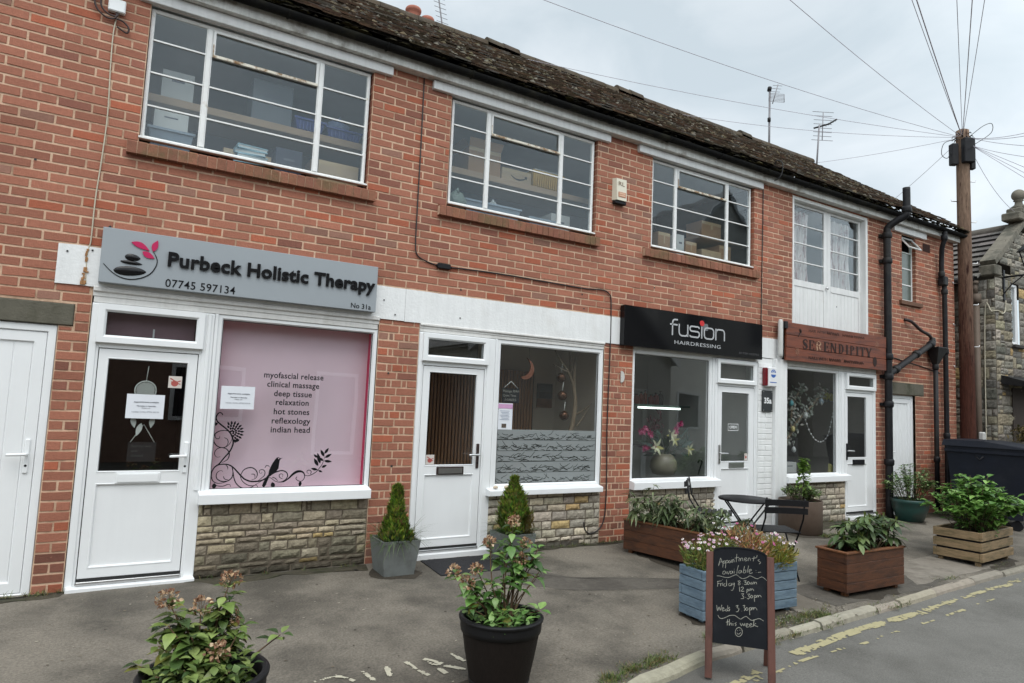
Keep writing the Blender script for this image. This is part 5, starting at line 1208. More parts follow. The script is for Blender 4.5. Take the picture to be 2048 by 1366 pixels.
def sticker(label, x0, x1, z0, z1, y):
    T = thing('sticker', label, 'sticker', ((x0 + x1) / 2, y, z0)); mb = MB(); mb.box(x0, x1, y, y + .0008, z0, z1); mb.build('square', mat('sticker_white', rgb(222, 214, 206, .8), .6), T)
    cx, cz, w = (x0 + x1) / 2, (z0 + z1) / 2, x1 - x0
    mb = MB(); mb.prism(arc(cx - .03 * w, cz - .12 * w, .27 * w, .24 * w, 0, 345, 14), y - .0008, y - .0001); mb.stroke([(cx - .38 * w, cz + .3 * w), (cx + .1 * w, cz + .0 * w), (cx + .4 * w, cz + .12 * w)], .1 * w, y - .0009, y - .0001); mb.stroke([(cx - .3 * w, cz + .02 * w), (cx + .4 * w, cz - .16 * w)], .08 * w, y - .0011, y - .0001); mb.build('drawing', mat('sticker_red', rgb(186, 92, 84, .8), .6), T)
sticker('square red and white sticker high on the first shop door glass', .408, .507, 1.63, 1.726, Y + .0125)
sticker('square red and white sticker low in the corner of the second shop door glass', 2.722, 2.812, .99, 1.082, Y + .0125)
sticker('square red and white sticker low in the corner of the hairdresser door glass', 7.375, 7.432, .992, 1.085, Y + .0125)
# frosted branch film on the lower half of the second shop window
FF = thing('frosted_film', 'frosted glass film with dark twig pattern across the lower second shop window', 'window film', (4.1, GY, .78))
def film_mat():
    m = bpy.data.materials.new('frosted_film'); m.use_nodes = True; t = m.node_tree; t.nodes.clear(); out = N(t, 'ShaderNodeOutputMaterial')
    tr = N(t, 'ShaderNodeBsdfTransparent'); d = N(t, 'ShaderNodeBsdfDiffuse'); d.inputs[0].default_value = (.33, .36, .36, 1); ms = N(t, 'ShaderNodeMixShader', inp={0: .62})
    L(t, tr.outputs[0], ms.inputs[1]); L(t, d.outputs[0], ms.inputs[2]); L(t, ms.outputs[0], out.inputs['Surface']); return m
mb = MB(); mb.box(3.523, 4.845, GY - .0012, GY - .0002, .778, 1.345); mb.build('film', film_mat(), FF)
mb = MB(); fr = random.Random(9); q = 0
for row in range(5):
    zc = 1.285 - row * .115
    mb.box(3.53, 4.84, GY - .0022, GY - .0014, zc - .052, zc - .048)
    x = 3.55
    while x < 4.78:
        for k in range(3):
            a = fr.uniform(-.6, .6) + (math.pi if fr.random() < .5 else 0); ln = fr.uniform(.05, .11); P = [(x, zc - .02 + fr.uniform(-.03, .03))]
            for s_ in range(3): P.append((P[-1][0] + ln / 3 * math.cos(a), P[-1][1] + ln / 3 * math.sin(a))); a += fr.uniform(-.5, .5)
            P = [(min(max(u, 3.53), 4.84), min(max(v, zc - .046), zc + .056)) for u, v in P]; q += 1
            mb.stroke(P, [.007, .006, .005, .003], GY - .0024 - .000004 * (q % 90), GY - .0014)
        x += fr.uniform(.04, .075)
mb.build('twig_pattern', mat('film_ink', rgb(52, 56, 54, .7), .7), FF)
# OPEN sign on the hairdresser's door
T = thing('open_sign', 'small white-lettered OPEN sign on the hairdresser door glass', 'open sign', (7.17, Y, 1.40)); a, b = 7.045, 7.245
mb = MB(); mb.ring(a, b, 1.385, 1.475, [(0, Y + .0125), (0, Y + .011), (.006, Y + .011), (.006, Y + .0125)]); put_text(mb, 'OPEN', a + .03, b - .03, 1.412, .04, Y + .0115, .001, bold=.02); mb.build('lettering', M_white, T)
# ================================================================ plants and planters
M_leaf = mat('leaf', (1, 1, 1), .42, .22, 30, 5, .1, 60, attr=True, trans=.22)
M_leafdull = mat('dull_leaf', (1, 1, 1), .6, .2, 30, 5, 0, 60, attr=True, trans=.2)
M_petal = mat('petal', (1, 1, 1), .7, .15, 40, 4, 0, 60, attr=True, trans=.3)
M_stem = mat('woody_stem', (1, 1, 1), .8, .2, 30, 5, .2, 60, attr=True)
M_soil = mat('dark_soil', rgb(52, 42, 34, .5), 1.0, .4, 30, 8, 1.0, 60)
PR = random.Random(21)
def leaf(mb, p, d, up, Ln, W, bend=.25, fold=.18, c=(.05, .12, .03), shape=(.12, .75, 1, .82, .45, .03), m=0):
    p = Vector(p); d = Vector(d).normalized(); s = d.cross(Vector(up)); s = s.normalized() if s.length > 1e-4 else d.orthogonal().normalized(); u = s.cross(d)
    rows = []; n = len(shape) - 1
    for i, w in enumerate(shape):
        t = i / n; q = p + d * Ln * t * (1 - .12 * bend * t) - u * Ln * bend * t * t
        h = W / 2 * w
        rows.append((mb.vert(q - s * h + u * h * fold * 2), mb.vert(q), mb.vert(q + s * h + u * h * fold * 2)))
    for a, b in zip(rows, rows[1:]):
        mb.face((a[0], a[1], b[1], b[0]), m, c, True); mb.face((a[1], a[2], b[2], b[1]), m, c, True)
def rdir(el0, el1, az=None):
    az = PR.uniform(0, 2 * math.pi) if az is None else az; e = rad(PR.uniform(el0, el1)); return Vector((math.cos(az) * math.cos(e), math.sin(az) * math.cos(e), math.sin(e)))
def stemtube(mb, pts, r0, r1, c, n=5):
    P = smoothc(pts, 3); k = len(P); mb.tube(P, [r0 + (r1 - r0) * i / (k - 1) for i in range(k)], n, 0, c)
GREENS = [rgb(96, 132, 56, .8), rgb(78, 116, 48, .75), rgb(116, 150, 70, .85), rgb(62, 96, 44, .7)]
def hydrangea(name, label, base, shoots, leafsize, heads=True, low=None, greens=GREENS, stemc=rgb(118, 92, 66, .6), droop=False):
    """shoots = [(dx, dy, height, n_leaf_whorls, flowerhead?)]"""
    T = thing(name, label, 'plant', base); B = Vector(base); sm, lf = MB(), MB()
    for dx, dy, h, nw, hd in shoots:
        top = B + Vector((dx, dy, h)); r0 = B + Vector((dx * .22 + PR.uniform(-.03, .03), dy * .22 + PR.uniform(-.03, .03), -.02))
        mid = B + Vector((dx * .5 + PR.uniform(-.02, .02), dy * .5 + PR.uniform(-.02, .02), h * .55))
        P = smoothc([r0, mid, top], 6); c = jit(stemc, .25); k = len(P)
        sm.tube(P, [.0055 - .003 * i / (k - 1) for i in range(k)], 5, 0, c)
        ax = (P[-1] - P[-4]).normalized()
        for w in range(nw):
            q = top - ax * (w * leafsize * .42) ; az = PR.uniform(0, 6.28)
            for j in range((3 if droop else 2) if w else 4):
                a = az + j * ((2.1 if droop else math.pi) if w else math.pi / 2) + PR.uniform(-.3, .3)
                d = Vector((math.cos(a), math.sin(a), (PR.uniform(-.55, .45) if droop else PR.uniform(-.1, .55)) if w else PR.uniform(.0, .7)))
                s_ = leafsize * PR.uniform(.6, 1.15) * (1 if w else .8)
                cc = jit(PR.choice(greens), .3)
                if PR.random() < .06: cc = jit(rgb(150, 150, 70, .55), .2)
                leaf(lf, q + d.normalized() * .012, d, (0, 0, 1), s_, s_ * .66, PR.uniform(.1, .5), .16, cc)
        if hd:
            fl = MB(); r = PR.uniform(.032, .046); cpt = top + ax * r * .8
            for i in range(70):
                dd = rdir(-60, 90); q = cpt + Vector((dd.x * r, dd.y * r, dd.z * r * .75)) * PR.uniform(.7, 1.05)
                cc = jit(PR.choice([rgb(206, 172, 138, .85), rgb(176, 134, 104, .8), rgb(224, 200, 168, .88), rgb(150, 108, 84, .75)]), .2)
                leaf(fl, q, dd + rdir(-90, 90) * .8, rdir(-90, 90), PR.uniform(.012, .022), PR.uniform(.010, .018), .4, .2, cc, (.5, 1, .8, .2))
            fl.build('flower_head', M_petal, T)
            for i in range(8):
                dd = rdir(-30, 90); sm.tube([top, cpt + dd * r * .8], .0011, 3, 0, rgb(120, 90, 62, .6))
    if low:
        nlow, rr, hh, sz = low
        for i in range(nlow):
            a, r = PR.uniform(0, 6.28), rr * PR.random() ** .5; q = B + Vector((r * math.cos(a), r * math.sin(a), PR.uniform(0, hh)))
            leaf(lf, q, rdir(10, 70), (0, 0, 1), sz * PR.uniform(.5, 1.1), sz * PR.uniform(.3, .6), PR.uniform(.2, .7), .15, jit(PR.choice(greens), .3))
    sm.build('stems', M_stem, T); lf.build('foliage', M_leaf, T)
    return T
def barrel(label, cx, cy, z0, r_top, h):
    T = thing('barrel_planter', label, 'planter', (cx, cy, z0)); k = r_top / .25
    M_bar = mat('brown_black_plastic', rgb(36, 30, 27, .7), .6, .35, 12, 6, .25, 30, stretch=(14, 14, 1.0), spec=.2); mb = MB()
    rb = r_top * .66
    pr_ = [(rb, z0), (rb * 1.02, z0 + .012)] + [(rb + (r_top * .97 - rb) * (t ** .8), z0 + h * .86 * t) for t in (.15, .3, .45, .6, .75, .9, 1)]
    mb.lathe(cx, cy, pr_, 56)
    for i in range(len(mb.v)):      # stave grooves
        x, y, z = mb.v[i]; a = math.atan2(y - cy, x - cx); s = 1 - .006 * (1 if (int((a + math.pi) / (2 * math.pi) * 56) % 4 == 0) else 0); mb.v[i] = (cx + (x - cx) * s, cy + (y - cy) * s, z)
    mb.build('staves', M_bar, T)
    mb = MB(); mb.lathe(cx, cy, [(r_top * .965, z0 + h * .80), (r_top * .985, z0 + h * .80), (r_top, z0 + h * .86), (r_top * 1.0, z0 + h * .955)], 56, cap0=False); mb.build('hoop', mat('black_plastic', (.009, .009, .010), .5, .2, 10, spec=.25), T)
    mb = MB(); mb.lathe(cx, cy, [(rb * 1.06, z0 + h * .08), (rb * 1.09, z0 + h * .085), (rb * 1.14, z0 + h * .15), (rb * 1.11, z0 + h * .155)], 56, cap0=False)
    mb.build('hoop', MATS['black_plastic'], T)
    mb = MB(); mb.lathe(cx, cy, [(r_top * .985, z0 + h * .95), (r_top * 1.035, z0 + h * .955), (r_top * 1.045, z0 + h * .985), (r_top * 1.02, z0 + h), (r_top * .93, z0 + h), (r_top * .91, z0 + h * .97), (r_top * .86, z0 + h * .80), (r_top * .80, z0 + h * .7)], 56, cap0=False); mb.build('rim', MATS['black_plastic'], T)
    mb = MB(); g = []
    for j in range(6):
        for_r = r_top * .84 * j / 5
        g.append([mb.vert((cx + for_r * math.cos(a), cy + for_r * math.sin(a), z0 + h * .80 + .012 * noise.noise(Vector((cx + for_r * math.cos(a) * 9, for_r * math.sin(a) * 9, 0))))) for a in [i * 2 * math.pi / 24 for i in range(24)]])
    for j in range(5):
        for i in range(24): mb.face((g[j][i], g[j][(i + 1) % 24], g[j + 1][(i + 1) % 24], g[j + 1][i]))
    mb.build('soil', M_soil, T)
# two black barrels with faded hydrangeas (front)
BX, BY = .445, -2.90
barrel('black barrel planter nearest the camera cut off by the bottom edge', BX, BY, -.01, .252, .455)
hydrangea('hydrangea', 'hydrangea with drooping leaves and brown flower heads in the nearest black barrel', (BX, BY, .34),
    [(-.14, .08, .36, 9, 1), (-.02, .10, .31, 7, 1), (.09, .14, .40, 9, 1), (.02, -.06, .17, 3, 1), (-.18, .04, .22, 5, 0), (-.10, .16, .30, 8, 0), (.10, .10, .26, 5, 1), (.12, .02, .22, 4, 0), (.16, .14, .22, 5, 0), (.31, .03, .20, 2, 0), (-.05, -.06, .18, 4, 0), (-.19, -.08, .14, 4, 0), (.08, -.12, .13, 4, 0), (-.08, .05, .28, 8, 0), (.02, .16, .26, 8, 0), (-.24, .06, .14, 4, 0), (.18, -.04, .12, 4, 0), (.05, .05, .2, 5, 0), (-.13, -.02, .2, 5, 0), (-.16, .10, .27, 7, 0), (-.12, .12, .33, 8, 0), (-.05, .12, .24, 6, 0), (.06, .12, .34, 8, 0), (.11, .15, .36, 8, 0), (.07, .18, .29, 7, 0), (.0, .02, .22, 6, 0), (-.06, .0, .25, 6, 0), (.13, .07, .24, 6, 0), (-.15, .03, .3, 7, 0), (.03, -.03, .17, 5, 0), (-.09, -.08, .15, 5, 0)],
    .080, low=(260, .21, .17, .065), greens=[rgb(116, 136, 70, .88), rgb(96, 120, 60, .8), rgb(138, 156, 90, .94), rgb(74, 98, 52, .7)], droop=True)
BX2, BY2 = 2.055, -2.645
barrel('black barrel planter with a full rim standing alone on the pavement', BX2, BY2, .0, .236, .405)
hydrangea('hydrangea', 'leggy hydrangea with bare stems and pale dried heads in the lone black barrel', (BX2, BY2, .33),
    [(-.26, .06, .30, 3, 1), (-.20, .02, .24, 4, 1), (-.04, .10, .44, 3, 1), (.12, .10, .55, 4, 1), (.05, .06, .40, 3, 0), (.20, .10, .42, 4, 1), (.26, .03, .42, 4, 0), (.14, .04, .34, 3, 1), (-.12, .08, .30, 3, 1), (.0, .0, .28, 2, 0), (.24, -.02, .30, 2, 0), (.10, -.05, .25, 2, 0), (-.10, -.04, .26, 3, 0), (-.24, -.06, .15, 1, 0), (.18, .14, .36, 3, 0), (.30, .10, .22, 1, 0), (.03, .12, .20, 3, 0), (-.05, -.10, .12, 2, 0), (.17, .05, .38, 4, 0), (.20, .12, .36, 4, 0), (.08, .12, .44, 4, 0), (-.16, .04, .22, 3, 0), (-.22, .0, .2, 3, 0), (.10, .02, .3, 3, 0), (.27, .07, .36, 3, 0), (.20, -.10, .10, 1, 0)],
    .088, low=(260, .20, .10, .065), greens=[rgb(112, 150, 78, .84), rgb(94, 134, 66, .78), rgb(138, 172, 100, .9), rgb(78, 112, 56, .7)], droop=True)

# zinc cube planters with dwarf conifers
M_zinc = mat('dull_zinc', rgb(136, 141, 139, .74), .45, .14, 4, 8, .1, 20, base2=rgb(110, 113, 110, .66), b2scale=2)
def cube_planter(label, x0, y0, w, h, z0, rim=.012):
    T = thing('square_planter', label, 'planter', (x0 + w / 2, y0 + w / 2, z0)); mb = MB(); t = .035
    lo = [(x0 + t, y0 + t), (x0 + w - t, y0 + t), (x0 + w - t, y0 + w - t), (x0 + t, y0 + w - t)]; hi = [(x0, y0), (x0 + w, y0), (x0 + w, y0 + w), (x0, y0 + w)]
    def sq(P, z, d=0): cx, cy = x0 + w / 2, y0 + w / 2; return [mb.vert((x + d * (1 if x < cx else -1), y + d * (1 if y < cy else -1), z)) for x, y in P]
    L_ = [sq(lo, z0), sq(hi, z0 + h - .02), sq(hi, z0 + h, -.003), sq(hi, z0 + h, rim), sq(hi, z0 + h - .06, rim + .003)]
    for a, b in zip(L_, L_[1:]):
        for i in range(4): mb.face((a[i], a[(i + 1) % 4], b[(i + 1) % 4], b[i]))
    mb.face(L_[0][::-1]); mb.build('box', M_zinc, T)
    mb = MB(); mb.poly([(x0 + rim, y0 + rim, z0 + h - .035), (x0 + w - rim, y0 + rim, z0 + h - .035), (x0 + w - rim, y0 + w - rim, z0 + h - .035), (x0 + rim, y0 + w - rim, z0 + h - .035)]); mb.build('soil', M_soil, T)
def conifer(label, cx, cy, z0, h, r, shp, seed):
    T = thing('dwarf_conifer', label, 'conifer', (cx, cy, z0)); q = random.Random(seed); mb = MB(); st = MB()
    st.tube([(cx, cy, z0 - .03), (cx, cy, z0 + h * .9)], [.012, .003], 6, 0, rgb(90, 66, 46, .6)); st.build('trunk', M_stem, T)
    for i in range(3000):
        t = q.random() ** .8; rr = r * shp(t) * (.80 + .28 * noise.noise(Vector((t * 6, q.random() * .1, seed)))) ; a = q.uniform(0, 6.283)
        lump = 1 + .34 * noise.noise(Vector((math.cos(a) * 1.8, math.sin(a) * 1.8, t * 5 + seed)))
        k = rr * lump * q.uniform(.45, 1.0) ** .5 * (q.uniform(1.0, 1.3) if q.random() < .14 else 1); p = Vector((cx + k * math.cos(a), cy + k * math.sin(a), z0 + h * t * .93))
        d = Vector((math.cos(a) * .65, math.sin(a) * .65, q.uniform(.6, 1.3))); Ln = q.uniform(.026, .06)
        c = q.choice([rgb(118, 142, 46, .95), rgb(98, 126, 42, .88), rgb(142, 162, 62, 1.0), rgb(76, 102, 36, .78), rgb(128, 118, 62, .8)]); c = tuple(v * q.uniform(.75, 1.2) for v in c)
        for f in range(2):
            dd = d + Vector((q.uniform(-.5, .5), q.uniform(-.5, .5), q.uniform(-.2, .3)))
            leaf(mb, p, dd, (math.cos(a), math.sin(a), .2), Ln, Ln * .3, .1, .1, c, (.5, 1, .1))
    mb.build('foliage', M_leafdull, T)
def grass_tuft(label, cx, cy, z0, n, rr, ln, seed, cols=None, el=(25, 85), name='grass_plant'):
    T = thing(name, label, 'plant', (cx, cy, z0)); q = random.Random(seed); mb = MB()
    for i in range(n):
        a, r = q.uniform(0, 6.28), rr * q.random() ** .6; p = Vector((cx + r * math.cos(a), cy + r * math.sin(a), z0)); e = rad(q.uniform(*el)); b = a + q.uniform(-.7, .7)
        L2 = ln * q.uniform(.5, 1.1); c = q.choice(cols or [rgb(86, 108, 64, .75), rgb(108, 128, 82, .8), rgb(66, 86, 52, .65)])
        leaf(mb, p, (math.cos(b) * math.cos(e), math.sin(b) * math.cos(e), math.sin(e)), (0, 0, 1), L2, .006, q.uniform(.4, 1.2), .1, tuple(v * q.uniform(.8, 1.2) for v in c), (.7, 1, .8, .5, .1))
    mb.build('blades', M_leafdull, T)
cube_planter('grey zinc cube planter between the first and second shops', 2.128, -.515, .345, .315, .068)
conifer('tall narrow light green dwarf conifer between the first and second shops', 2.30, -.34, .36, .50, .175, lambda t: ((1 - t) ** .6 * .62 if t > .38 else .62 + .5 * (.38 - t) / .38) * (.97) + .03, 3)
grass_tuft('dark fine grass spilling around the narrow conifer', 2.30, -.34, .35, 230, .17, .25, 5)
cube_planter('grey zinc cube planter in front of the second shop stone panel', 3.34, -.56, .33, .30, .07)
conifer('plump flame-shaped dwarf conifer under the second shop window', 3.50, -.395, .36, .56, .185, lambda t: max(.04, math.sin(math.pi * min(1, (.28 + t * .76)))) ** 1.1 if t < .9 else .1, 8)
grass_tuft('fine grass spilling around the plump conifer', 3.5, -.40, .345, 170, .16, .2, 6)
T = thing('heather', 'dry russet heather sprig beside the plump conifer', 'plant', (3.6, -.5, .36)); mb = MB()
for i in range(260):
    a = PR.uniform(0, 6.28); r = .06 * PR.random(); p = Vector((3.62 + r * math.cos(a), -.50 + r * math.sin(a), .35 + PR.uniform(0, .2))); leaf(mb, p, rdir(40, 85), (1, 0, 0), .035, .012, .2, .1, jit(rgb(150, 132, 74, .55), .3), (.4, 1, .2))
mb.build('foliage', M_leafdull, T)

# wooden planters
M_wood = {}
def wood(key, c, c2, k=.66):
    if key not in M_wood: M_wood[key] = mat('wood_' + key, rgb(*c, k), .62, .24, 5, 9, .3, 30, base2=rgb(*c2, k), b2scale=1.6, b2lo=.42, b2hi=.66, stretch=(3, 3, 14), streak=.0)
    return M_wood[key]
def local(o, ux):
    ux = Vector((ux[0], ux[1], 0)).normalized(); uy = Vector((-ux.y, ux.x, 0))
    return Matrix(((ux.x, uy.x, 0, o[0]), (ux.y, uy.y, 0, o[1]), (0, 0, 1, o[2]), (0, 0, 0, 1)))
def box_planter(label, o, ux, w, d, h, m, rows=3, gap=.0, foot=.035, cap=None, alt=False, t=.024, soil=.8, capm=None, jitb=.002):
    """o = near-left bottom corner, ux = direction of the front face (left to right); depth runs to the left of ux"""
    T = thing('wooden_planter', label, 'planter', tuple(o)); M = local(o, ux); q = random.Random(hash(label) % 999 if False else len(label))
    bh = (h - foot) / rows; sides = []
    for r in range(rows):
        z0, z1 = foot + r * bh + gap / 2, foot + (r + 1) * bh - gap / 2; e = (t if (r % 2 and alt) else 0)
        for k in range(4):
            mb = MB(); jj = q.uniform(-jitb, jitb)
            if k == 0: mb.box(e, w - e, jj, t + jj, z0 + .001, z1 - .001, b=.003, M=M)
            if k == 1: mb.box(e, w - e, d - t + jj, d + jj, z0 + .001, z1 - .001, b=.003, M=M)
            f = 0 if (r % 2 and alt) else t
            if k == 2: mb.box(jj, t + jj, f + .001, d - f - .001, z0 + .001, z1 - .001, b=.003, M=M)
            if k == 3: mb.box(w - t + jj, w + jj, f + .001, d - f - .001, z0 + .001, z1 - .001, b=.003, M=M)
            mb.build('board', m, T)
    mb = MB(); mb.box(t + .004, w - t - .004, t + .004, d - t - .004, foot, h * soil, M=M); mb.build('soil', M_soil, T)
    for (a, b) in ((.04, .04), (w - .09, .04), (.04, d - .09), (w - .09, d - .09)):
        mb = MB(); mb.box(a, a + .05, b, b + .05, -.012, foot + .002, b=.003, M=M); mb.build('foot', capm or m, T)
    if gap > .006:
        mb = MB(); mb.box(t + .001, w - t - .001, t + .0005, t + .0035, foot, h - .01, M=M); mb.box(t + .001, t + .0035, t + .004, d - t, foot, h - .01, M=M); mb.build('liner', M_black, T)
    if cap:
        cw, ct, ov = cap
        for a, b, c, e in ((-ov, w + ov, -ov, cw - ov), (-ov, w + ov, d - cw + ov, d + ov), (-ov, cw - ov, cw - ov + .001, d - cw + ov - .001), (w - cw + ov, w + ov, cw - ov + .001, d - cw + ov - .001)):
            mb = MB(); mb.box(a, b, c, e, h + .001, h + ct, b=.003, M=M); mb.build('rim_board', capm or m, T)
    return M
W_red = wood('red_stain', (106, 64, 38), (76, 46, 29)); W_red2 = wood('red_stain_rim', (140, 90, 54), (112, 70, 42))
W_blue = wood('blue_paint', (122, 144, 160), (100, 122, 140), .78); W_grey = wood('weathered_pale', (170, 144, 108), (128, 112, 78))
# long planter square to the wall
M = box_planter('long red-brown planter running out from the wall beside the bistro set', (4.90, -.42, .06), (.2, -.98), 1.25, .40, .355, W_red, 3, foot=.05, cap=(.045, .018, .008), capm=W_red2)
def droopy(label, M, w, d, z, n, ln, hgt, seed, greens, el=(30, 80), wd=.26, name='shrub'):
    o = M @ Vector((w / 2, d / 2, z)); T = thing(name, label, 'plant', tuple(o)); q = PR; sm, lf = MB(), MB()
    for i in range(n):
        b = M @ Vector((q.uniform(.1, w - .1), q.uniform(.06, d - .06), z)); tip = b + rdir(*el) * hgt * q.uniform(.5, 1.1); mid = b + (tip - b) * .5 + Vector((0, 0, .04))
        P = smoothc([b, mid, tip], 4); sm.tube(P, [.004, .0035, .003, .0028, .0025, .0022, .002, .0018, .0015][:len(P)], 4, 0, jit(rgb(110, 100, 70, .55), .2))
        for k in range(len(P) - 1, 1, -1):
            for s_ in range(3 if k > 4 else 2):
                a = q.uniform(0, 6.28); dd = Vector((math.cos(a), math.sin(a), q.uniform(-.25, .6))); l = ln * q.uniform(.55, 1.15)
                leaf(lf, P[k], dd, (0, 0, 1), l, l * wd, q.uniform(.35, .9), .14, jit(q.choice(greens), .22))
    sm.build('stems', M_stem, T); lf.build('foliage', M_leaf, T)
GO = [rgb(110, 126, 84, .82), rgb(92, 110, 70, .75), rgb(134, 146, 106, .88), rgb(78, 94, 58, .7)]
droopy('grey-green shrub with drooping pointed leaves at the wall end of the long planter', M, .62, .40, .30, 27, .135, .42, 1, GO)
M2 = M @ Matrix.Translation((.66, 0, 0)); droopy('lower dark drooping shrub at the road end of the long planter', M2, .58, .40, .30, 20, .125, .36, 2, GO)
# blue planter full of daisies
M = box_planter('pale blue slatted planter of daisies behind the chalkboard', (3.985, -2.40, .012), (1, -.045), 1.06, .265, .40, W_blue, 5, gap=.004, foot=.03, alt=True, t=.026, cap=None)
def daisies(label, M, x0, x1, d, z, n, seed, cols, fl, h0=.16, h1=.30, nfl=50, name='daisy_bush'):
    o = M @ Vector(((x0 + x1) / 2, d / 2, z)); T = thing(name, label, 'plant', tuple(o)); q = random.Random(seed); lf, pt, sm = MB(), MB(), MB(); cx, rx = (x0 + x1) / 2, (x1 - x0) / 2
    for i in range(n):
        a = q.uniform(0, 6.28); r = q.random() ** .5; e = q.uniform(.0, 1); lx, ly = r * math.cos(a), r * math.sin(a); H = (h0 + (h1 - h0) * noise.noise(Vector((lx * 2, ly * 2, seed)))) * (1 - .45 * r * r)
        p = M @ Vector((cx + lx * rx * (1 + .25 * e), d / 2 + ly * (d / 2 + .10 * e), z - .05 + H * e)); c = q.choice(cols)
        leaf(lf, p, (lx * .6 + q.uniform(-.5, .5), ly * .6 + q.uniform(-.5, .5), q.uniform(.2, 1.1)), (q.uniform(-1, 1), q.uniform(-1, 1), .3), q.uniform(.03, .06), .009, .2, .1, tuple(v * q.uniform(.7, 1.25) for v in c), (.5, 1, .6, .1))
    for i in range(nfl):
        if i < 100: pt = MB()
        a = q.uniform(0, 6.28); r = q.random() ** .45; lx, ly = r * math.cos(a), r * math.sin(a); H = (h0 + (h1 - h0) * noise.noise(Vector((lx * 2, ly * 2, seed)))) * (1 - .4 * r * r) + q.uniform(.01, .05)
        p = M @ Vector((cx + lx * rx * 1.25, d / 2 + ly * (d / 2 + .12), z - .04 + H)); sm.tube([p - Vector((lx * .05, ly * .05, .07)), p], .0013, 3, 0, rgb(88, 100, 54, .5))
        nrm = Vector((lx * .5 - .25, ly * .5 - .3, .8)).normalized(); t1 = nrm.orthogonal().normalized(); t2 = nrm.cross(t1); c = q.choice(fl)
        for k in range(9):
            b = k * 2 * math.pi / 9; dd = t1 * math.cos(b) + t2 * math.sin(b) + nrm * .1; leaf(pt, p, dd, nrm, .0125, .0075, .1, .05, tuple(v * q.uniform(.85, 1.1) for v in c), (.5, 1, .6))
        for k in range(5): b = k * 2 * math.pi / 5; leaf(pt, p + nrm * .002, t1 * math.cos(b) + t2 * math.sin(b) + nrm, nrm, .005, .005, 0, 0, rgb(190, 150, 60, .7), (1, .6))
        if i < 99 or (i == 99 and nfl <= 100): pt.build('flower', M_petal, T)
    sm.build('stems', M_stem, T); lf.build('foliage', M_leafdull, T)
    if nfl > 100: pt.build('flowers', M_petal, T)['kind'] = 'stuff'
GD = [rgb(128, 138, 68, .9), rgb(106, 122, 56, .82), rgb(146, 152, 80, .95), rgb(90, 104, 50, .75)]; PK = [rgb(238, 220, 228, .95), rgb(224, 180, 204, .92), rgb(242, 236, 234, .95)]
daisies('feathery daisy bush dotted with small white-pink flowers at the left of the blue planter', M, .02, .46, .265, .38, 2300, 3, GD, PK, .28, .40, 62)
daisies('brown dried-out bush in the middle of the blue planter', M, .42, .74, .265, .38, 1700, 5, [rgb(172, 126, 82, .9), rgb(148, 108, 72, .82), rgb(190, 150, 102, .95), rgb(120, 110, 62, .75)], [rgb(206, 106, 160, .9)], .34, .44, 12, 'dry_bush')
daisies('golden-green daisy bush with pink flowers at the right of the blue planter', M, .70, 1.05, .265, .38, 2000, 8, [rgb(140, 136, 54, .9), rgb(118, 120, 50, .82), rgb(158, 148, 70, .95)], PK, .25, .34, 34)
# rhododendron planter
M = box_planter('red-brown planter of glossy rhododendron at the kerb right of the chalkboard', (5.79, -2.42, .012), (1, -.012), .91, .30, .385, W_red, 4, foot=.045, cap=(.045, .018, .012), capm=W_red2)
def whorls(label, M, w, d, z, n, ln, hgt, greens, wd=.3, per=8, spread=.12, name='rhododendron'):
    o = M @ Vector((w / 2, d / 2, z)); T = thing(name, label, 'plant', tuple(o)); q = PR; sm, lf = MB(), MB()
    for i in range(n):
        ax, ay = q.uniform(-.02, w + .02), q.uniform(-.0, d + .04); tip = M @ Vector((ax + (ax - w / 2) * spread, ay + (ay - d / 2) * spread * 2, z + hgt * q.uniform(.35, 1.1) * (1 - .35 * abs(ax / w - .55)))); b = M @ Vector((w * .5 + (ax - w / 2) * .45, d * .5 + (ay - d / 2) * .3, z - .02))
        sm.tube(smoothc([b, (b + tip) / 2 + Vector((0, 0, .03)), tip], 4), .004, 4, 0, rgb(96, 82, 54, .55)); a0 = q.uniform(0, 6.28)
        for k in range(per):
            a = a0 + k * 2.4; e = q.uniform(-.35, .35); l = ln * q.uniform(.65, 1.15)
            leaf(lf, tip + Vector((0, 0, -.01 * k / per)), (math.cos(a), math.sin(a), e), (0, 0, 1), l, l * wd, q.uniform(.15, .55), .12, jit(q.choice(greens), .2), (.15, .6, .95, 1, .75, .08))
        for k in range(3): leaf(lf, tip, (q.uniform(-.4, .4), q.uniform(-.4, .4), 1), (1, 0, 0), ln * .35, ln * .08, .1, .1, jit(rgb(128, 142, 70, .55), .15))
    sm.build('stems', M_stem, T); lf.build('foliage', M_leaf, T)
whorls('dark glossy rhododendron with long whorled leaves in the kerbside planter', M @ Matrix.Translation((.14, .02, 0)), .72, .26, .34, 44, .15, .34, [rgb(78, 102, 58, .75), rgb(98, 120, 72, .78), rgb(118, 136, 88, .84), rgb(60, 82, 46, .66)])
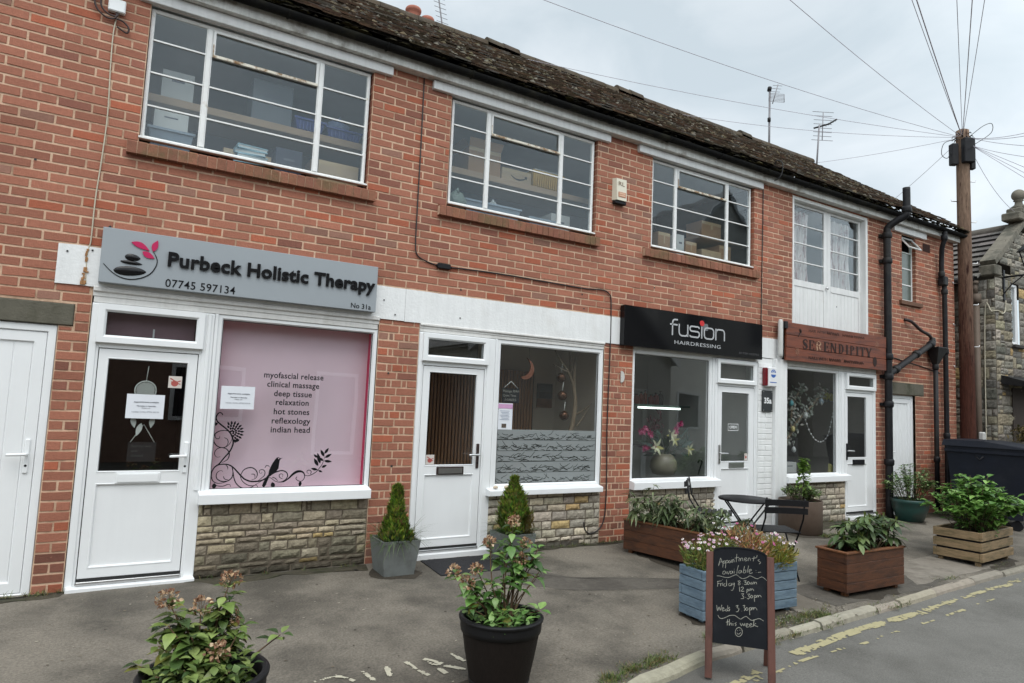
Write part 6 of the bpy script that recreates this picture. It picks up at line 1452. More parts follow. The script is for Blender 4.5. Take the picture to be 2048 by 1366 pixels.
# pale slatted crate
M = box_planter('pale weathered slatted crate planter near the kerb at the far right', (8.47, -2.33, .014), (.99, .085), .95, .50, .395, W_grey, 3, gap=.022, foot=.05, t=.03)
def bushy(label, c0, rx, ry, h, n, ln, greens, wd=.62, name='shrub', seed=1, nst=26):
    T = thing(name, label, 'plant', tuple(c0)); q = random.Random(seed); sm, lf = MB(), MB(); c0 = Vector(c0)
    for i in range(nst):
        a = q.uniform(0, 6.28); r = q.random() ** .5; hh = h * (1 - .5 * r * r) * q.uniform(.7, 1.1); tip = c0 + Vector((rx * r * math.cos(a), ry * r * math.sin(a), hh)); b = c0 + Vector((rx * .35 * r * math.cos(a), ry * .35 * r * math.sin(a), -.03))
        P = smoothc([b, (b + tip) / 2 + Vector((0, 0, .05)), tip], 5); sm.tube(P, .004, 4, 0, jit(rgb(112, 98, 68, .55), .2))
        for k in range(n // nst):
            t = q.random() ** .45; p = P[min(len(P) - 1, int(t * (len(P) - 1)))]; a2 = q.uniform(0, 6.28); l = ln * q.uniform(.6, 1.2)
            leaf(lf, p + Vector((q.uniform(-.04, .04), q.uniform(-.04, .04), q.uniform(-.03, .03))), (math.cos(a2), math.sin(a2), q.uniform(-.1, .8)), (0, 0, 1), l, l * wd, q.uniform(.1, .5), .18, jit(q.choice(greens), .2), (.12, .7, 1, .95, .6, .1))
    sm.build('stems', M_stem, T); lf.build('foliage', M_leaf, T)
GB = [rgb(118, 160, 76, .88), rgb(100, 144, 66, .82), rgb(144, 182, 100, .94), rgb(80, 120, 54, .75)]
bushy('broad bright green shrub of rounded leaves filling the pale crate planter', (8.93, -2.05, .37), .68, .48, .62, 1400, .096, GB, .74, seed=4, nst=60)
# drum planter and green pot by the wall
T = thing('drum_planter', 'tall brown drum planter in front of the timber-signed shop', 'planter', (8.03, -.36, .08)); mb = MB(); mb.lathe(8.03, -.36, [(.262, .078), (.275, .085), (.275, .50), (.272, .508), (.255, .508), (.25, .45)], 48); mb.build('drum', mat('brown_fibreclay', rgb(112, 94, 80, .62), .8, .1, 8, 8, .3, 40, base2=rgb(96, 78, 66, .6), b2scale=2), T)
mb = MB(); mb.lathe(8.03, -.36, [(.0001, .485), (.254, .47)], 24, cap0=False); mb.build('soil', M_soil, T)
bushy('straggly ivy and herb planting with one tall leafy shoot in the brown drum', (8.02, -.38, .48), .30, .26, .22, 620, .055, [rgb(96, 120, 62, .75), rgb(116, 140, 76, .8), rgb(78, 100, 50, .68)], .55, 'ivy', 12, 34)
T = thing('ivy_shoot', 'tall light green leafy shoot rising from the brown drum planter', 'plant', (8.0, -.42, .5)); mb = MB(); sm = MB(); P = smoothc([(8.0, -.42, .48), (8.0, -.43, .72), (7.98, -.44, .93), (7.96, -.45, 1.03)], 6); sm.tube(P, .005, 5, 0, rgb(96, 90, 56, .5)); sm.build('stem', M_stem, T)
for p in P[5:]:
    for k in range(9): leaf(mb, p + Vector((PR.uniform(-.05, .05), PR.uniform(-.05, .05), PR.uniform(-.03, .03))), rdir(-30, 40), (0, 0, 1), PR.uniform(.06, .09), .06, .3, .15, jit(PR.choice([rgb(124, 156, 70, .85), rgb(104, 138, 58, .78)]), .2), (.3, 1, .8, .5, .1))
mb.build('foliage', M_leaf, T)
T = thing('bare_twigs', 'thin bare twig reaching left out of the brown drum planter', 'plant', (7.8, -.5, .55)); mb = MB()
for P in ([(7.86, -.5, .5), (7.74, -.58, .60), (7.66, -.64, .62), (7.58, -.68, .68)], [(7.74, -.58, .60), (7.68, -.62, .56), (7.64, -.66, .50)], [(7.66, -.64, .62), (7.62, -.66, .71)]): mb.tube(smoothc(P, 4), .004, 4, 0, rgb(74, 60, 52, .5))
for i in range(14): leaf(mb, (7.60 + PR.uniform(-.05, .1), -.65 + PR.uniform(-.04, .04), .58 + PR.uniform(-.08, .12)), rdir(-60, 60), (0, 0, 1), .03, .012, .3, .1, rgb(70, 60, 50, .5), (.4, 1, .2))
mb.build('twigs', M_stem, T)
T = thing('green_pot', 'round dark green plastic pot beside the soil pipe', 'pot', (10.72, -.36, .08)); mb = MB(); cx, cy = 10.72, -.36
mb.lathe(cx, cy, [(.165, .078), (.18, .09), (.245, .27), (.262, .36), (.268, .365), (.272, .41), (.262, .415), (.25, .36)], 40); mb.build('bowl', mat('dark_green_plastic', rgb(40, 84, 78, .62), .42, .1, 6, base2=rgb(60, 76, 70, .6), b2scale=2.5), T)
mb = MB(); mb.lathe(cx, cy, [(.0001, .375), (.252, .365)], 24, cap0=False); mb.build('soil', M_soil, T)
bushy('open airy green shrub in the dark green pot by the soil pipe', (cx, cy, .38), .44, .36, .58, 1000, .062, [rgb(110, 146, 78, .84), rgb(92, 128, 66, .78), rgb(156, 180, 126, .9), rgb(74, 104, 52, .7)], .5, 'shrub', 17, 36)

# grass and weeds: nobody would count them
gm = MB(); q = random.Random(77)
def tuft(x, y, z, n, r, h, cols):
    for i in range(n):
        a, rr = q.uniform(0, 6.28), r * q.random() ** .6; p = Vector((x + rr * math.cos(a), y + rr * math.sin(a), z)); c = q.choice(cols); b = q.uniform(0, 6.28); e = q.uniform(.4, 1.5)
        leaf(gm, p, (math.cos(b) * math.cos(e), math.sin(b) * math.cos(e), math.sin(e)), (0, 0, 1), h * q.uniform(.4, 1.2), .004, q.uniform(.2, .9), 0, tuple(v * q.uniform(.7, 1.3) for v in c), (1, .9, .6, .1))
GG = [rgb(96, 114, 52, .7), rgb(114, 128, 64, .75), rgb(82, 98, 48, .64), rgb(142, 132, 86, .75)]
for x0, x1, dens, off in ((2.5, 3.35, 60, .17), (3.75, 4.15, 34, .17), (4.35, 5.2, 60, .17), (4.2, 5.3, 24, .02), (5.75, 6.35, 40, .05), (7.35, 7.75, 22, .16), (8.6, 9.2, 20, .15), (1.6, 2.5, 40, .2)):
    for i in range(dens):
        x = q.uniform(x0, x1); y = ky(x) + off + q.gauss(0, .035); tuft(x, y, -.002 if off > .1 else -.02, 22, .04, .045, GG)
for x0, x1, n in ((.7, 2.1, 8), (3.5, 4.9, 16), (8.2, 9.6, 20), (-.42, -.18, 8), (10.4, 11.2, 14), (4.9, 5.3, 8), (-.9, -.4, 10)):
    for i in range(n): tuft(q.uniform(x0, x1), q.uniform(-.06, -.02), .088, 14, .03, .05, GG + [rgb(70, 74, 40, .45)])
for i in range(30): tuft(q.uniform(8.0, 8.5), q.uniform(-.72, -.6), .07, 18, .05, .05, GG)
for i in range(26): tuft(5.15 + q.gauss(0, .09), -2.62 + q.gauss(0, .06), .0, 24, .04, .05, GG)
o = gm.build('weeds', M_leafdull); tag(o, 'thin grass and weeds along the kerb stones and wall foot', 'grass', None, 'stuff')
mb = MB()
for i in range(1700):      # fallen petals, grit and leaf litter
    x, y = q.uniform(-1, 11), -q.random() ** .8 * 2.7
    if q.random() < .55: x, y = q.gauss(4.9, .35), q.gauss(-2.5, .12)
    z = pz(x, y) + .004; r = q.uniform(.003, .009) ; a = q.uniform(0, 6.28); c = q.choice([rgb(190, 182, 164, .7), rgb(150, 136, 112, .6), rgb(96, 84, 66, .55), rgb(74, 64, 52, .5)])
    mb.poly([(x + r * math.cos(a + k * 1.57) * (1 if k % 2 else 1.7), y + r * math.sin(a + k * 1.57), z) for k in range(4)], 0, c)
o = mb.build('litter', M_stem); tag(o, 'scattered pale grit and leaf litter on the tarmac', 'litter', None, 'stuff')
# ================================================================ chalkboard
b0 = Vector((3.341, -3.013, -.03)); nn = Vector((.737, .675, 0)).normalized(); wd_ = Vector((nn.y, -nn.x, 0)); Ln_ = rad(12)
upv = Vector((0, 0, 1)) * math.cos(Ln_) + nn * math.sin(Ln_); fwd = wd_.cross(upv)   # faces the viewer when negated
if fwd.dot(Vector((0, -6, 1.6)) - b0) < 0: fwd = -fwd
# local frame: x across, -y towards viewer, z up the board
MBD = Matrix(((wd_.x, -fwd.x, upv.x, b0.x), (wd_.y, -fwd.y, upv.y, b0.y), (wd_.z, -fwd.z, upv.z, b0.z), (0, 0, 0, 1)))
AB = thing('chalkboard_sign', 'freestanding A-frame chalkboard with white handwritten appointment times at the kerb', 'chalkboard', (3.6, -3.1, -.04))
W_ab = mat('pinkish_brown_paint', rgb(118, 76, 64, .66), .55, .12, 5, 8, .2, 40, base2=rgb(98, 62, 52, .62), b2scale=2, stretch=(6, 6, 1))
def xf(mb): mb.v = [tuple(MBD @ Vector(p)) for p in mb.v]; return mb
for a, b in ((-.002, .042), (.370, .414)):
    mb = MB(); mb.box(a, b, -.018, .014, -.0, .758, b=.003); xf(mb).build('front_post', W_ab, AB)
M_slate2 = mat('chalkboard_black', rgb(32, 35, 40, .7), .75, .18, 4, 8, .05, 30, base2=rgb(48, 51, 55, .7), b2scale=4, b2lo=.52, b2hi=.8, spec=.15)
mb = MB(); P = [(.0425, .207), (.3695, .207), (.3695, .752)] + [(.206 + .1635 * math.cos(t), .752 + .044 * math.sin(t) ** .8) for t in [math.pi * i / 16 for i in range(1, 16)]] + [(.0425, .752)]
mb.prism(P, -.006, .004); xf(mb).build('board', M_slate2, AB)
mb = MB(); P2 = P[2:]
mb.stroke([(p[0], p[1] + .003) for p in P2], .007, -.012, .006); xf(mb).build('board_edge', M_black, AB)
M_chalk = mat('chalk', rgb(190, 190, 178, .66), .95, .45, 160, 4, 0, 60)
mb = MB()
for i, s_ in enumerate(CHALK):
    pts = mm(s_)
    P = smoothc([(a, b, 0) for a, b in pts], 3) if len(pts) > 2 else [Vector((a, b, 0)) for a, b in pts]
    wv = .0030 if i < 44 else .0036
    mb.stroke(P, [wv * (.8 + .35 * noise.noise(Vector((k * .7, i, 0)))) for k in range(len(P))], -.0068 - .000006 * i, -.0061)
xf(mb).build('handwriting', M_chalk, AB)
upr = Vector((0, 0, 1)) * math.cos(rad(-14)) + nn * math.sin(rad(-14))
for wx in (.02, .392):
    foot = b0 + wd_ * wx + nn * .38; foot.z = -.035; top = b0 + wd_ * wx + upv * .72 + nn * .02
    mb = MB(); d = (top - foot); s_ = wd_ * .018; f_ = nn * .012
    v = [mb.vert(p) for p in [foot - s_ - f_, foot + s_ - f_, foot + s_ + f_, foot - s_ + f_, top - s_ - f_, top + s_ - f_, top + s_ + f_, top - s_ + f_]]
    for f in ((0, 1, 5, 4), (1, 2, 6, 5), (2, 3, 7, 6), (3, 0, 4, 7), (4, 5, 6, 7), (3, 2, 1, 0)): mb.face([v[k] for k in f])
    mb.build('rear_leg', W_ab, AB)
mb = MB(); a = b0 + wd_ * .038 + nn * .352 + Vector((0, 0, .2)); b = b0 + wd_ * .375 + nn * .352 + Vector((0, 0, .2)); c = b0 + wd_ * .375 + nn * .20 + Vector((0, 0, .66)); d = b0 + wd_ * .038 + nn * .20 + Vector((0, 0, .66))
e = nn * .006; v = [mb.vert(p) for p in (a, b, c, d, a + e, b + e, c + e, d + e)]
for f in ((0, 1, 2, 3), (7, 6, 5, 4), (0, 4, 5, 1), (1, 5, 6, 2), (2, 6, 7, 3), (3, 7, 4, 0)): mb.face([v[k] for k in f])
mb.build('rear_board', M_slate2, AB)

# ================================================================ bistro table and chairs
M_bis = mat('black_powder_coat', (.010, .010, .011), .48, .2, 12, 5, .05, 60, spec=.22)
TB = thing('bistro_table', 'round black folding bistro table between the two slatted chairs', 'table', (5.95, -1.18, .05)); tx, ty, tz = 5.95, -1.18, .715
mb = MB(); mb.lathe(tx, ty, [(.0005, tz - .012), (.278, tz - .012), (.286, tz - .02), (.289, tz - .012), (.288, tz - .003), (.284, tz), (.0005, tz + .001)], 56, cap0=False); mb.build('table_top', M_bis, TB)
ca = rad(-48); A = Vector((math.cos(ca), math.sin(ca), 0)); Bv = Vector((-A.y, A.x, 0)); c0 = Vector((tx, ty, 0))
for sgn in (1, -1):
    for off in (-.17, .17):
        mb = MB(); p = c0 + Bv * (off + .012 * sgn); mb.tube([p + A * .23 * sgn + Vector((0, 0, .055)), p - A * .22 * sgn + Vector((0, 0, tz - .02))], .0085, 8); mb.build('leg', M_bis, TB)
    mb = MB(); mb.tube([c0 + A * .21 * sgn + Bv * -.18 + Vector((0, 0, .09)), c0 + A * .21 * sgn + Bv * .18 + Vector((0, 0, .09))], .006, 6); mb.build('stretcher', M_bis, TB)
def bistro_chair(label, back_c, face, first=None):
    """back_c = mid point of top slat; face = direction the sitter looks"""
    f = Vector((face[0], face[1], 0)).normalized(); s = Vector((f.y, -f.x, 0)); o = Vector((back_c[0], back_c[1], 0)) + f * .05; z0 = gz(0, back_c[1]) - .004
    T = thing('bistro_chair', label, 'chair', (o.x, o.y, z0), 'bistro chairs')
    Q = lambda a, b, c: o + s * a + f * b + Vector((0, 0, z0 + c))
    M = Matrix(((s.x, f.x, 0, o.x), (s.y, f.y, 0, o.y), (0, 0, 1, z0), (0, 0, 0, 1)))
    for a in (-.185, .185):
        mb = MB(); mb.tube([Q(a, .40, .0), Q(a, .08, .44), Q(a, -.02, .60), Q(a, -.055, .80)], .0085, 8); mb.build('side_frame', M_bis, T)
        mb = MB(); b = a * .90; mb.tube([Q(b, .02, .0), Q(b, .36, .44)], .0085, 8); mb.build('leg', M_bis, T)
        mb = MB(); mb.tube([Q(b + .012, .06, .445), Q(b + .012, .40, .445)], .007, 6); mb.build('seat_rail', M_bis, T)
    for z, y in ((.755, -.050), (.68, -.038)):
        mb = MB(); g = [[mb.vert(Q(a, y - .018 + .022 * (a / .2) ** 2 * -1 + .02 + dy, z + dz)) for dy, dz in ((-.008, -.028), (-.008, .028), (.002, .030), (.002, -.030))] for a in [-.21 + .42 * i / 10 for i in range(11)]]
        for i in range(10):
            for j in range(4): mb.face((g[i][j], g[i][(j + 1) % 4], g[i + 1][(j + 1) % 4], g[i + 1][j]))
        mb.face(g[0][::-1]); mb.face(g[10]); mb.build('back_slat', M_bis, T)
    for i in range(7):
        mb = MB(); y = .05 + i * .055; mb.box(-.20, .20, y, y + .042, .452, .464, b=.003, M=M); mb.build('seat_slat', M_bis, T)
    for y, z in ((.33, .09), (.06, .06)):
        mb = MB(); mb.tube([Q(-.17, y, z), Q(.17, y, z)], .006, 6); mb.build('stretcher', M_bis, T)
bistro_chair('black slatted bistro chair with its back to the road in front of the table', (5.675, -1.87), (.50, .86))
bistro_chair('black slatted bistro chair seen edge-on left of the table behind the long planter', (5.66, -.62), (.62, -.74))
# door mat, shells on the sill
mb = MB(); Mm = Matrix.Translation((3.02, -.36, .079)) @ Matrix.Rotation(rad(-2), 4, 'Z'); n = 26
g = [[mb.vert(Mm @ Vector((-.36 + .72 * i / n, -.25 + .5 * j / 12, .012 + .033 * (-.25 + .5 * j / 12) + .003 * noise.noise(Vector((i * 1.7, j * 1.7, 0)))))) for j in range(13)] for i in range(n + 1)]
for i in range(n):
    for j in range(12): mb.face((g[i][j], g[i + 1][j], g[i + 1][j + 1], g[i][j + 1]))
edge = [g[i][0] for i in range(n + 1)] + [g[n][j] for j in range(1, 13)] + [g[i][12] for i in range(n - 1, -1, -1)] + [g[0][j] for j in range(11, 0, -1)]; low = [mb.vert((mb.v[e][0], mb.v[e][1], mb.v[e][2] - .02)) for e in edge]
for i in range(len(edge)): mb.face((edge[i], low[i], low[(i + 1) % len(edge)], edge[(i + 1) % len(edge)]))
tag(mb.build('door_mat', mat('charcoal_coir', rgb(52, 52, 56, .6), 1.0, .5, 90, 4, 1.0, 200)), 'charcoal door mat at the second shop door', 'door mat')
M_shell = mat('shell', rgb(214, 196, 172, .75), .6, .15, 30)
for i, x in enumerate((3.49, 3.62, 3.73)):
    mb = MB(); mb.lathe(x, -.045, [(.0005, .742), (.028, .744), (.03, .752), (.018, .766), (.0005, .772)], 12, ax=(1, .7)); tag(mb.build('sea_shell', M_shell), 'small pale shell on the second shop window sill', 'shell', 'shells on the window sill')

# ================================================================ wheelie bin
BN = thing('wheelie_bin', 'large navy four-wheeled commercial bin behind the crate planter', 'bin', (11.9, -1.1, .06)); M_navy = mat('navy_plastic', rgb(26, 32, 46, .6), .55, .2, 4, 8, .2, 20, base2=rgb(40, 44, 54, .6), b2scale=1.5, spec=.25)
MN = Matrix.Translation((11.42, -.50, .06)) @ Matrix.Rotation(rad(-77.5), 4, 'Z')     # local x along the visible side, y towards +X
def qd(mb, lo, hi, z0, z1): 
    a = [mb.vert(MN @ Vector((x, y, z0))) for x, y in lo]; b = [mb.vert(MN @ Vector((x, y, z1))) for x, y in hi]
    for i in range(4): mb.face((a[i], a[(i + 1) % 4], b[(i + 1) % 4], b[i]))
    mb.face(a[::-1]); mb.face(b)
rc = lambda a, b, c, d: [(a, c), (b, c), (b, d), (a, d)]
mb = MB(); qd(mb, rc(.14, 1.0, .06, 1.2), rc(.06, 1.12, .0, 1.28), .14, 1.10); mb.build('body', M_navy, BN)
mb = MB(); qd(mb, rc(.03, 1.15, -.03, 1.31), rc(.03, 1.15, -.03, 1.31), 1.105, 1.15); qd(mb, rc(.045, 1.14, -.015, 1.295), rc(.045, 1.14, -.015, 1.295), 1.152, 1.19); mb.build('rim', M_navy, BN)
mb = MB(); v = [mb.vert(MN @ Vector(p)) for p in [(.0, -.05, 1.195), (1.16, -.05, 1.195), (1.16, 1.33, 1.195), (.0, 1.33, 1.195), (.02, -.03, 1.29), (.55, -.03, 1.29), (1.15, -.03, 1.215), (1.15, 1.31, 1.215), (.55, 1.31, 1.29), (.02, 1.31, 1.29)]]
for f in ((0, 1, 6, 5, 4), (1, 2, 7, 6), (2, 3, 9, 8, 7), (3, 0, 4, 9), (4, 5, 8, 9), (5, 6, 7, 8)): mb.face([v[k] for k in f])
mb.build('lid', M_navy, BN)
for x in (.22, .92):
    for y in (.12, 1.12):
        mb = MB(); mb.tube([MN @ Vector((x, y - .025, .06)), MN @ Vector((x, y + .025, .06))], .075, 16, 0); mb.tube([MN @ Vector((x, y, .06)), MN @ Vector((x, y, .16))], .02, 6, 0); mb.build('wheel', M_black, BN)
mb = MB(); mb.tube([MN @ Vector((.45, -.05, 1.06)), MN @ Vector((.5, -.06, 1.0)), MN @ Vector((.55, -.05, 1.06))], .012, 6); mb.build('latch', M_black, BN)
# ================================================================ telegraph pole and wires
PX, PY, PZ = 13.07, -.13, 6.98
PO = thing('telegraph_pole', 'tall reddish timber telegraph pole with black boxes and radiating wires', 'telegraph pole', (PX, PY, -.05))
M_pole = mat('creosoted_pole', (1, 1, 1), .9, .5, 7, 12, .7, 30, attr=True, base2=rgb(66, 38, 32, .6), b2scale=2.2, b2lo=.54, b2hi=.66, stretch=(7, 7, .9), spec=.2)
M_pole2 = mat('weathered_pole_top', rgb(150, 124, 106, .72), .9, .4, 6, 12, .6, 30, base2=rgb(120, 80, 62, .68), b2scale=1.4, stretch=(7, 7, .8), spec=.2)
mb = MB(); prf = [(.128, -.1)] + [(.128 - .016 * (i / 30) + .002 * noise.noise(Vector((i * .7, 0, 0))), -.05 + 3.9 * i / 30) for i in range(31)]
mb.lathe(PX, PY, prf, 20, 0); prf = [(.112 - .006 * i / 30, 3.85 + (PZ - 3.85) * i / 30) for i in range(31)] + [(.05, PZ + .03)]
mb.lathe(PX, PY, prf, 20, 1, cap0=False, cap1=True)
mb.m = [0] * len(mb.f)
for i, f in enumerate(mb.f):
    v_ = Vector(mb.v[f[0]]); zf = v_.z + 1.1 * noise.noise(Vector((v_.x * 9, v_.y * 9, v_.z * .5))); t = max(0, min(1, (zf - 2.6) / 2.8)); c0_, c1_ = rgb(90, 54, 43, .6), rgb(144, 120, 102, .68)
    mb.c[i] = tuple(p + (q_ - p) * t for p, q_ in zip(c0_, c1_))
mb.build('trunk', M_pole, PO)
for i in range(11):
    z = 2.6 + i * .38; s = 1 if i % 2 else -1; mb = MB(); d = Vector((.85, -.52, 0)) * s; c0 = Vector((PX, PY, z)) + d * .11
    mb.tube([c0, c0 + d * .11, c0 + d * .12 + Vector((0, 0, .03))], .008, 6); mb.build('step_iron', M_chrome, PO)
VX = Vector((-.91, -.41, 0)); RX = Vector((.41, -.91, 0)) * -1
def pbox(name, c, w, d, h, m=M_black):
    mb = MB(); M = Matrix(((.85, -.52, 0, c[0]), (-.52, -.85, 0, c[1]), (0, 0, 1, c[2]), (0, 0, 0, 1))); mb.box(-w / 2, w / 2, -d / 2, d / 2, -h / 2, h / 2, b=.012, M=M); mb.build(name, m, PO)
pbox('cable_terminal', (PX - .06, PY - .12, 6.56), .20, .11, .46); pbox('side_terminal', (PX - .20, PY + .06, 6.50), .12, .12, .40, M_castiron); pbox('rear_terminal', (PX + .13, PY - .09, 6.50), .09, .1, .5, M_castiron)
mb = MB()
for i in range(14):
    a = i * .45; mb.tube([(PX + .10 * math.cos(a), PY + .10 * math.sin(a), 6.84 + .05 * math.sin(i * 2)), (PX + .15 * math.cos(a), PY + .15 * math.sin(a), 6.86 + .05 * math.sin(i * 2)), (PX + .165 * math.cos(a), PY + .165 * math.sin(a), 6.83 + .05 * math.sin(i * 2))], .008, 5)
mb.build('wire_hooks', M_castiron, PO)
for P in ([(PX + .05, PY - .1, 6.86), (PX + .22, PY - .25, 7.05), (PX + .36, PY - .33, 7.1), (PX + .34, PY - .32, 6.92), (PX + .1, PY - .15, 6.7)], [(PX - .1, PY, 6.80), (PX - .34, PY + .14, 6.72), (PX - .4, PY + .17, 6.5), (PX - .3, PY + .12, 6.43), (PX - .22, PY + .08, 6.6)]):
    mb = MB(); mb.tube(smoothc(P, 6), .006, 5); mb.build('wire_loop', MATS['black_cable'], PO)
M_wire = mat('grey_wire', rgb(186, 182, 192, .9), .7)
def wire(label, p1, sag=.1, r=.0042, ext=1.0, p0=None):
    a = Vector(p0 or (PX, PY, 6.86)); b = Vector(p1); b = a + (b - a) * ext
    mb = MB(); n = 24; mb.tube([a + (b - a) * (i / n) - Vector((0, 0, 4 * sag * (i / n) * (1 - i / n))) for i in range(n + 1)], r, 5)
    tag(mb.build('overhead_wire', M_wire), label, 'overhead wire', 'wires from the telegraph pole')
wire('lone wire sweeping from the pole top across the sky above the third upper window', (4.3, .42, 6.6), .12, ext=1.15)
wire('wire rising steeply left from the pole top across the open sky', (6.66, -1.24, 6.6), .08, ext=1.3)
wire('thin wire just left of the thick one climbing from the pole top', (7.78, -2.02, 6.6), .04, ext=1.3)
wire('thick double wire climbing from the pole top to the upper right edge', (7.82, -2.05, 6.6), .03, .0075, ext=1.3)
wire('leftmost of the three near-vertical wires above the pole', (8.19, -2.31, 6.6), .03, ext=1.3)
wire('middle of the three near-vertical wires above the pole', (8.33, -2.41, 6.6), .03, .006, ext=1.3)
wire('rightmost of the three near-vertical wires above the pole', (8.44, -2.49, 6.6), .03, ext=1.3)
wire('wire passing behind the first aerial and over the ridge toward the chimney pots', (4.16, 3.4, 7.58), .22, ext=1.3)
wire('lower wire crossing both rooftop aerials to the ridge', (8.22, 3.4, 7.61), .25, ext=1.3)
wire('low wire dropping from the pole to the ridge behind the second aerial', (13.47, 3.4, 7.51), .06, ext=1.2)
wire('short wire slanting down from the pole to the end of the terrace roof', (13.79, 1.5, 6.25), .02)
for lab, p, s in (('upper of the paired wires leaving the pole to the right', (10.32, -2.13, 5.60), .05), ('lower of the paired wires leaving the pole to the right', (10.32, -2.13, 5.56), .05), ('level wire leaving the pole to the right below the paired wires', (10.33, -2.12, 5.42), .03), ('wire dipping right from the pole above the three parallel wires', (10.35, -2.12, 5.27), .03), ('highest of three parallel wires falling right from the pole', (10.36, -2.11, 5.11), 0), ('middle of three parallel wires falling right from the pole', (10.37, -2.10, 5.04), 0), ('lowest of three parallel wires falling right from the pole', (10.37, -2.10, 4.97), 0)):
    wire(lab, p, s, ext=1.25, p0=(PX + .1, PY - .1, 6.84 if 'pair' in lab else 6.7))
wire('slack wire drooping from the pole to the stone gable finial', (15.0, -.22, 5.75), .16, p0=(PX + .1, PY - .1, 6.6))

# ================================================================ aerials and chimney behind the ridge
M_alu = mat('dull_aluminium', rgb(150, 148, 152, .7), .5, .1, 20)
AE = thing('tv_aerial', 'upright rooftop mast with a small grid panel left of the other aerial', 'aerial', (11.8, 3.1, 7.2))
mb = MB(); mb.tube([(11.8, 3.1, 7.1), (11.81, 3.1, 8.68)], .022, 8); mb.build('mast', M_alu, AE)
mb = MB()
for k in range(7): mb.tube([(11.68, 3.02, 8.36 + k * .03), (11.98, 2.86, 8.36 + k * .03)], .005, 4)
mb.tube([(11.68, 3.02, 8.36), (11.68, 3.02, 8.54)], .007, 4); mb.tube([(11.98, 2.86, 8.36), (11.98, 2.86, 8.54)], .007, 4); mb.build('grid_panel', M_alu, AE)
mb = MB(); mb.tube([(11.84, 3.05, 8.36), (11.93, 2.98, 8.80)], .010, 5)
for k in range(4): c = Vector((11.86 + .02 * k, 3.03 - .015 * k, 8.56 + .07 * k)); d = Vector((.09, -.05, 0)); mb.tube([c - d, c + d], .005, 4)
mb.build('yagi', M_alu, AE); mb = MB(); mb.tube([(11.79, 3.1, 8.66), (11.81, 3.1, 8.74)], .045, 8); mb.tube([(11.77, 3.08, 7.95), (11.77, 3.08, 8.03)], .035, 8); mb.build('fitting', M_castiron, AE)
AE = thing('tv_aerial', 'rooftop aerial with many horizontal rods and a dark diagonal boom', 'aerial', (12.8, 2.65, 7.0))
mb = MB(); mb.tube([(12.80, 2.65, 6.95), (12.86, 2.62, 8.0)], .018, 8); mb.build('mast', M_alu, AE)
mb = MB(); bt = [Vector((13.0, 2.62, 8.33)), Vector((12.93, 2.6, 7.66))]; mb.tube(bt, .010, 5)
for k in range(8): c = bt[0] + (bt[1] - bt[0]) * (k / 7.0); d = Vector((.20, -.11, 0)) * (1.05 if k in (0, 7) else .9); mb.tube([c - d, c + d], .006, 4)
mb.build('rods', M_alu, AE)
mb = MB(); mb.tube([(12.78, 2.7, 7.93), (13.02, 2.5, 8.02), (13.16, 2.4, 8.13)], .018, 6)
for k in range(5): c = Vector((12.98 + .04 * k, 2.54 - .03 * k, 7.99 + .03 * k)); mb.tube([c - Vector((.0, 0, .03)), c + Vector((0, 0, .03))], .005, 4)
mb.build('boom', M_castiron, AE)
AE = thing('tv_aerial', 'faint aerial behind the chimney pots at the top of the picture', 'aerial', (4.78, 5.0, 8.0))
mb = MB(); mb.tube([(4.80, 5, 7.0), (4.80, 5, 8.7), (4.62, 5, 9.6)], .014, 6); mb.build('mast', M_alu, AE); mb = MB()
for k in range(9): c = Vector((4.785 - .02 * k, 5, 8.70 + .09 * k)); mb.tube([c - Vector((.12, .05, 0)), c + Vector((.12, -.05, 0))], .005, 4)
mb.build('rods', M_alu, AE)
CH = thing('chimney', 'pair of terracotta chimney pots showing above the ridge', 'chimney', (4.3, 5, 5.5)); M_terr = mat('terracotta', rgb(178, 112, 92, .75), .85, .15, 12, 8, .2, 40)
mb = MB(); mb.box(3.8, 4.75, 4.65, 5.35, 5.2, 8.20, b=.01); mb.box(3.76, 4.79, 4.61, 5.39, 8.201, 8.30, b=.01); mb.build('stack', mat('chimney_brick', rgb(140, 88, 70, .8), .9, .25, 20), CH)
for cx, zt, r in ((4.215, 8.79, .125), (4.50, 8.70, .11)):
    mb = MB(); mb.lathe(cx, 5, [(r * 1.05, 8.3), (r * .95, zt - .2), (r * .92, zt - .09), (r * 1.15, zt - .07), (r * 1.2, zt - .03), (r * 1.08, zt), (r * .8, zt), (r * .75, zt - .2)], 20, cap0=False); mb.build('chimney_pot', M_terr, CH)

# ================================================================ stone cottage at the end
CT = thing('stone_cottage', 'grey rubble stone cottage with stone-slate roof and ball finial beyond the pole', 'cottage', (15, 1, 0))
CP = [rgb(154, 149, 138, .78), rgb(138, 134, 125, .74), rgb(166, 159, 145, .8), rgb(122, 119, 111, .7), rgb(156, 147, 126, .78)]
mb = MB()
for i, (a, b, z0, z1) in enumerate(((13.82, 14.47, 0, 4.45), (14.47, 16.4, 0, 3.12), (14.47, 16.4, 4.30, 4.62), (14.78, 16.4, 3.12, 4.3), (14.05, 16.15, 4.62, 4.86), (14.3, 15.9, 4.86, 5.1), (14.65, 15.6, 5.1, 5.36))):
    rubble(mb, a, b, z0, z1, -.28, 40 + i, rows=(.10, .22), wid=(.16, .42), dark=0, bulge=.02, pal=CP)
rubble(mb, -.28, 3.0, 0, 4.30, 0, 60, rows=(.12, .24), wid=(.18, .42), dark=0, bulge=.02, pal=CP, tf=lambda p: (13.82 + p[1], 1 * (-.28 + 3.0 - p[0]) - .0, p[2]))
mb.build('wall', [M_stone, M_smort], CT)
M_slate = mat('stone_slate', (1, 1, 1), .9, .25, 14, 8, .5, 60, attr=True)
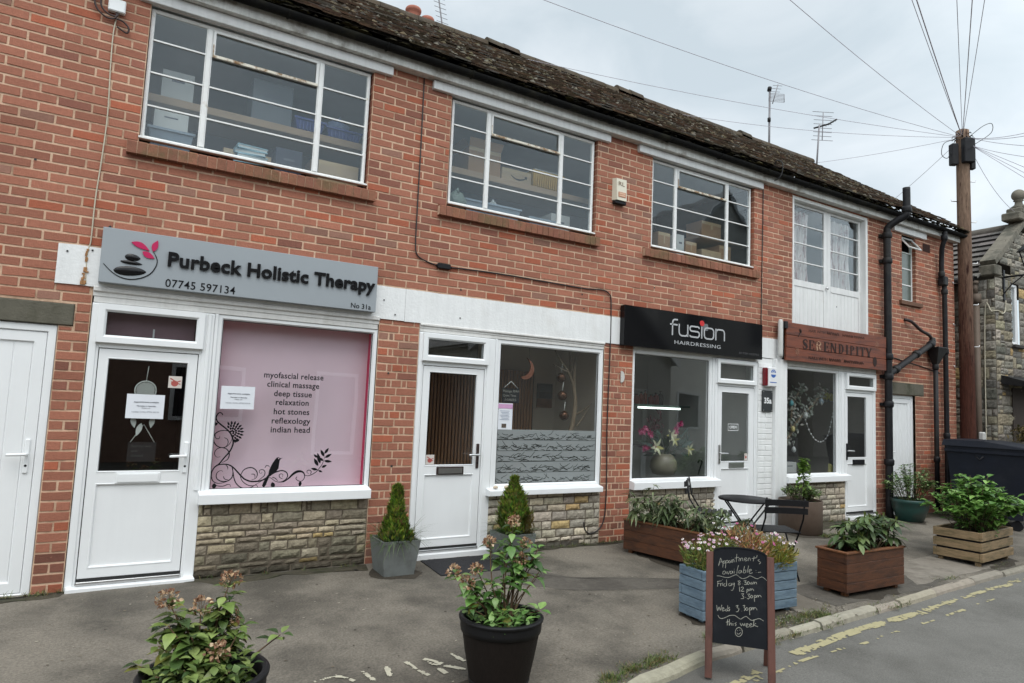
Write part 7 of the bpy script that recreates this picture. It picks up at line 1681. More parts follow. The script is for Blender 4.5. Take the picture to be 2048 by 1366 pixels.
ex, ez_, rx, rz2 = 13.62, 4.30, 15.1, 5.50; mb = MB(); n = 9
sl3 = math.hypot(rx - ex, rz2 - ez_); ux_, uz_ = (rx - ex) / sl3, (rz2 - ez_) / sl3
for r in range(n):
    s0 = sl3 * r / n; y = -.10
    while y < 6:
        w = PR.uniform(.25, .45); c = jit(rgb(126, 120, 116, .62), .22); s1 = s0 + sl3 / n + .04; th = .05
        pt = lambda s, h, yy: (ex + ux_ * s - uz_ * h, yy, ez_ + uz_ * s + ux_ * h)
        v = [mb.vert(p) for p in (pt(s0 - .02, .012, y), pt(s0 - .02, .012, y + w - .008), pt(s0 - .02, .012 + th, y + w - .008), pt(s0 - .02, .012 + th, y), pt(s1, .008, y), pt(s1, .008, y + w - .008))]
        mb.face((v[0], v[3], v[2], v[1]), 0, jit((.03, .03, .03), .1)); mb.face((v[3], v[4], v[5], v[2]), 0, c); mb.face((v[0], v[4], v[3]), 0, c); mb.face((v[1], v[2], v[5]), 0, c); y += w
mb.poly([(ex, -.1, ez_), (ex, 6, ez_), (rx, 6, rz2), (rx, -.1, rz2)][::-1], 0, (.03, .03, .03)); mb.poly([(rx, -.1, rz2), (rx, 6, rz2), (16.6, 6, 4.3), (16.6, -.1, 4.3)][::-1], 0, (.15, .14, .13))
mb.tube([(rx, -.1, rz2 + .02), (rx, 6, rz2 + .02)], .09, 8, 0, rgb(120, 114, 106, .6)); mb.build('roof', M_slate, CT)
M_cop = mat('coping_stone', rgb(140, 134, 120, .64), .92, .2, 9, 9, .5, 40, base2=rgb(104, 102, 90, .6), b2scale=3)
mb = MB()
def slab(P, Q2, y0, y1, h):
    d = (Vector((Q2[0] - P[0], 0, Q2[1] - P[1]))).normalized(); nn_ = Vector((-d.z, 0, d.x)); 
    if nn_.z < 0: nn_ = -nn_
    a, b = Vector((P[0], 0, P[1])), Vector((Q2[0], 0, Q2[1])); v = []
    for p in (a, b):
        for hh in (0, h):
            for y in (y0, y1): q_ = p + nn_ * hh; v.append(mb.vert((q_.x, y, q_.z)))
    for f in ((0, 2, 6, 4), (1, 5, 7, 3), (2, 3, 7, 6), (0, 4, 5, 1), (0, 1, 3, 2), (4, 6, 7, 5)): mb.face([v[k] for k in f])
for i in range(4): t0, t1 = i / 4, (i + 1) / 4; slab((13.80 + 1.28 * t0, 4.56 + .99 * t0), (13.80 + 1.28 * t1 - .006, 4.56 + .99 * t1 - .005), -.33, -.07, .10)
slab((15.12, 5.55), (16.4, 4.56), -.33, -.07, .10)
mb.box(13.72, 13.98, -.34, -.06, 4.36, 4.55, b=.015); mb.build('coping', M_cop, CT)
mb = MB(); mb.box(14.72, 15.46, -.36, -.04, 5.585, 5.74, b=.02); mb.box(14.88, 15.30, -.34, -.06, 5.742, 5.86, b=.02); mb.lathe(15.09, -.2, [(.14, 5.862), (.15, 5.90), (.07, 5.96), (.06, 6.02), (.09, 6.04)] + [(.12 * math.cos(t), 6.15 + .12 * math.sin(t)) for t in [-1.1 + .3 * k for k in range(9)]], 20); mb.build('finial', M_cop, CT)
mb = MB(); mb.tube([(13.60, -.05, 4.30), (13.60, 6, 4.30)], .06, 8); mb.build('gutter', M_castiron, CT)
M_clay = mat('old_clay_pipe', rgb(122, 106, 92, .64), .7, .15, 8, 8, .2, 30)
mb = MB(); mb.tube([(13.70, -.02, .0), (13.70, -.02, 3.85)], .055, 12); mb.tube([(13.70, -.02, 3.85), (13.70, -.02, 4.02)], .085, 12); mb.tube([(13.66, -.02, 4.03), (13.64, -.02, 4.22)], .05, 10); mb.tube([(13.64, -.02, 4.2), (13.64, -.02, 4.26)], .07, 10); mb.build('downpipe', M_clay, CT)
mb = MB(); mb.ring(14.475, 14.775, 3.13, 4.29, prof(.055, -.25, .1)); w = mb.build('window', M_white, CT); mb = MB(); mb.box(14.52, 14.73, -.22, -.216, 3.18, 4.24); mb.build('pane', G_dark, w); mb = MB(); mb.poly([(14.49, -.15, 3.15), (14.77, -.15, 3.15), (14.77, -.15, 4.27), (14.49, -.15, 4.27)]); mb.build('blind', mat('net_curtain', rgb(150, 150, 146, .6), .9), w)
mb = MB(); mb.box(14.42, 14.86, -.36, -.27, 3.06, 3.122, b=.01); mb.build('window_sill', mat('slate_sill', rgb(66, 62, 58, .6), .9, .2, 10), w)
mb = MB(); v = [mb.vert(p) for p in [(13.95, -.68, 2.40), (16.3, -.68, 2.40), (16.3, -.28, 2.52), (13.95, -.28, 2.52), (13.95, -.68, 2.30), (16.3, -.68, 2.30), (16.3, -.28, 2.36), (13.95, -.28, 2.36)]]
for f in ((0, 1, 2, 3), (4, 5, 1, 0), (7, 6, 5, 4), (0, 3, 7, 4)): mb.face([v[k] for k in f])
mb.tube([(13.9, -.70, 2.36), (16.3, -.70, 2.36)], .05, 8); mb.build('porch_canopy', M_castiron, CT)
mb = MB(); mb.box(14.35, 16.2, -.312, -.29, .9, 2.3); mb.build('porch_dark_panel', mat('porch_dark_fill', rgb(70, 56, 46, .55), .8, .3, 6, stretch=(8, 8, 1)), CT)  # dark panel added under the canopy to stand for the porch interior
LN = thing('wall_lantern', 'black iron wall lantern bracketed from the stone gable', 'lantern', (14.15, -.28, 4.2)); lx, lyy = 14.13, -.72
mb = MB(); mb.box(14.11, 14.17, -.31, -.285, 3.92, 4.50, b=.004); mb.tube([(14.14, -.30, 4.36), (lx, lyy - .05, 4.36)], .018, 8); mb.tube(smoothc([(14.14, -.30, 4.05), (14.14, -.42, 4.2), (14.14, -.6, 4.34)], 5), .010, 6); mb.tube([(lx, lyy, 4.36), (lx, lyy, 4.46)], .014, 6); mb.build('bracket', M_black, LN)
mb = MB(); mb.lathe(lx, lyy, [(.06, 4.46), (.075, 4.48), (.15, 4.78), (.155, 4.79)], 4, sm=False); mb.build('glass', glass_mat('lantern_glass', (.9, .92, .92), .15), LN)
mb = MB(); mb.lathe(lx, lyy, [(.21, 4.79), (.20, 4.81), (.06, 4.95), (.03, 4.97), (.035, 5.02), (.0005, 5.05)], 4, sm=False)
for k in range(4): a = k * math.pi / 2; mb.tube([(lx + .075 * math.cos(a), lyy + .075 * math.sin(a), 4.47), (lx + .155 * math.cos(a), lyy + .155 * math.sin(a), 4.79)], .010, 5)
mb.build('hood', M_black, LN)
mb = MB(); mb.tube(smoothc([(14.15, -.32, 3.92), (14.13, -.31, 3.72), (14.0, -.31, 3.66), (13.86, -.31, 3.70), (13.78, -.24, 3.68), (13.79, -.12, 3.6), (13.79, -.10, .5)], 5), .010, 6); tag(mb.build('wall_cable', MATS['white_cable']), 'pale cable looping from the lantern round the stone corner', 'cable')
mb = MB(); mb.box(13.10, 13.20, -.36, -.27, .0, 1.47, b=.02); tag(mb.build('marker_post', MATS['old_white_plastic']), 'short white post in front of the telegraph pole', 'post')
DP = thing('dried_plant', 'tuft of dry trailing foliage above the bin under the porch', 'plant', (14.0, -.6, 1.3)); mb = MB()
for i in range(260): leaf(mb, (14.0 + PR.gauss(0, .12), -.62 + PR.gauss(0, .08), 1.34 + PR.uniform(0, .25)), rdir(-50, 60), (0, 0, 1), .09, .035, .4, .1, jit(PR.choice([rgb(120, 104, 62, .55), rgb(92, 96, 50, .5), rgb(140, 122, 84, .58)]), .25))
mb.build('foliage', M_leafdull, DP); mb = MB(); mb.lathe(14.0, -.62, [(.12, .0), (.14, 1.0), (.17, 1.33), (.15, 1.33), (.13, 1.28)], 16); mb.build('pedestal', M_cop, DP)
FL = thing('hanging_flower', 'small red bloom hanging under the black porch canopy', 'flower', (14.6, -.6, 1.8)); mb = MB(); mb.tube(smoothc([(14.3, -.6, 2.3), (14.4, -.62, 2.0), (14.52, -.64, 1.9), (14.62, -.64, 1.86)], 5), .007, 5, 0, rgb(120, 120, 80, .5)); mb.build('stem', M_stem, FL); mb = MB()
for i in range(40): leaf(mb, (14.62, -.65, 1.82), rdir(-80, 40), (0, 0, 1), .13, .06, .4, .1, jit(rgb(170, 24, 44, .8), .2))
mb.build('petals', M_petal, FL)

# ================================================================ houses across the street (seen reflected in the glass)
def opp_house(label, x0, x1, y0, eave, apex, mwall, gable=True, wins=()):
    T = thing('opposite_house', label, 'house', ((x0 + x1) / 2, y0, 0)); mb = MB(); xm = (x0 + x1) / 2; y1 = y0 - 7
    if gable:
        mb.poly([(x0, y0, -.05), (x0, y0, eave), (xm, y0, apex), (x1, y0, eave), (x1, y0, -.05)]); mb.poly([(x0, y1, -.05), (x1, y1, -.05), (x1, y1, eave), (xm, y1, apex), (x0, y1, eave)])
    else:
        mb.poly([(x0, y0, -.05), (x0, y0, eave), (x1, y0, eave), (x1, y0, -.05)]); mb.poly([(x0, y1, -.05), (x1, y1, -.05), (x1, y1, eave), (x0, y1, eave)])
    mb.poly([(x0, y0, -.05), (x0, y1, -.05), (x0, y1, eave), (x0, y0, eave)]); mb.poly([(x1, y0, -.05), (x1, y0, eave), (x1, y1, eave), (x1, y1, -.05)]); mb.build('wall', mwall, T)
    mb = MB(); o = .25; ov = .2
    if gable:
        for s, xa in ((-1, x0), (1, x1)):
            ln = math.hypot(xm - xa, apex - eave); dx, dz = (xa - xm) / ln, (eave - apex) / ln; e = (xa + dx * o, eave + dz * o)
            mb.poly([(xm, y0 + ov, apex + .08), (e[0], y0 + ov, e[1] + .08), (e[0], y1 - ov, e[1] + .08), (xm, y1 - ov, apex + .08)][::s]); mb.poly([(xm, y0 + ov, apex), (e[0], y0 + ov, e[1]), (e[0], y1 - ov, e[1]), (xm, y1 - ov, apex)][::-s])
        r = mb.build('roof', mat('grey_slate_roof', rgb(92, 92, 96, .6), .8, .2, 12), T); m2 = MB()
        for xa in (x0, x1):
            ln = math.hypot(xm - xa, apex - eave); dx, dz = (xa - xm) / ln, (eave - apex) / ln
            m2.prism([(xm, apex + .09), (xa + dx * o, eave + dz * o + .09), (xa + dx * o, eave + dz * o - .12), (xm, apex - .12)], y0 + ov, y0 + ov + .03)
        m2.build('barge_board', M_white, T)
    else:
        mb.poly([(x0 - .2, y0 + .3, eave - .1), (x1 + .2, y0 + .3, eave - .1), (x1 + .2, (y0 + y1) / 2, apex), (x0 - .2, (y0 + y1) / 2, apex)][::-1]); mb.poly([(x0 - .2, y1 - .3, eave - .1), (x1 + .2, y1 - .3, eave - .1), (x1 + .2, (y0 + y1) / 2, apex), (x0 - .2, (y0 + y1) / 2, apex)])
        for xx in (x0, x1): mb.poly([(xx, y0, eave), (xx, y1, eave), (xx, (y0 + y1) / 2, apex)])
        mb.build('roof', mat('grey_slate_roof'), T); m2 = MB(); m2.tube([(x0 - .2, y0 + .32, eave - .05), (x1 + .2, y0 + .32, eave - .05)], .06, 8); m2.tube([(x1 - .3, y0 + .08, 0), (x1 - .3, y0 + .08, eave - .5), (x1 - .3, y0 + .3, eave - .1)], .045, 8); m2.build('gutter', M_white, T)
    for a, b, c, d in wins:
        m2 = MB(); m2.ring(a, b, c, d, [(0, y0 + .001), (0, y0 + .06), (.08, y0 + .06), (.09, y0 + .01)]); w = m2.build('window', M_white, T); m3 = MB(); m3.poly([(a + .08, y0 + .012, c + .08), (a + .08, y0 + .012, d - .08), (b - .08, y0 + .012, d - .08), (b - .08, y0 + .012, c + .08)]); m3.build('pane', mat('dark_far_pane', (.02, .024, .03), .1), w)
opp_house('low brown brick house opposite, its eaves reflected in the shop glass', -9, 7.5, -11.0, 4.6, 7.2, mat('opp_brick', rgb(156, 126, 110, .8), .9, .25, 9), False, ((-3, -1.6, 1, 2.2), (1.2, 2.8, .9, 2.2), (4.5, 5.6, .1, 2.2)))
opp_house('white-gabled grey rendered house opposite, reflected in the hairdresser window', 8.6, 16.4, -10.5, 3.3, 6.6, mat('opp_grey_render', rgb(180, 178, 172, .85), .9, .12, 3), True, ())
opp_house('tall pale rendered gabled house opposite, reflected in the third upper window', 16.9, 24.5, -12.0, 6.2, 10.4, mat('opp_pale_render', rgb(240, 238, 230, .95), .9, .1, 3), True, ((18.2, 19.4, 4.2, 5.6), (21.8, 23, 4.2, 5.6), (18.2, 19.4, .9, 2.3)))
opp_house('dark stone terrace opposite, reflected in the fourth shop window', 25, 42, -11, 5.0, 8, mat('opp_dark_stone', rgb(160, 156, 148, .8), .9, .2, 4), False, ())
# ================================================================ things seen through the glass
IR = random.Random(31)
M_card = mat('brown_cardboard', rgb(178, 140, 104, .72), .85, .08, 5, 6, .1, 30); M_card2 = mat('pale_cardboard', rgb(190, 166, 136, .74), .85, .08, 5)
M_blueplas = mat('blue_plastic', rgb(44, 70, 150, .75), .4, .1, 6); M_clear = mat('milky_plastic', rgb(150, 168, 186, .65), .3, .12, 5); M_yelp = mat('yellow_plastic', rgb(206, 160, 30, .8), .45, .08, 6)
M_whitebox = mat('off_white_box', rgb(206, 208, 206, .75), .6, .06, 5); M_grey = mat('grey_plastic', rgb(104, 112, 120, .65), .5, .1, 5)
def carton(label, x0, x1, y0, y1, z0, z1, m, flaps=False, name='cardboard_box', cat='box', mark=None):
    T = thing(name, label, cat, ((x0 + x1) / 2, (y0 + y1) / 2, z0)); mb = MB(); mb.box(x0, x1, y0, y1, z0, z1, b=.004); mb.build('body', m, T)
    if m not in (M_card, M_card2): mark = mark or (lambda q_: q_.box(x0 + (x1 - x0) * .3, x0 + (x1 - x0) * .7, y0 - .0012, y0 - .0002, z0 + (z1 - z0) * .62, z0 + (z1 - z0) * .70))
    mb = MB(); mb.box(x0 + .004, x1 - .004, y0 - .0012, y0 - .0004, z1 - .045, z1 - .004); mb.box(x0 + (x1 - x0) * .46, x0 + (x1 - x0) * .56, y0 - .0024, y0 - .0013, z0 + (z1 - z0) * .55, z1 - .002); mat('box_tape', rgb(196, 170, 130, .75), .4)
    if m in (M_card, M_card2): mb.build('tape', MATS['box_tape'], T)
    if flaps:
        mb = MB(); mb.poly([(x0, y0, z1 + .001), (x1, y0, z1 + .001), (x1 + .01, y0 - .04, z1 + .09), (x0 - .01, y0 - .04, z1 + .09)]); mb.poly([(x0, y0, z1 + .001), (x0, y1, z1 + .001), (x0 - .07, y1, z1 + .07), (x0 - .07, y0, z1 + .07)]); mb.build('flap', m, T)
    if mark:
        mb = MB(); mark(mb); mb.build('printed_mark', M_ink if m in (M_card, M_card2) else M_greyink, T)
    return T
def tub(label, x0, x1, y0, y1, z0, z1, m, name='plastic_tub', ribs=0, cat='tub'):
    T = thing(name, label, cat, ((x0 + x1) / 2, (y0 + y1) / 2, z0)); mb = MB(); t = .03
    lo = [(x0 + t, y0 + t), (x1 - t, y0 + t), (x1 - t, y1 - t), (x0 + t, y1 - t)]; hi = [(x0, y0), (x1, y0), (x1, y1), (x0, y1)]
    a = [mb.vert((x, y, z0)) for x, y in lo]; b = [mb.vert((x, y, z1)) for x, y in hi]; c = [mb.vert((x + (.012 if x < (x0 + x1) / 2 else -.012), y + (.012 if y < (y0 + y1) / 2 else -.012), z1)) for x, y in hi]; d = [mb.vert((x, y, z0 + .01)) for x, y in lo]
    for P, Q in ((a, b), (b, c), (c, d)):
        for i in range(4): mb.face((P[i], P[(i + 1) % 4], Q[(i + 1) % 4], Q[i]))
    mb.face(a[::-1]); mb.face(d); mb.build('body', m, T)
    mb = MB(); mb.box(x0 - .012, x1 + .012, y0 - .012, y0 + .001, z1 - .02, z1 + .004, b=.003); 
    for i in range(ribs): xx = x0 + t + (x1 - x0 - 2 * t) * (i + .5) / ribs; mb.box(xx - .006, xx + .006, y0 + .0, y0 + .02, z0 + .01, z1 - .025)
    mb.build('rim', m, T); return T
# first store window
carton('white file box on the upper shelf at the left of the first upper window', .17, .43, .46, .75, 4.197, 4.46, M_whitebox)
carton('large grey drawer unit in the middle of the first upper window', .93, 1.30, .46, .85, 4.197, 4.60, M_grey, name='drawer_unit', cat='drawers')
tub('blue plastic crate beside the grey drawer unit behind the first upper window', 1.33, 1.62, .43, .8, 4.198, 4.32, M_blueplas, 'plastic_crate', 7, 'crate')
tub('blue plastic crate at the right end of the shelf behind the first upper window', 1.64, 2.0, .43, .8, 4.198, 4.30, M_blueplas, 'plastic_crate', 8, 'crate')
def crumple(label, c, r, m, name='plastic_bag', cat='bag', sq=.7):
    T = thing(name, label, cat, c); mb = MB(); g = []
    for j in range(9):
        th = math.pi * j / 8
        g.append([mb.vert((c[0] + r * math.sin(th) * math.cos(a) * (1 + .35 * noise.noise(Vector((math.cos(a) * 2.5, math.sin(a) * 2.5, th * 3 + c[0])))), c[1] + .7 * r * math.sin(th) * math.sin(a), c[2] + r * sq * (1 - math.cos(th)) * (1 + .3 * noise.noise(Vector((math.cos(a) * 3, th * 2, c[0]))))) ) for a in [k * 2 * math.pi / 14 for k in range(14)]])
    for j in range(8):
        for k in range(14): mb.face((g[j][k], g[j][(k + 1) % 14], g[j + 1][(k + 1) % 14], g[j + 1][k]))
    mb.build('body', m, T); mb = MB(); mb.tube([(c[0], c[1], c[2] + 2 * r * sq - .01), (c[0] + .01, c[1], c[2] + 2 * r * sq + .04)], [.03, .012], 7); mb.build('knot', m, T)
M_bag = mat('translucent_bag', rgb(196, 204, 206, .75), .35, .15, 14, 5, .5, 30)
crumple('crumpled pale blue bag on the right-hand blue crate behind the first upper window', (1.8, .6, 4.29), .11, mat('pale_blue_bag', rgb(140, 160, 206, .72), .4, .1, 10))
carton('white box on a clear tub at the lower left of the first upper window', .13, .40, .30, .55, 3.86, 4.02, M_whitebox)
tub('clear plastic tub under the white box behind the first upper window', .10, .45, .28, .58, 3.66, 3.855, M_clear)
for k in range(4):
    T = thing('book', 'pale blue paperback in the stack on the first upper window sill, %s' % ('lowest of the stack', 'second from the bottom', 'third from the bottom', 'topmost of the stack')[k], 'book', (.93, .25, 3.66 + k * .042), 'stacked blue books')
    mb = MB(); Mk = Matrix.Translation((.93 + IR.uniform(-.02, .02), .24, 3.662 + k * .042)) @ Matrix.Rotation(IR.uniform(-.15, .15), 4, 'Z'); mb.box(-.13, .13, -.09, .09, .0, .007, M=Mk); mb.box(-.13, .13, -.09, .09, .031, .038, M=Mk); mb.box(-.13, -.124, -.09, .09, .0072, .0308, M=Mk); mb.build('cover', mat('pale_blue_cover', rgb(150, 190, 206, .78), .4, .2, 12), T)
    mb = MB(); mb.box(-.122, .124, -.084, .084, .0073, .0307, M=Mk); mb.build('pages', M_whitebox, T)
carton('brown carton with a torn top at the lower right of the first upper window', 1.545, 1.94, .28, .6, 3.66, 3.89, M_card2)
carton('upright brown carton with a dark stamp at the lower right of the first upper window', 1.55, 1.71, .62, .85, 3.66, 4.0, M_card, mark=lambda mb: mb.prism([(1.58, 3.9), (1.63, 3.9), (1.64, 3.96), (1.60, 3.97)], .6175, .6192))
carton('shallow brown tray behind the blue books in the first upper window', .72, 1.15, .5, .8, 3.80, 3.88, M_card)
carton('dark blue box low in the middle of the first upper window', 1.17, 1.42, .42, .7, 3.66, 3.97, mat('navy_box', rgb(46, 58, 84, .6), .6))
# second store window
carton('tall brown carton with an open flap behind the second upper window', 3.24, 3.66, .46, .85, 4.202, 4.50, M_card, True)
def smile(mb):
    P = smoothc([(3.79, 4.272, 0), (3.84, 4.24, 0), (3.90, 4.232, 0), (3.96, 4.245, 0), (4.0, 4.27, 0)], 5); n = len(P); mb.stroke(P, [.006 + .012 * math.sin(math.pi * i / (n - 1)) for i in range(n)], .436, .4385)
    mb.prism([(3.975, 4.282), (4.012, 4.288), (4.006, 4.25)], .4355, .4385)
carton('pale carton printed with a curved arrow behind the second upper window', 3.67, 4.07, .44, .85, 4.202, 4.345, M_card2, mark=smile)
tub('yellow slatted plastic crate on the shelf behind the second upper window', 4.09, 4.53, .43, .85, 4.203, 4.40, M_yelp, 'plastic_crate', 12, 'crate')
carton('white packet lying in the yellow crate behind the second upper window', 4.13, 4.5, .47, .8, 4.36, 4.44, M_whitebox)
crumple('limp greenish bag at the lower left of the second upper window', (3.04, .3, 3.66), .11, mat('greenish_bag', rgb(128, 146, 136, .6), .4, .15, 10), sq=1.0)
tub('clear blue tub at the lower left of the second upper window', 3.15, 3.86, .30, .62, 3.65, 3.83, M_clear)
crumple('white plastic bag spilling from the clear blue tub behind the second upper window', (3.55, .42, 3.74), .10, M_bag)
tub('lidded clear tub at the lower middle of the second upper window', 3.98, 4.38, .30, .6, 3.65, 3.78, M_clear)
carton('pale carton low at the right of the second upper window', 4.42, 4.70, .5, .8, 3.66, 3.95, M_whitebox)
# third store window
for lab, a, b, y, z1, m in (('brown carton low at the left of the third upper window', 6.08, 6.30, .40, 3.99, M_card), ('pale grey upright carton in the third upper window', 6.36, 6.50, .34, 3.99, M_whitebox), ('brown carton with a white label in the middle of the third upper window', 6.55, 6.76, .36, 3.93, M_card), ('wide pale carton low in the third upper window', 6.86, 7.25, .36, 3.87, M_card2), ('brown carton on the short shelf at the right of the third upper window', 7.0, 7.4, .5, 4.33, M_card), ('brown box low at the right edge of the third upper window', 7.28, 7.52, .42, 4.0, M_card)):
    carton(lab, a, b, y, y + .3, 4.092 if 'short shelf' in lab else 3.655, z1, m)
# shop 1 door: dream catcher and closed sign
DC = thing('dreamcatcher', 'round lace dreamcatcher with pale feathers hanging inside the first shop door', 'dreamcatcher', (.26, .12, 1.6)); cx, cz, dy = .252, 1.60, .055; M_lace = mat('lace', rgb(232, 234, 228, .95), .8, .1, 30)
mb = MB(); mb.tube([(cx + .075 * math.cos(a), dy, cz + .075 * math.sin(a)) for a in [i * math.pi / 16 for i in range(33)]], .005, 6); mb.build('hoop', M_lace, DC)
mb = MB()
for r, w in ((.060, .006), (.048, .008), (.036, .006), (.024, .006), (.010, .008)): mb.stroke([(cx + r * math.cos(a), cz + r * math.sin(a)) for a in [i * math.pi / 14 for i in range(29)]], w, dy - .001, dy + .001)
for k in range(14): a = k * 2 * math.pi / 14; mb.stroke([(cx + .01 * math.cos(a), cz + .01 * math.sin(a)), (cx + .074 * math.cos(a), cz + .074 * math.sin(a))], .004, dy - .002, dy - .0011)
mb.build('web', M_lace, DC); mb = MB(); mb.tube([(cx, dy, cz + .075), (cx + .008, dy, 1.795)], .003, 5); mb.build('cord', M_lace, DC)
for fx_, z0, z1, t in ((.178, 1.395, 1.30, .02), (.245, 1.34, 1.235, -.03), (.322, 1.395, 1.30, -.01)): mb = MB(); mb.prism(leaf_poly((fx_, z0), (fx_ + t, z1), .040), dy - .002, dy + .001); mb.build('feather', M_lace, DC)
CS = thing('closed_sign', 'dark slate Sorry we are closed sign hung on strings inside the first shop door', 'hanging sign', (.265, .10, 1.02))
mb = MB(); mb.box(.165, .365, .088, .098, 1.03, 1.185, b=.006); mb.build('slate', mat('dark_slate', rgb(34, 34, 36, .7), .7, .2, 20), CS)
mb = MB(); put_text(mb, 'Sorry we', .19, .33, 1.145, .022, .0865, .001); put_text(mb, 'are', .19, .235, 1.108, .02, .0865, .001); put_text(mb, 'closed', .19, .275, 1.07, .022, .0865, .001); mb.build('lettering', mat('chalky_grey', rgb(110, 110, 110, .6), .9), CS)
mb = MB(); mb.tube([(.18, .093, 1.185), (.262, .093, 1.325)], .0035, 5); mb.tube([(.35, .093, 1.185), (.266, .093, 1.325)], .0035, 5); mb.build('string', M_lace, CS)
# shop 2 window display
MO = thing('moon_ornament', 'copper crescent moon hanging in the second shop window', 'ornament', (3.95, .14, 2.0)); mb = MB(); o_ = arc(3.905, 2.005, .115, .115, -110, 65, 18); i_ = arc(3.860, 2.035, .115, .115, 57, -92, 18); mb.prism(o_ + i_, .13, .15); mb.build('crescent', mat('copper', rgb(216, 140, 112, .85), .22, .1, 6, metal=.9), MO); mb = MB(); mb.tube([(3.955, .14, 2.10), (3.955, .14, 2.48)], .0015, 4); mb.build('thread', M_black, MO)
BRN = thing('branch_display', 'bare pale branch standing upright in the second shop window', 'branch', (4.68, .3, 1.0)); M_bark = mat('pale_bark', rgb(150, 132, 108, .7), .9, .3, 12, 8, .5, 40, stretch=(3, 3, 1)); mb = MB()
for P, r0, r1 in (([(4.63, .3, .8), (4.65, .3, 1.2), (4.70, .3, 1.42), (4.73, .3, 1.65), (4.70, .3, 1.85), (4.72, .32, 2.1), (4.75, .34, 2.2)], .035, .016), ([(4.71, .3, 1.82), (4.60, .28, 2.01), (4.47, .27, 2.15), (4.37, .26, 2.28)], .018, .008), ([(4.58, .28, 2.02), (4.45, .27, 2.06), (4.36, .26, 2.09)], .009, .004), ([(4.62, .3, 1.98), (4.66, .3, 2.04), (4.67, .3, 2.1)], .009, .005), ([(4.74, .3, 1.52), (4.85, .3, 1.58), (4.98, .3, 1.66)], .009, .004), ([(4.70, .34, 1.9), (4.69, .36, 2.1), (4.68, .38, 2.3)], .02, .016), ([(4.74, .28, 1.38), (4.84, .28, 1.50), (4.92, .28, 1.62)], .010, .004)):
    Q = smoothc(P, 5); k = len(Q); mb.tube(Q, [r0 + (r1 - r0) * i / (k - 1) for i in range(k)], 7)
mb.build('wood', M_bark, BRN)
for lab, x, z in (('highest brown glass bauble on the branch in the second shop window', 4.49, 1.945), ('middle amber glass bauble on the branch in the second shop window', 4.515, 1.735), ('lowest brown bauble on the branch in the second shop window', 4.55, 1.505)):
    T = thing('bauble', lab, 'bauble', (x, .27, z)); mb = MB(); mb.lathe(x, .27, [(.056 * math.cos(t), z + .056 * math.sin(t)) for t in [-1.57 + .2 * k for k in range(17)]], 20, cap0=False); mb.build('ball', mat('brown_glass', rgb(98, 60, 34, .7), .08, .2, 10, metal=.6), T); mb = MB(); mb.tube([(x, .27, z + .055), (x + .01, .27, z + .16)], .004, 5); mb.build('cord', M_lace, T)
HB = thing('hanging_board', 'small black chalked board hanging in the left of the second shop window', 'hanging sign', (3.73, .14, 1.63)); mb = MB(); mb.box(3.625, 3.845, .135, .145, 1.625, 1.785, b=.004); mb.build('board', M_slate2, HB); mb = MB(); sr = random.Random(8)
def scr(x0, x1, z, h, y):
    x = x0
    while x < x1: w = sr.uniform(.014, .028); mb.stroke([(x, z), (x + w * .3, z + h), (x + w * .5, z + h * .2), (x + w * .9, z + h * sr.uniform(.4, .8))], .004, y - .0012, y); x += w + .003
put_text(mb, 'Massage', 3.635, 3.745, 1.74, .028, .1335, .001); scr(3.76, 3.83, 1.74, .03, .134); put_text(mb, 'Quiet Time', 3.635, 3.80, 1.695, .024, .1335, .001); scr(3.66, 3.8, 1.645, .03, .134); mb.build('chalk_writing', M_chalk, HB)
mb = MB(); mb.tube([(3.645, .14, 1.785), (3.735, .14, 1.86)], .003, 5); mb.tube([(3.825, .14, 1.785), (3.735, .14, 1.86)], .003, 5); mb.build('string', M_lace, HB)
PC = thing('picture', 'small dark and amber landscape picture on the back wall of the second shop', 'picture', (4.98, 1.4, 1.6)); mb = MB(); mb.box(4.86, 5.10, 1.32, 1.335, 1.58, 1.70); mb.build('amber_lower', mat('amber_paint', rgb(150, 96, 50, .7), .6, .5, 10), PC); mb = MB(); mb.box(4.86, 5.10, 1.32, 1.335, 1.701, 1.79); mb.build('dark_middle', mat('dark_paint', rgb(36, 30, 30, .6), .6, .4, 10), PC); mb = MB(); mb.box(4.86, 5.10, 1.32, 1.335, 1.791, 1.90); mb.build('grey_sky', mat('grey_paint', rgb(96, 102, 106, .6), .6, .3, 10), PC)
# hairdresser window
VS = thing('vase', 'rounded stone-grey vase of lilies on the hairdresser window board', 'vase', (6.2, .34, .78)); mb = MB(); mb.lathe(6.205, .34, [(.10, .785), (.14, .80), (.175, .88), (.168, .96), (.13, 1.03), (.085, 1.058), (.075, 1.05), (.07, 1.0)], 32); mb.build('body', mat('stone_glaze', rgb(142, 136, 116, .68), .35, .2, 5, 8, .1, 30), VS)
BQ = thing('bouquet', 'magenta and cream lily bouquet in the stone-grey vase', 'flowers', (6.2, .34, 1.05)); sm, lf, pk, cm = MB(), MB(), MB(), MB()
def bloom(mbb, c, r, n, cols, droop=.2, w=.42):
    for k in range(n):
        a = k * 2 * math.pi / n + IR.uniform(-.2, .2); leaf(mbb, c, (math.cos(a), -.75, math.sin(a)), (0, -1, 0), r, r * w, droop, .1, jit(IR.choice(cols), .15), (.3, .9, 1, .7, .1))
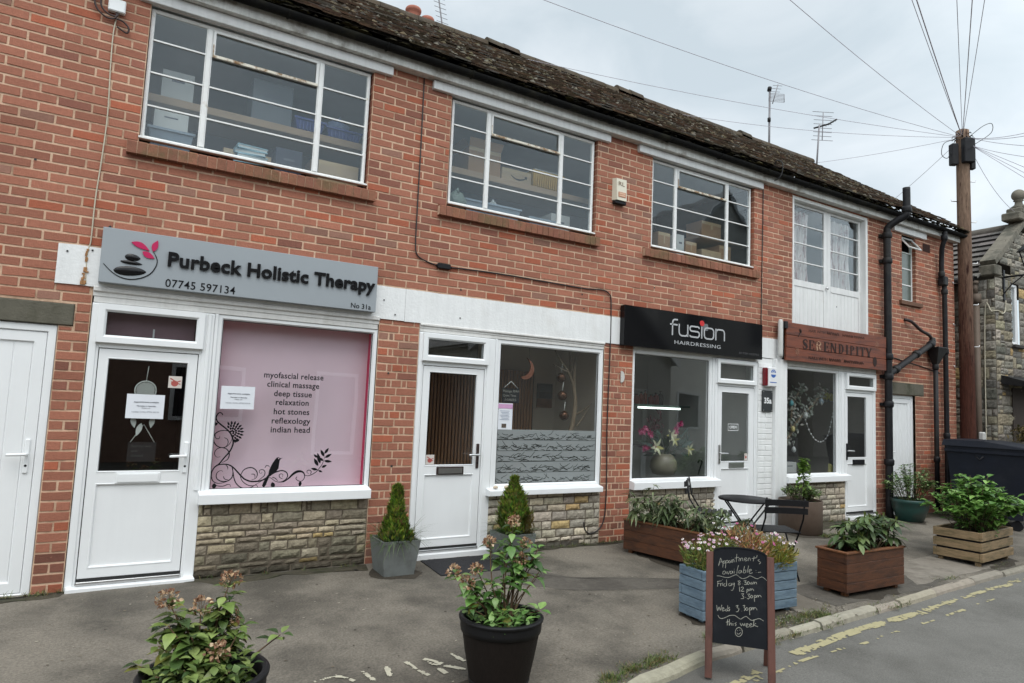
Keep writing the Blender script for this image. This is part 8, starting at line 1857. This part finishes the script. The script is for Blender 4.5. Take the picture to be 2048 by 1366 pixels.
for (x, z) in ((5.78, 1.32), (5.90, 1.30), (5.85, 1.13), (6.40, 1.43), (6.36, 1.36), (6.33, 1.30), (5.83, 1.36), (5.93, 1.16)):
    sm.tube(smoothc([(6.2, .34, 1.0), ((x + 6.2) / 2, .33, (z + 1.05) / 2), (x, .30, z)], 4), .004, 4, 0, rgb(60, 84, 44, .5))
    pk = MB()
    for j in range(4): bloom(pk, (x + IR.uniform(-.04, .04), .28 + IR.uniform(-.03, .03), z + IR.uniform(-.03, .03)), .05, 6, [rgb(196, 60, 120, .8), rgb(222, 120, 160, .8), rgb(168, 36, 92, .8)], .3, .35)
    pk.build('magenta_bloom', M_petal, BQ)
for (x, z, r) in ((5.99, 1.15, .12), (6.24, 1.30, .10), (6.30, 1.24, .09), (6.57, 1.12, .09)):
    cm = MB(); bloom(cm, (x, .26, z), r, 6, [rgb(226, 222, 178, .85), rgb(238, 236, 200, .85), rgb(206, 200, 130, .8)], .35, .34); cm.build('cream_lily', M_petal, BQ); sm.tube(smoothc([(6.2, .34, 1.0), ((x + 6.2) / 2, .3, (z + 1.1) / 2), (x, .28, z)], 4), .005, 4, 0, rgb(60, 84, 44, .5))
for k in range(46): a = IR.uniform(0, 3.14); d = Vector((math.cos(a), IR.uniform(-.6, .3), math.sin(a) * .9 - .1)); leaf(lf, Vector((6.2, .34, 1.06)) + d * IR.uniform(.02, .3), d, (0, -1, .3), IR.uniform(.1, .22), .05, .4, .1, jit(IR.choice([rgb(40, 62, 48, .5), rgb(56, 82, 60, .5), rgb(70, 100, 92, .55), rgb(50, 30, 40, .5)]), .2))
for k in range(26): leaf(lf, (6.52 + IR.gauss(0, .05), .33, 1.22 + IR.gauss(0, .06)), rdir(-20, 70), (0, -1, 0), .12, .02, .3, .1, jit(rgb(84, 128, 122, .55), .2))
for k in range(24): leaf(lf, (6.10 + IR.gauss(0, .07), .4, 1.42 + IR.gauss(0, .05)), rdir(-30, 80), (0, -1, 0), .1, .03, .3, .1, jit(rgb(86, 30, 44, .55), .2))
sm.build('stems', M_stem, BQ); lf.build('foliage', M_leaf, BQ)
mb = MB(); mb.tube(smoothc([(6.80, .30, .78), (6.83, .30, .86), (6.86, .30, .92), (6.865, .30, .955), (6.835, .30, .975), (6.80, .30, .955), (6.80, .30, .935)], 5), .010, 7); tag(mb.build('crook_handle', M_black), 'dark curved walking-stick handle at the right of the hairdresser window', 'umbrella')
SHF = thing('salon_shelf', 'wall shelf with a glowing white strip light inside the hairdresser shop', 'shelf', (6.9, 1.6, 1.65)); mb = MB(); mb.box(6.35, 7.62, 1.25, 1.5, 1.665, 1.69); mb.build('board', mat('glass_shelf', rgb(120, 150, 140, .6), .3), SHF)
mb = MB(); mb.box(6.56, 7.40, 1.235, 1.249, 1.628, 1.655); mb.build('light_strip', mat('lit_strip', (.9, .95, .92), .5, emit=(.85, 1.0, .93), estr=3.0), SHF)
bt_cols = (('orange', rgb(190, 80, 40, .75)), ('red', rgb(170, 36, 36, .75)), ('dark', rgb(40, 40, 44, .7)))
for k, (x, w, ci, lab) in enumerate(((6.63, .10, 0, 'leftmost orange bottle on the salon shelf'), (6.72, .08, 0, 'second orange bottle from the left on the salon shelf'), (6.80, .06, 0, 'smallest orange bottle on the salon shelf'), (6.92, .10, 1, 'left red bottle on the salon shelf'), (7.02, .09, 1, 'right red bottle on the salon shelf'), (7.11, .08, 2, 'dark bottle at the right of the salon bottles'))):
    T = thing('bottle', lab, 'bottle', (x, 1.36, 1.69), 'bottles on the salon shelf'); h = .15 + .03 * (k % 3); mb = MB(); mb.lathe(x, 1.36, [(w / 2, 1.691), (w / 2, 1.69 + h * .7), (w * .2, 1.69 + h * .82), (w * .2, 1.69 + h * .9)], 12, cap1=True); mb.build('body', mat('bottle_' + bt_cols[ci][0], bt_cols[ci][1], .3), T); mb = MB(); mb.lathe(x, 1.36, [(w * .25, 1.69 + h * .9), (w * .25, 1.69 + h)], 10, cap1=True); mb.build('cap', M_black, T)
mb = MB(); mb.ring(7.05, 7.65, .1, 1.95, [(0, 2.27), (0, 2.24), (.07, 2.24), (.08, 2.27)]); m_ = mb.build('inner_door_frame', M_white, BLD)
# nail bar window
BN2 = thing('branch_display', 'leafy pale branch hung with eggs across the timber-signed shop window', 'branch', (8.9, .3, 1.4)); mb, lf = MB(), MB()
for P, r0, r1 in (([(8.45, .3, 1.0), (8.72, .3, 1.35), (8.98, .3, 1.62), (9.20, .3, 1.75), (9.45, .3, 1.96), (9.60, .3, 2.02)], .028, .012), ([(8.75, .32, 1.3), (8.78, .32, 1.7), (8.88, .32, 1.9), (9.02, .32, 2.04)], .016, .008), ([(8.6, .3, 1.2), (8.55, .3, 1.5), (8.5, .3, 1.9)], .012, .005)):
    Q = smoothc(P, 5); k = len(Q); mb.tube(Q, [r0 + (r1 - r0) * i / (k - 1) for i in range(k)], 7)
    for p in Q[::1]:
        for j in range(7): leaf(lf, p + Vector((IR.gauss(0, .07), IR.gauss(0, .03), IR.gauss(0, .06))), rdir(-70, 60), (0, -1, .4), IR.uniform(.05, .085), .045, .3, .12, jit(IR.choice([rgb(190, 196, 186, .75), rgb(160, 170, 160, .7), rgb(208, 206, 196, .78), rgb(120, 136, 116, .6)]), .15))
mb.build('wood', M_bark, BN2); lf.build('foliage', M_petal, BN2)
for lab, x, z, c in (('turquoise egg hanging on the display branch', 8.66, 1.80, rgb(90, 170, 178, .8)), ('white egg hanging in the middle of the display branch', 9.0, 1.63, rgb(210, 214, 212, .8)), ('pale blue egg near the top of the display branch', 9.38, 1.85, rgb(150, 170, 182, .8)), ('pale egg hanging lowest at the left of the display branch', 8.72, 1.12, rgb(200, 206, 206, .8)), ('cream egg on the lower left of the display branch', 8.7, 1.42, rgb(206, 192, 130, .8))):
    T = thing('hanging_egg', lab, 'egg', (x, .24, z)); mb = MB(); mb.lathe(x, .24, [(.032 * math.cos(t) * (1 - .15 * math.sin(t)), z + .044 * math.sin(t)) for t in [-1.57 + .24 * k for k in range(14)]], 14, cap0=False); mb.build('shell', mat('egg_' + lab.split()[0] + lab.split()[1], c, .4), T); mb = MB(); mb.tube([(x, .24, z + .04), (x, .26, z + .12)], .002, 4); mb.build('thread', M_lace, T)
GR = thing('bead_garland', 'looping white bead garland in the timber-signed shop window', 'garland', (9.4, .28, 1.3)); mb = MB(); P = smoothc([(9.05, .28, 1.56, )[:3], (9.16, .28, 1.38), (9.30, .28, 1.26), (9.46, .28, 1.235), (9.60, .28, 1.33), (9.68, .28, 1.5), (9.74, .28, 1.68)], 5)
mb.tube(P, .0025, 4); mb.build('thread', M_lace, GR)
for p in P[::2]: mb = MB(); mb.lathe(p.x, p.y, [(.0125 * math.cos(t), p.z + .0125 * math.sin(t)) for t in [-1.5 + .5 * k for k in range(7)]], 8); mb.build('bead', M_white, GR)
YF = thing('yellow_flowers', 'pair of yellow blooms at the tip of the display branch', 'flowers', (9.66, .3, 1.93)); mb = MB()
for x, z in ((9.56, 1.94), (9.68, 1.93)):
    for k in range(60): d = rdir(-80, 80); leaf(mb, Vector((x, .27, z)) + d * .02, d, rdir(-60, 60), .04, .03, .4, .2, jit(rgb(206, 206, 92, .8), .12), (.5, 1, .6))
mb.build('petals', M_petal, YF)
mb = MB(); mb.prism([(9.42, .775), (9.55, .775), (9.56, .83), (9.585, .90), (9.55, .895), (9.51, .85), (9.485, .85), (9.455, .905), (9.435, .915), (9.43, .84)], .12, .16); tag(mb.build('rabbit_ornament', mat('pale_yellow_card', rgb(222, 216, 140, .8), .6)), 'pale yellow rabbit-eared ornament on the timber-signed shop window board', 'ornament')
carton('white box at the lower left of the timber-signed shop window', 8.5, 8.80, .25, .5, .775, .93, M_whitebox)
carton('grey desk panel standing in the middle of the timber-signed shop', 9.35, 9.75, .9, 1.1, .06, 1.25, mat('grey_panel', rgb(112, 110, 108, .6), .6), name='desk_panel', cat='panel')
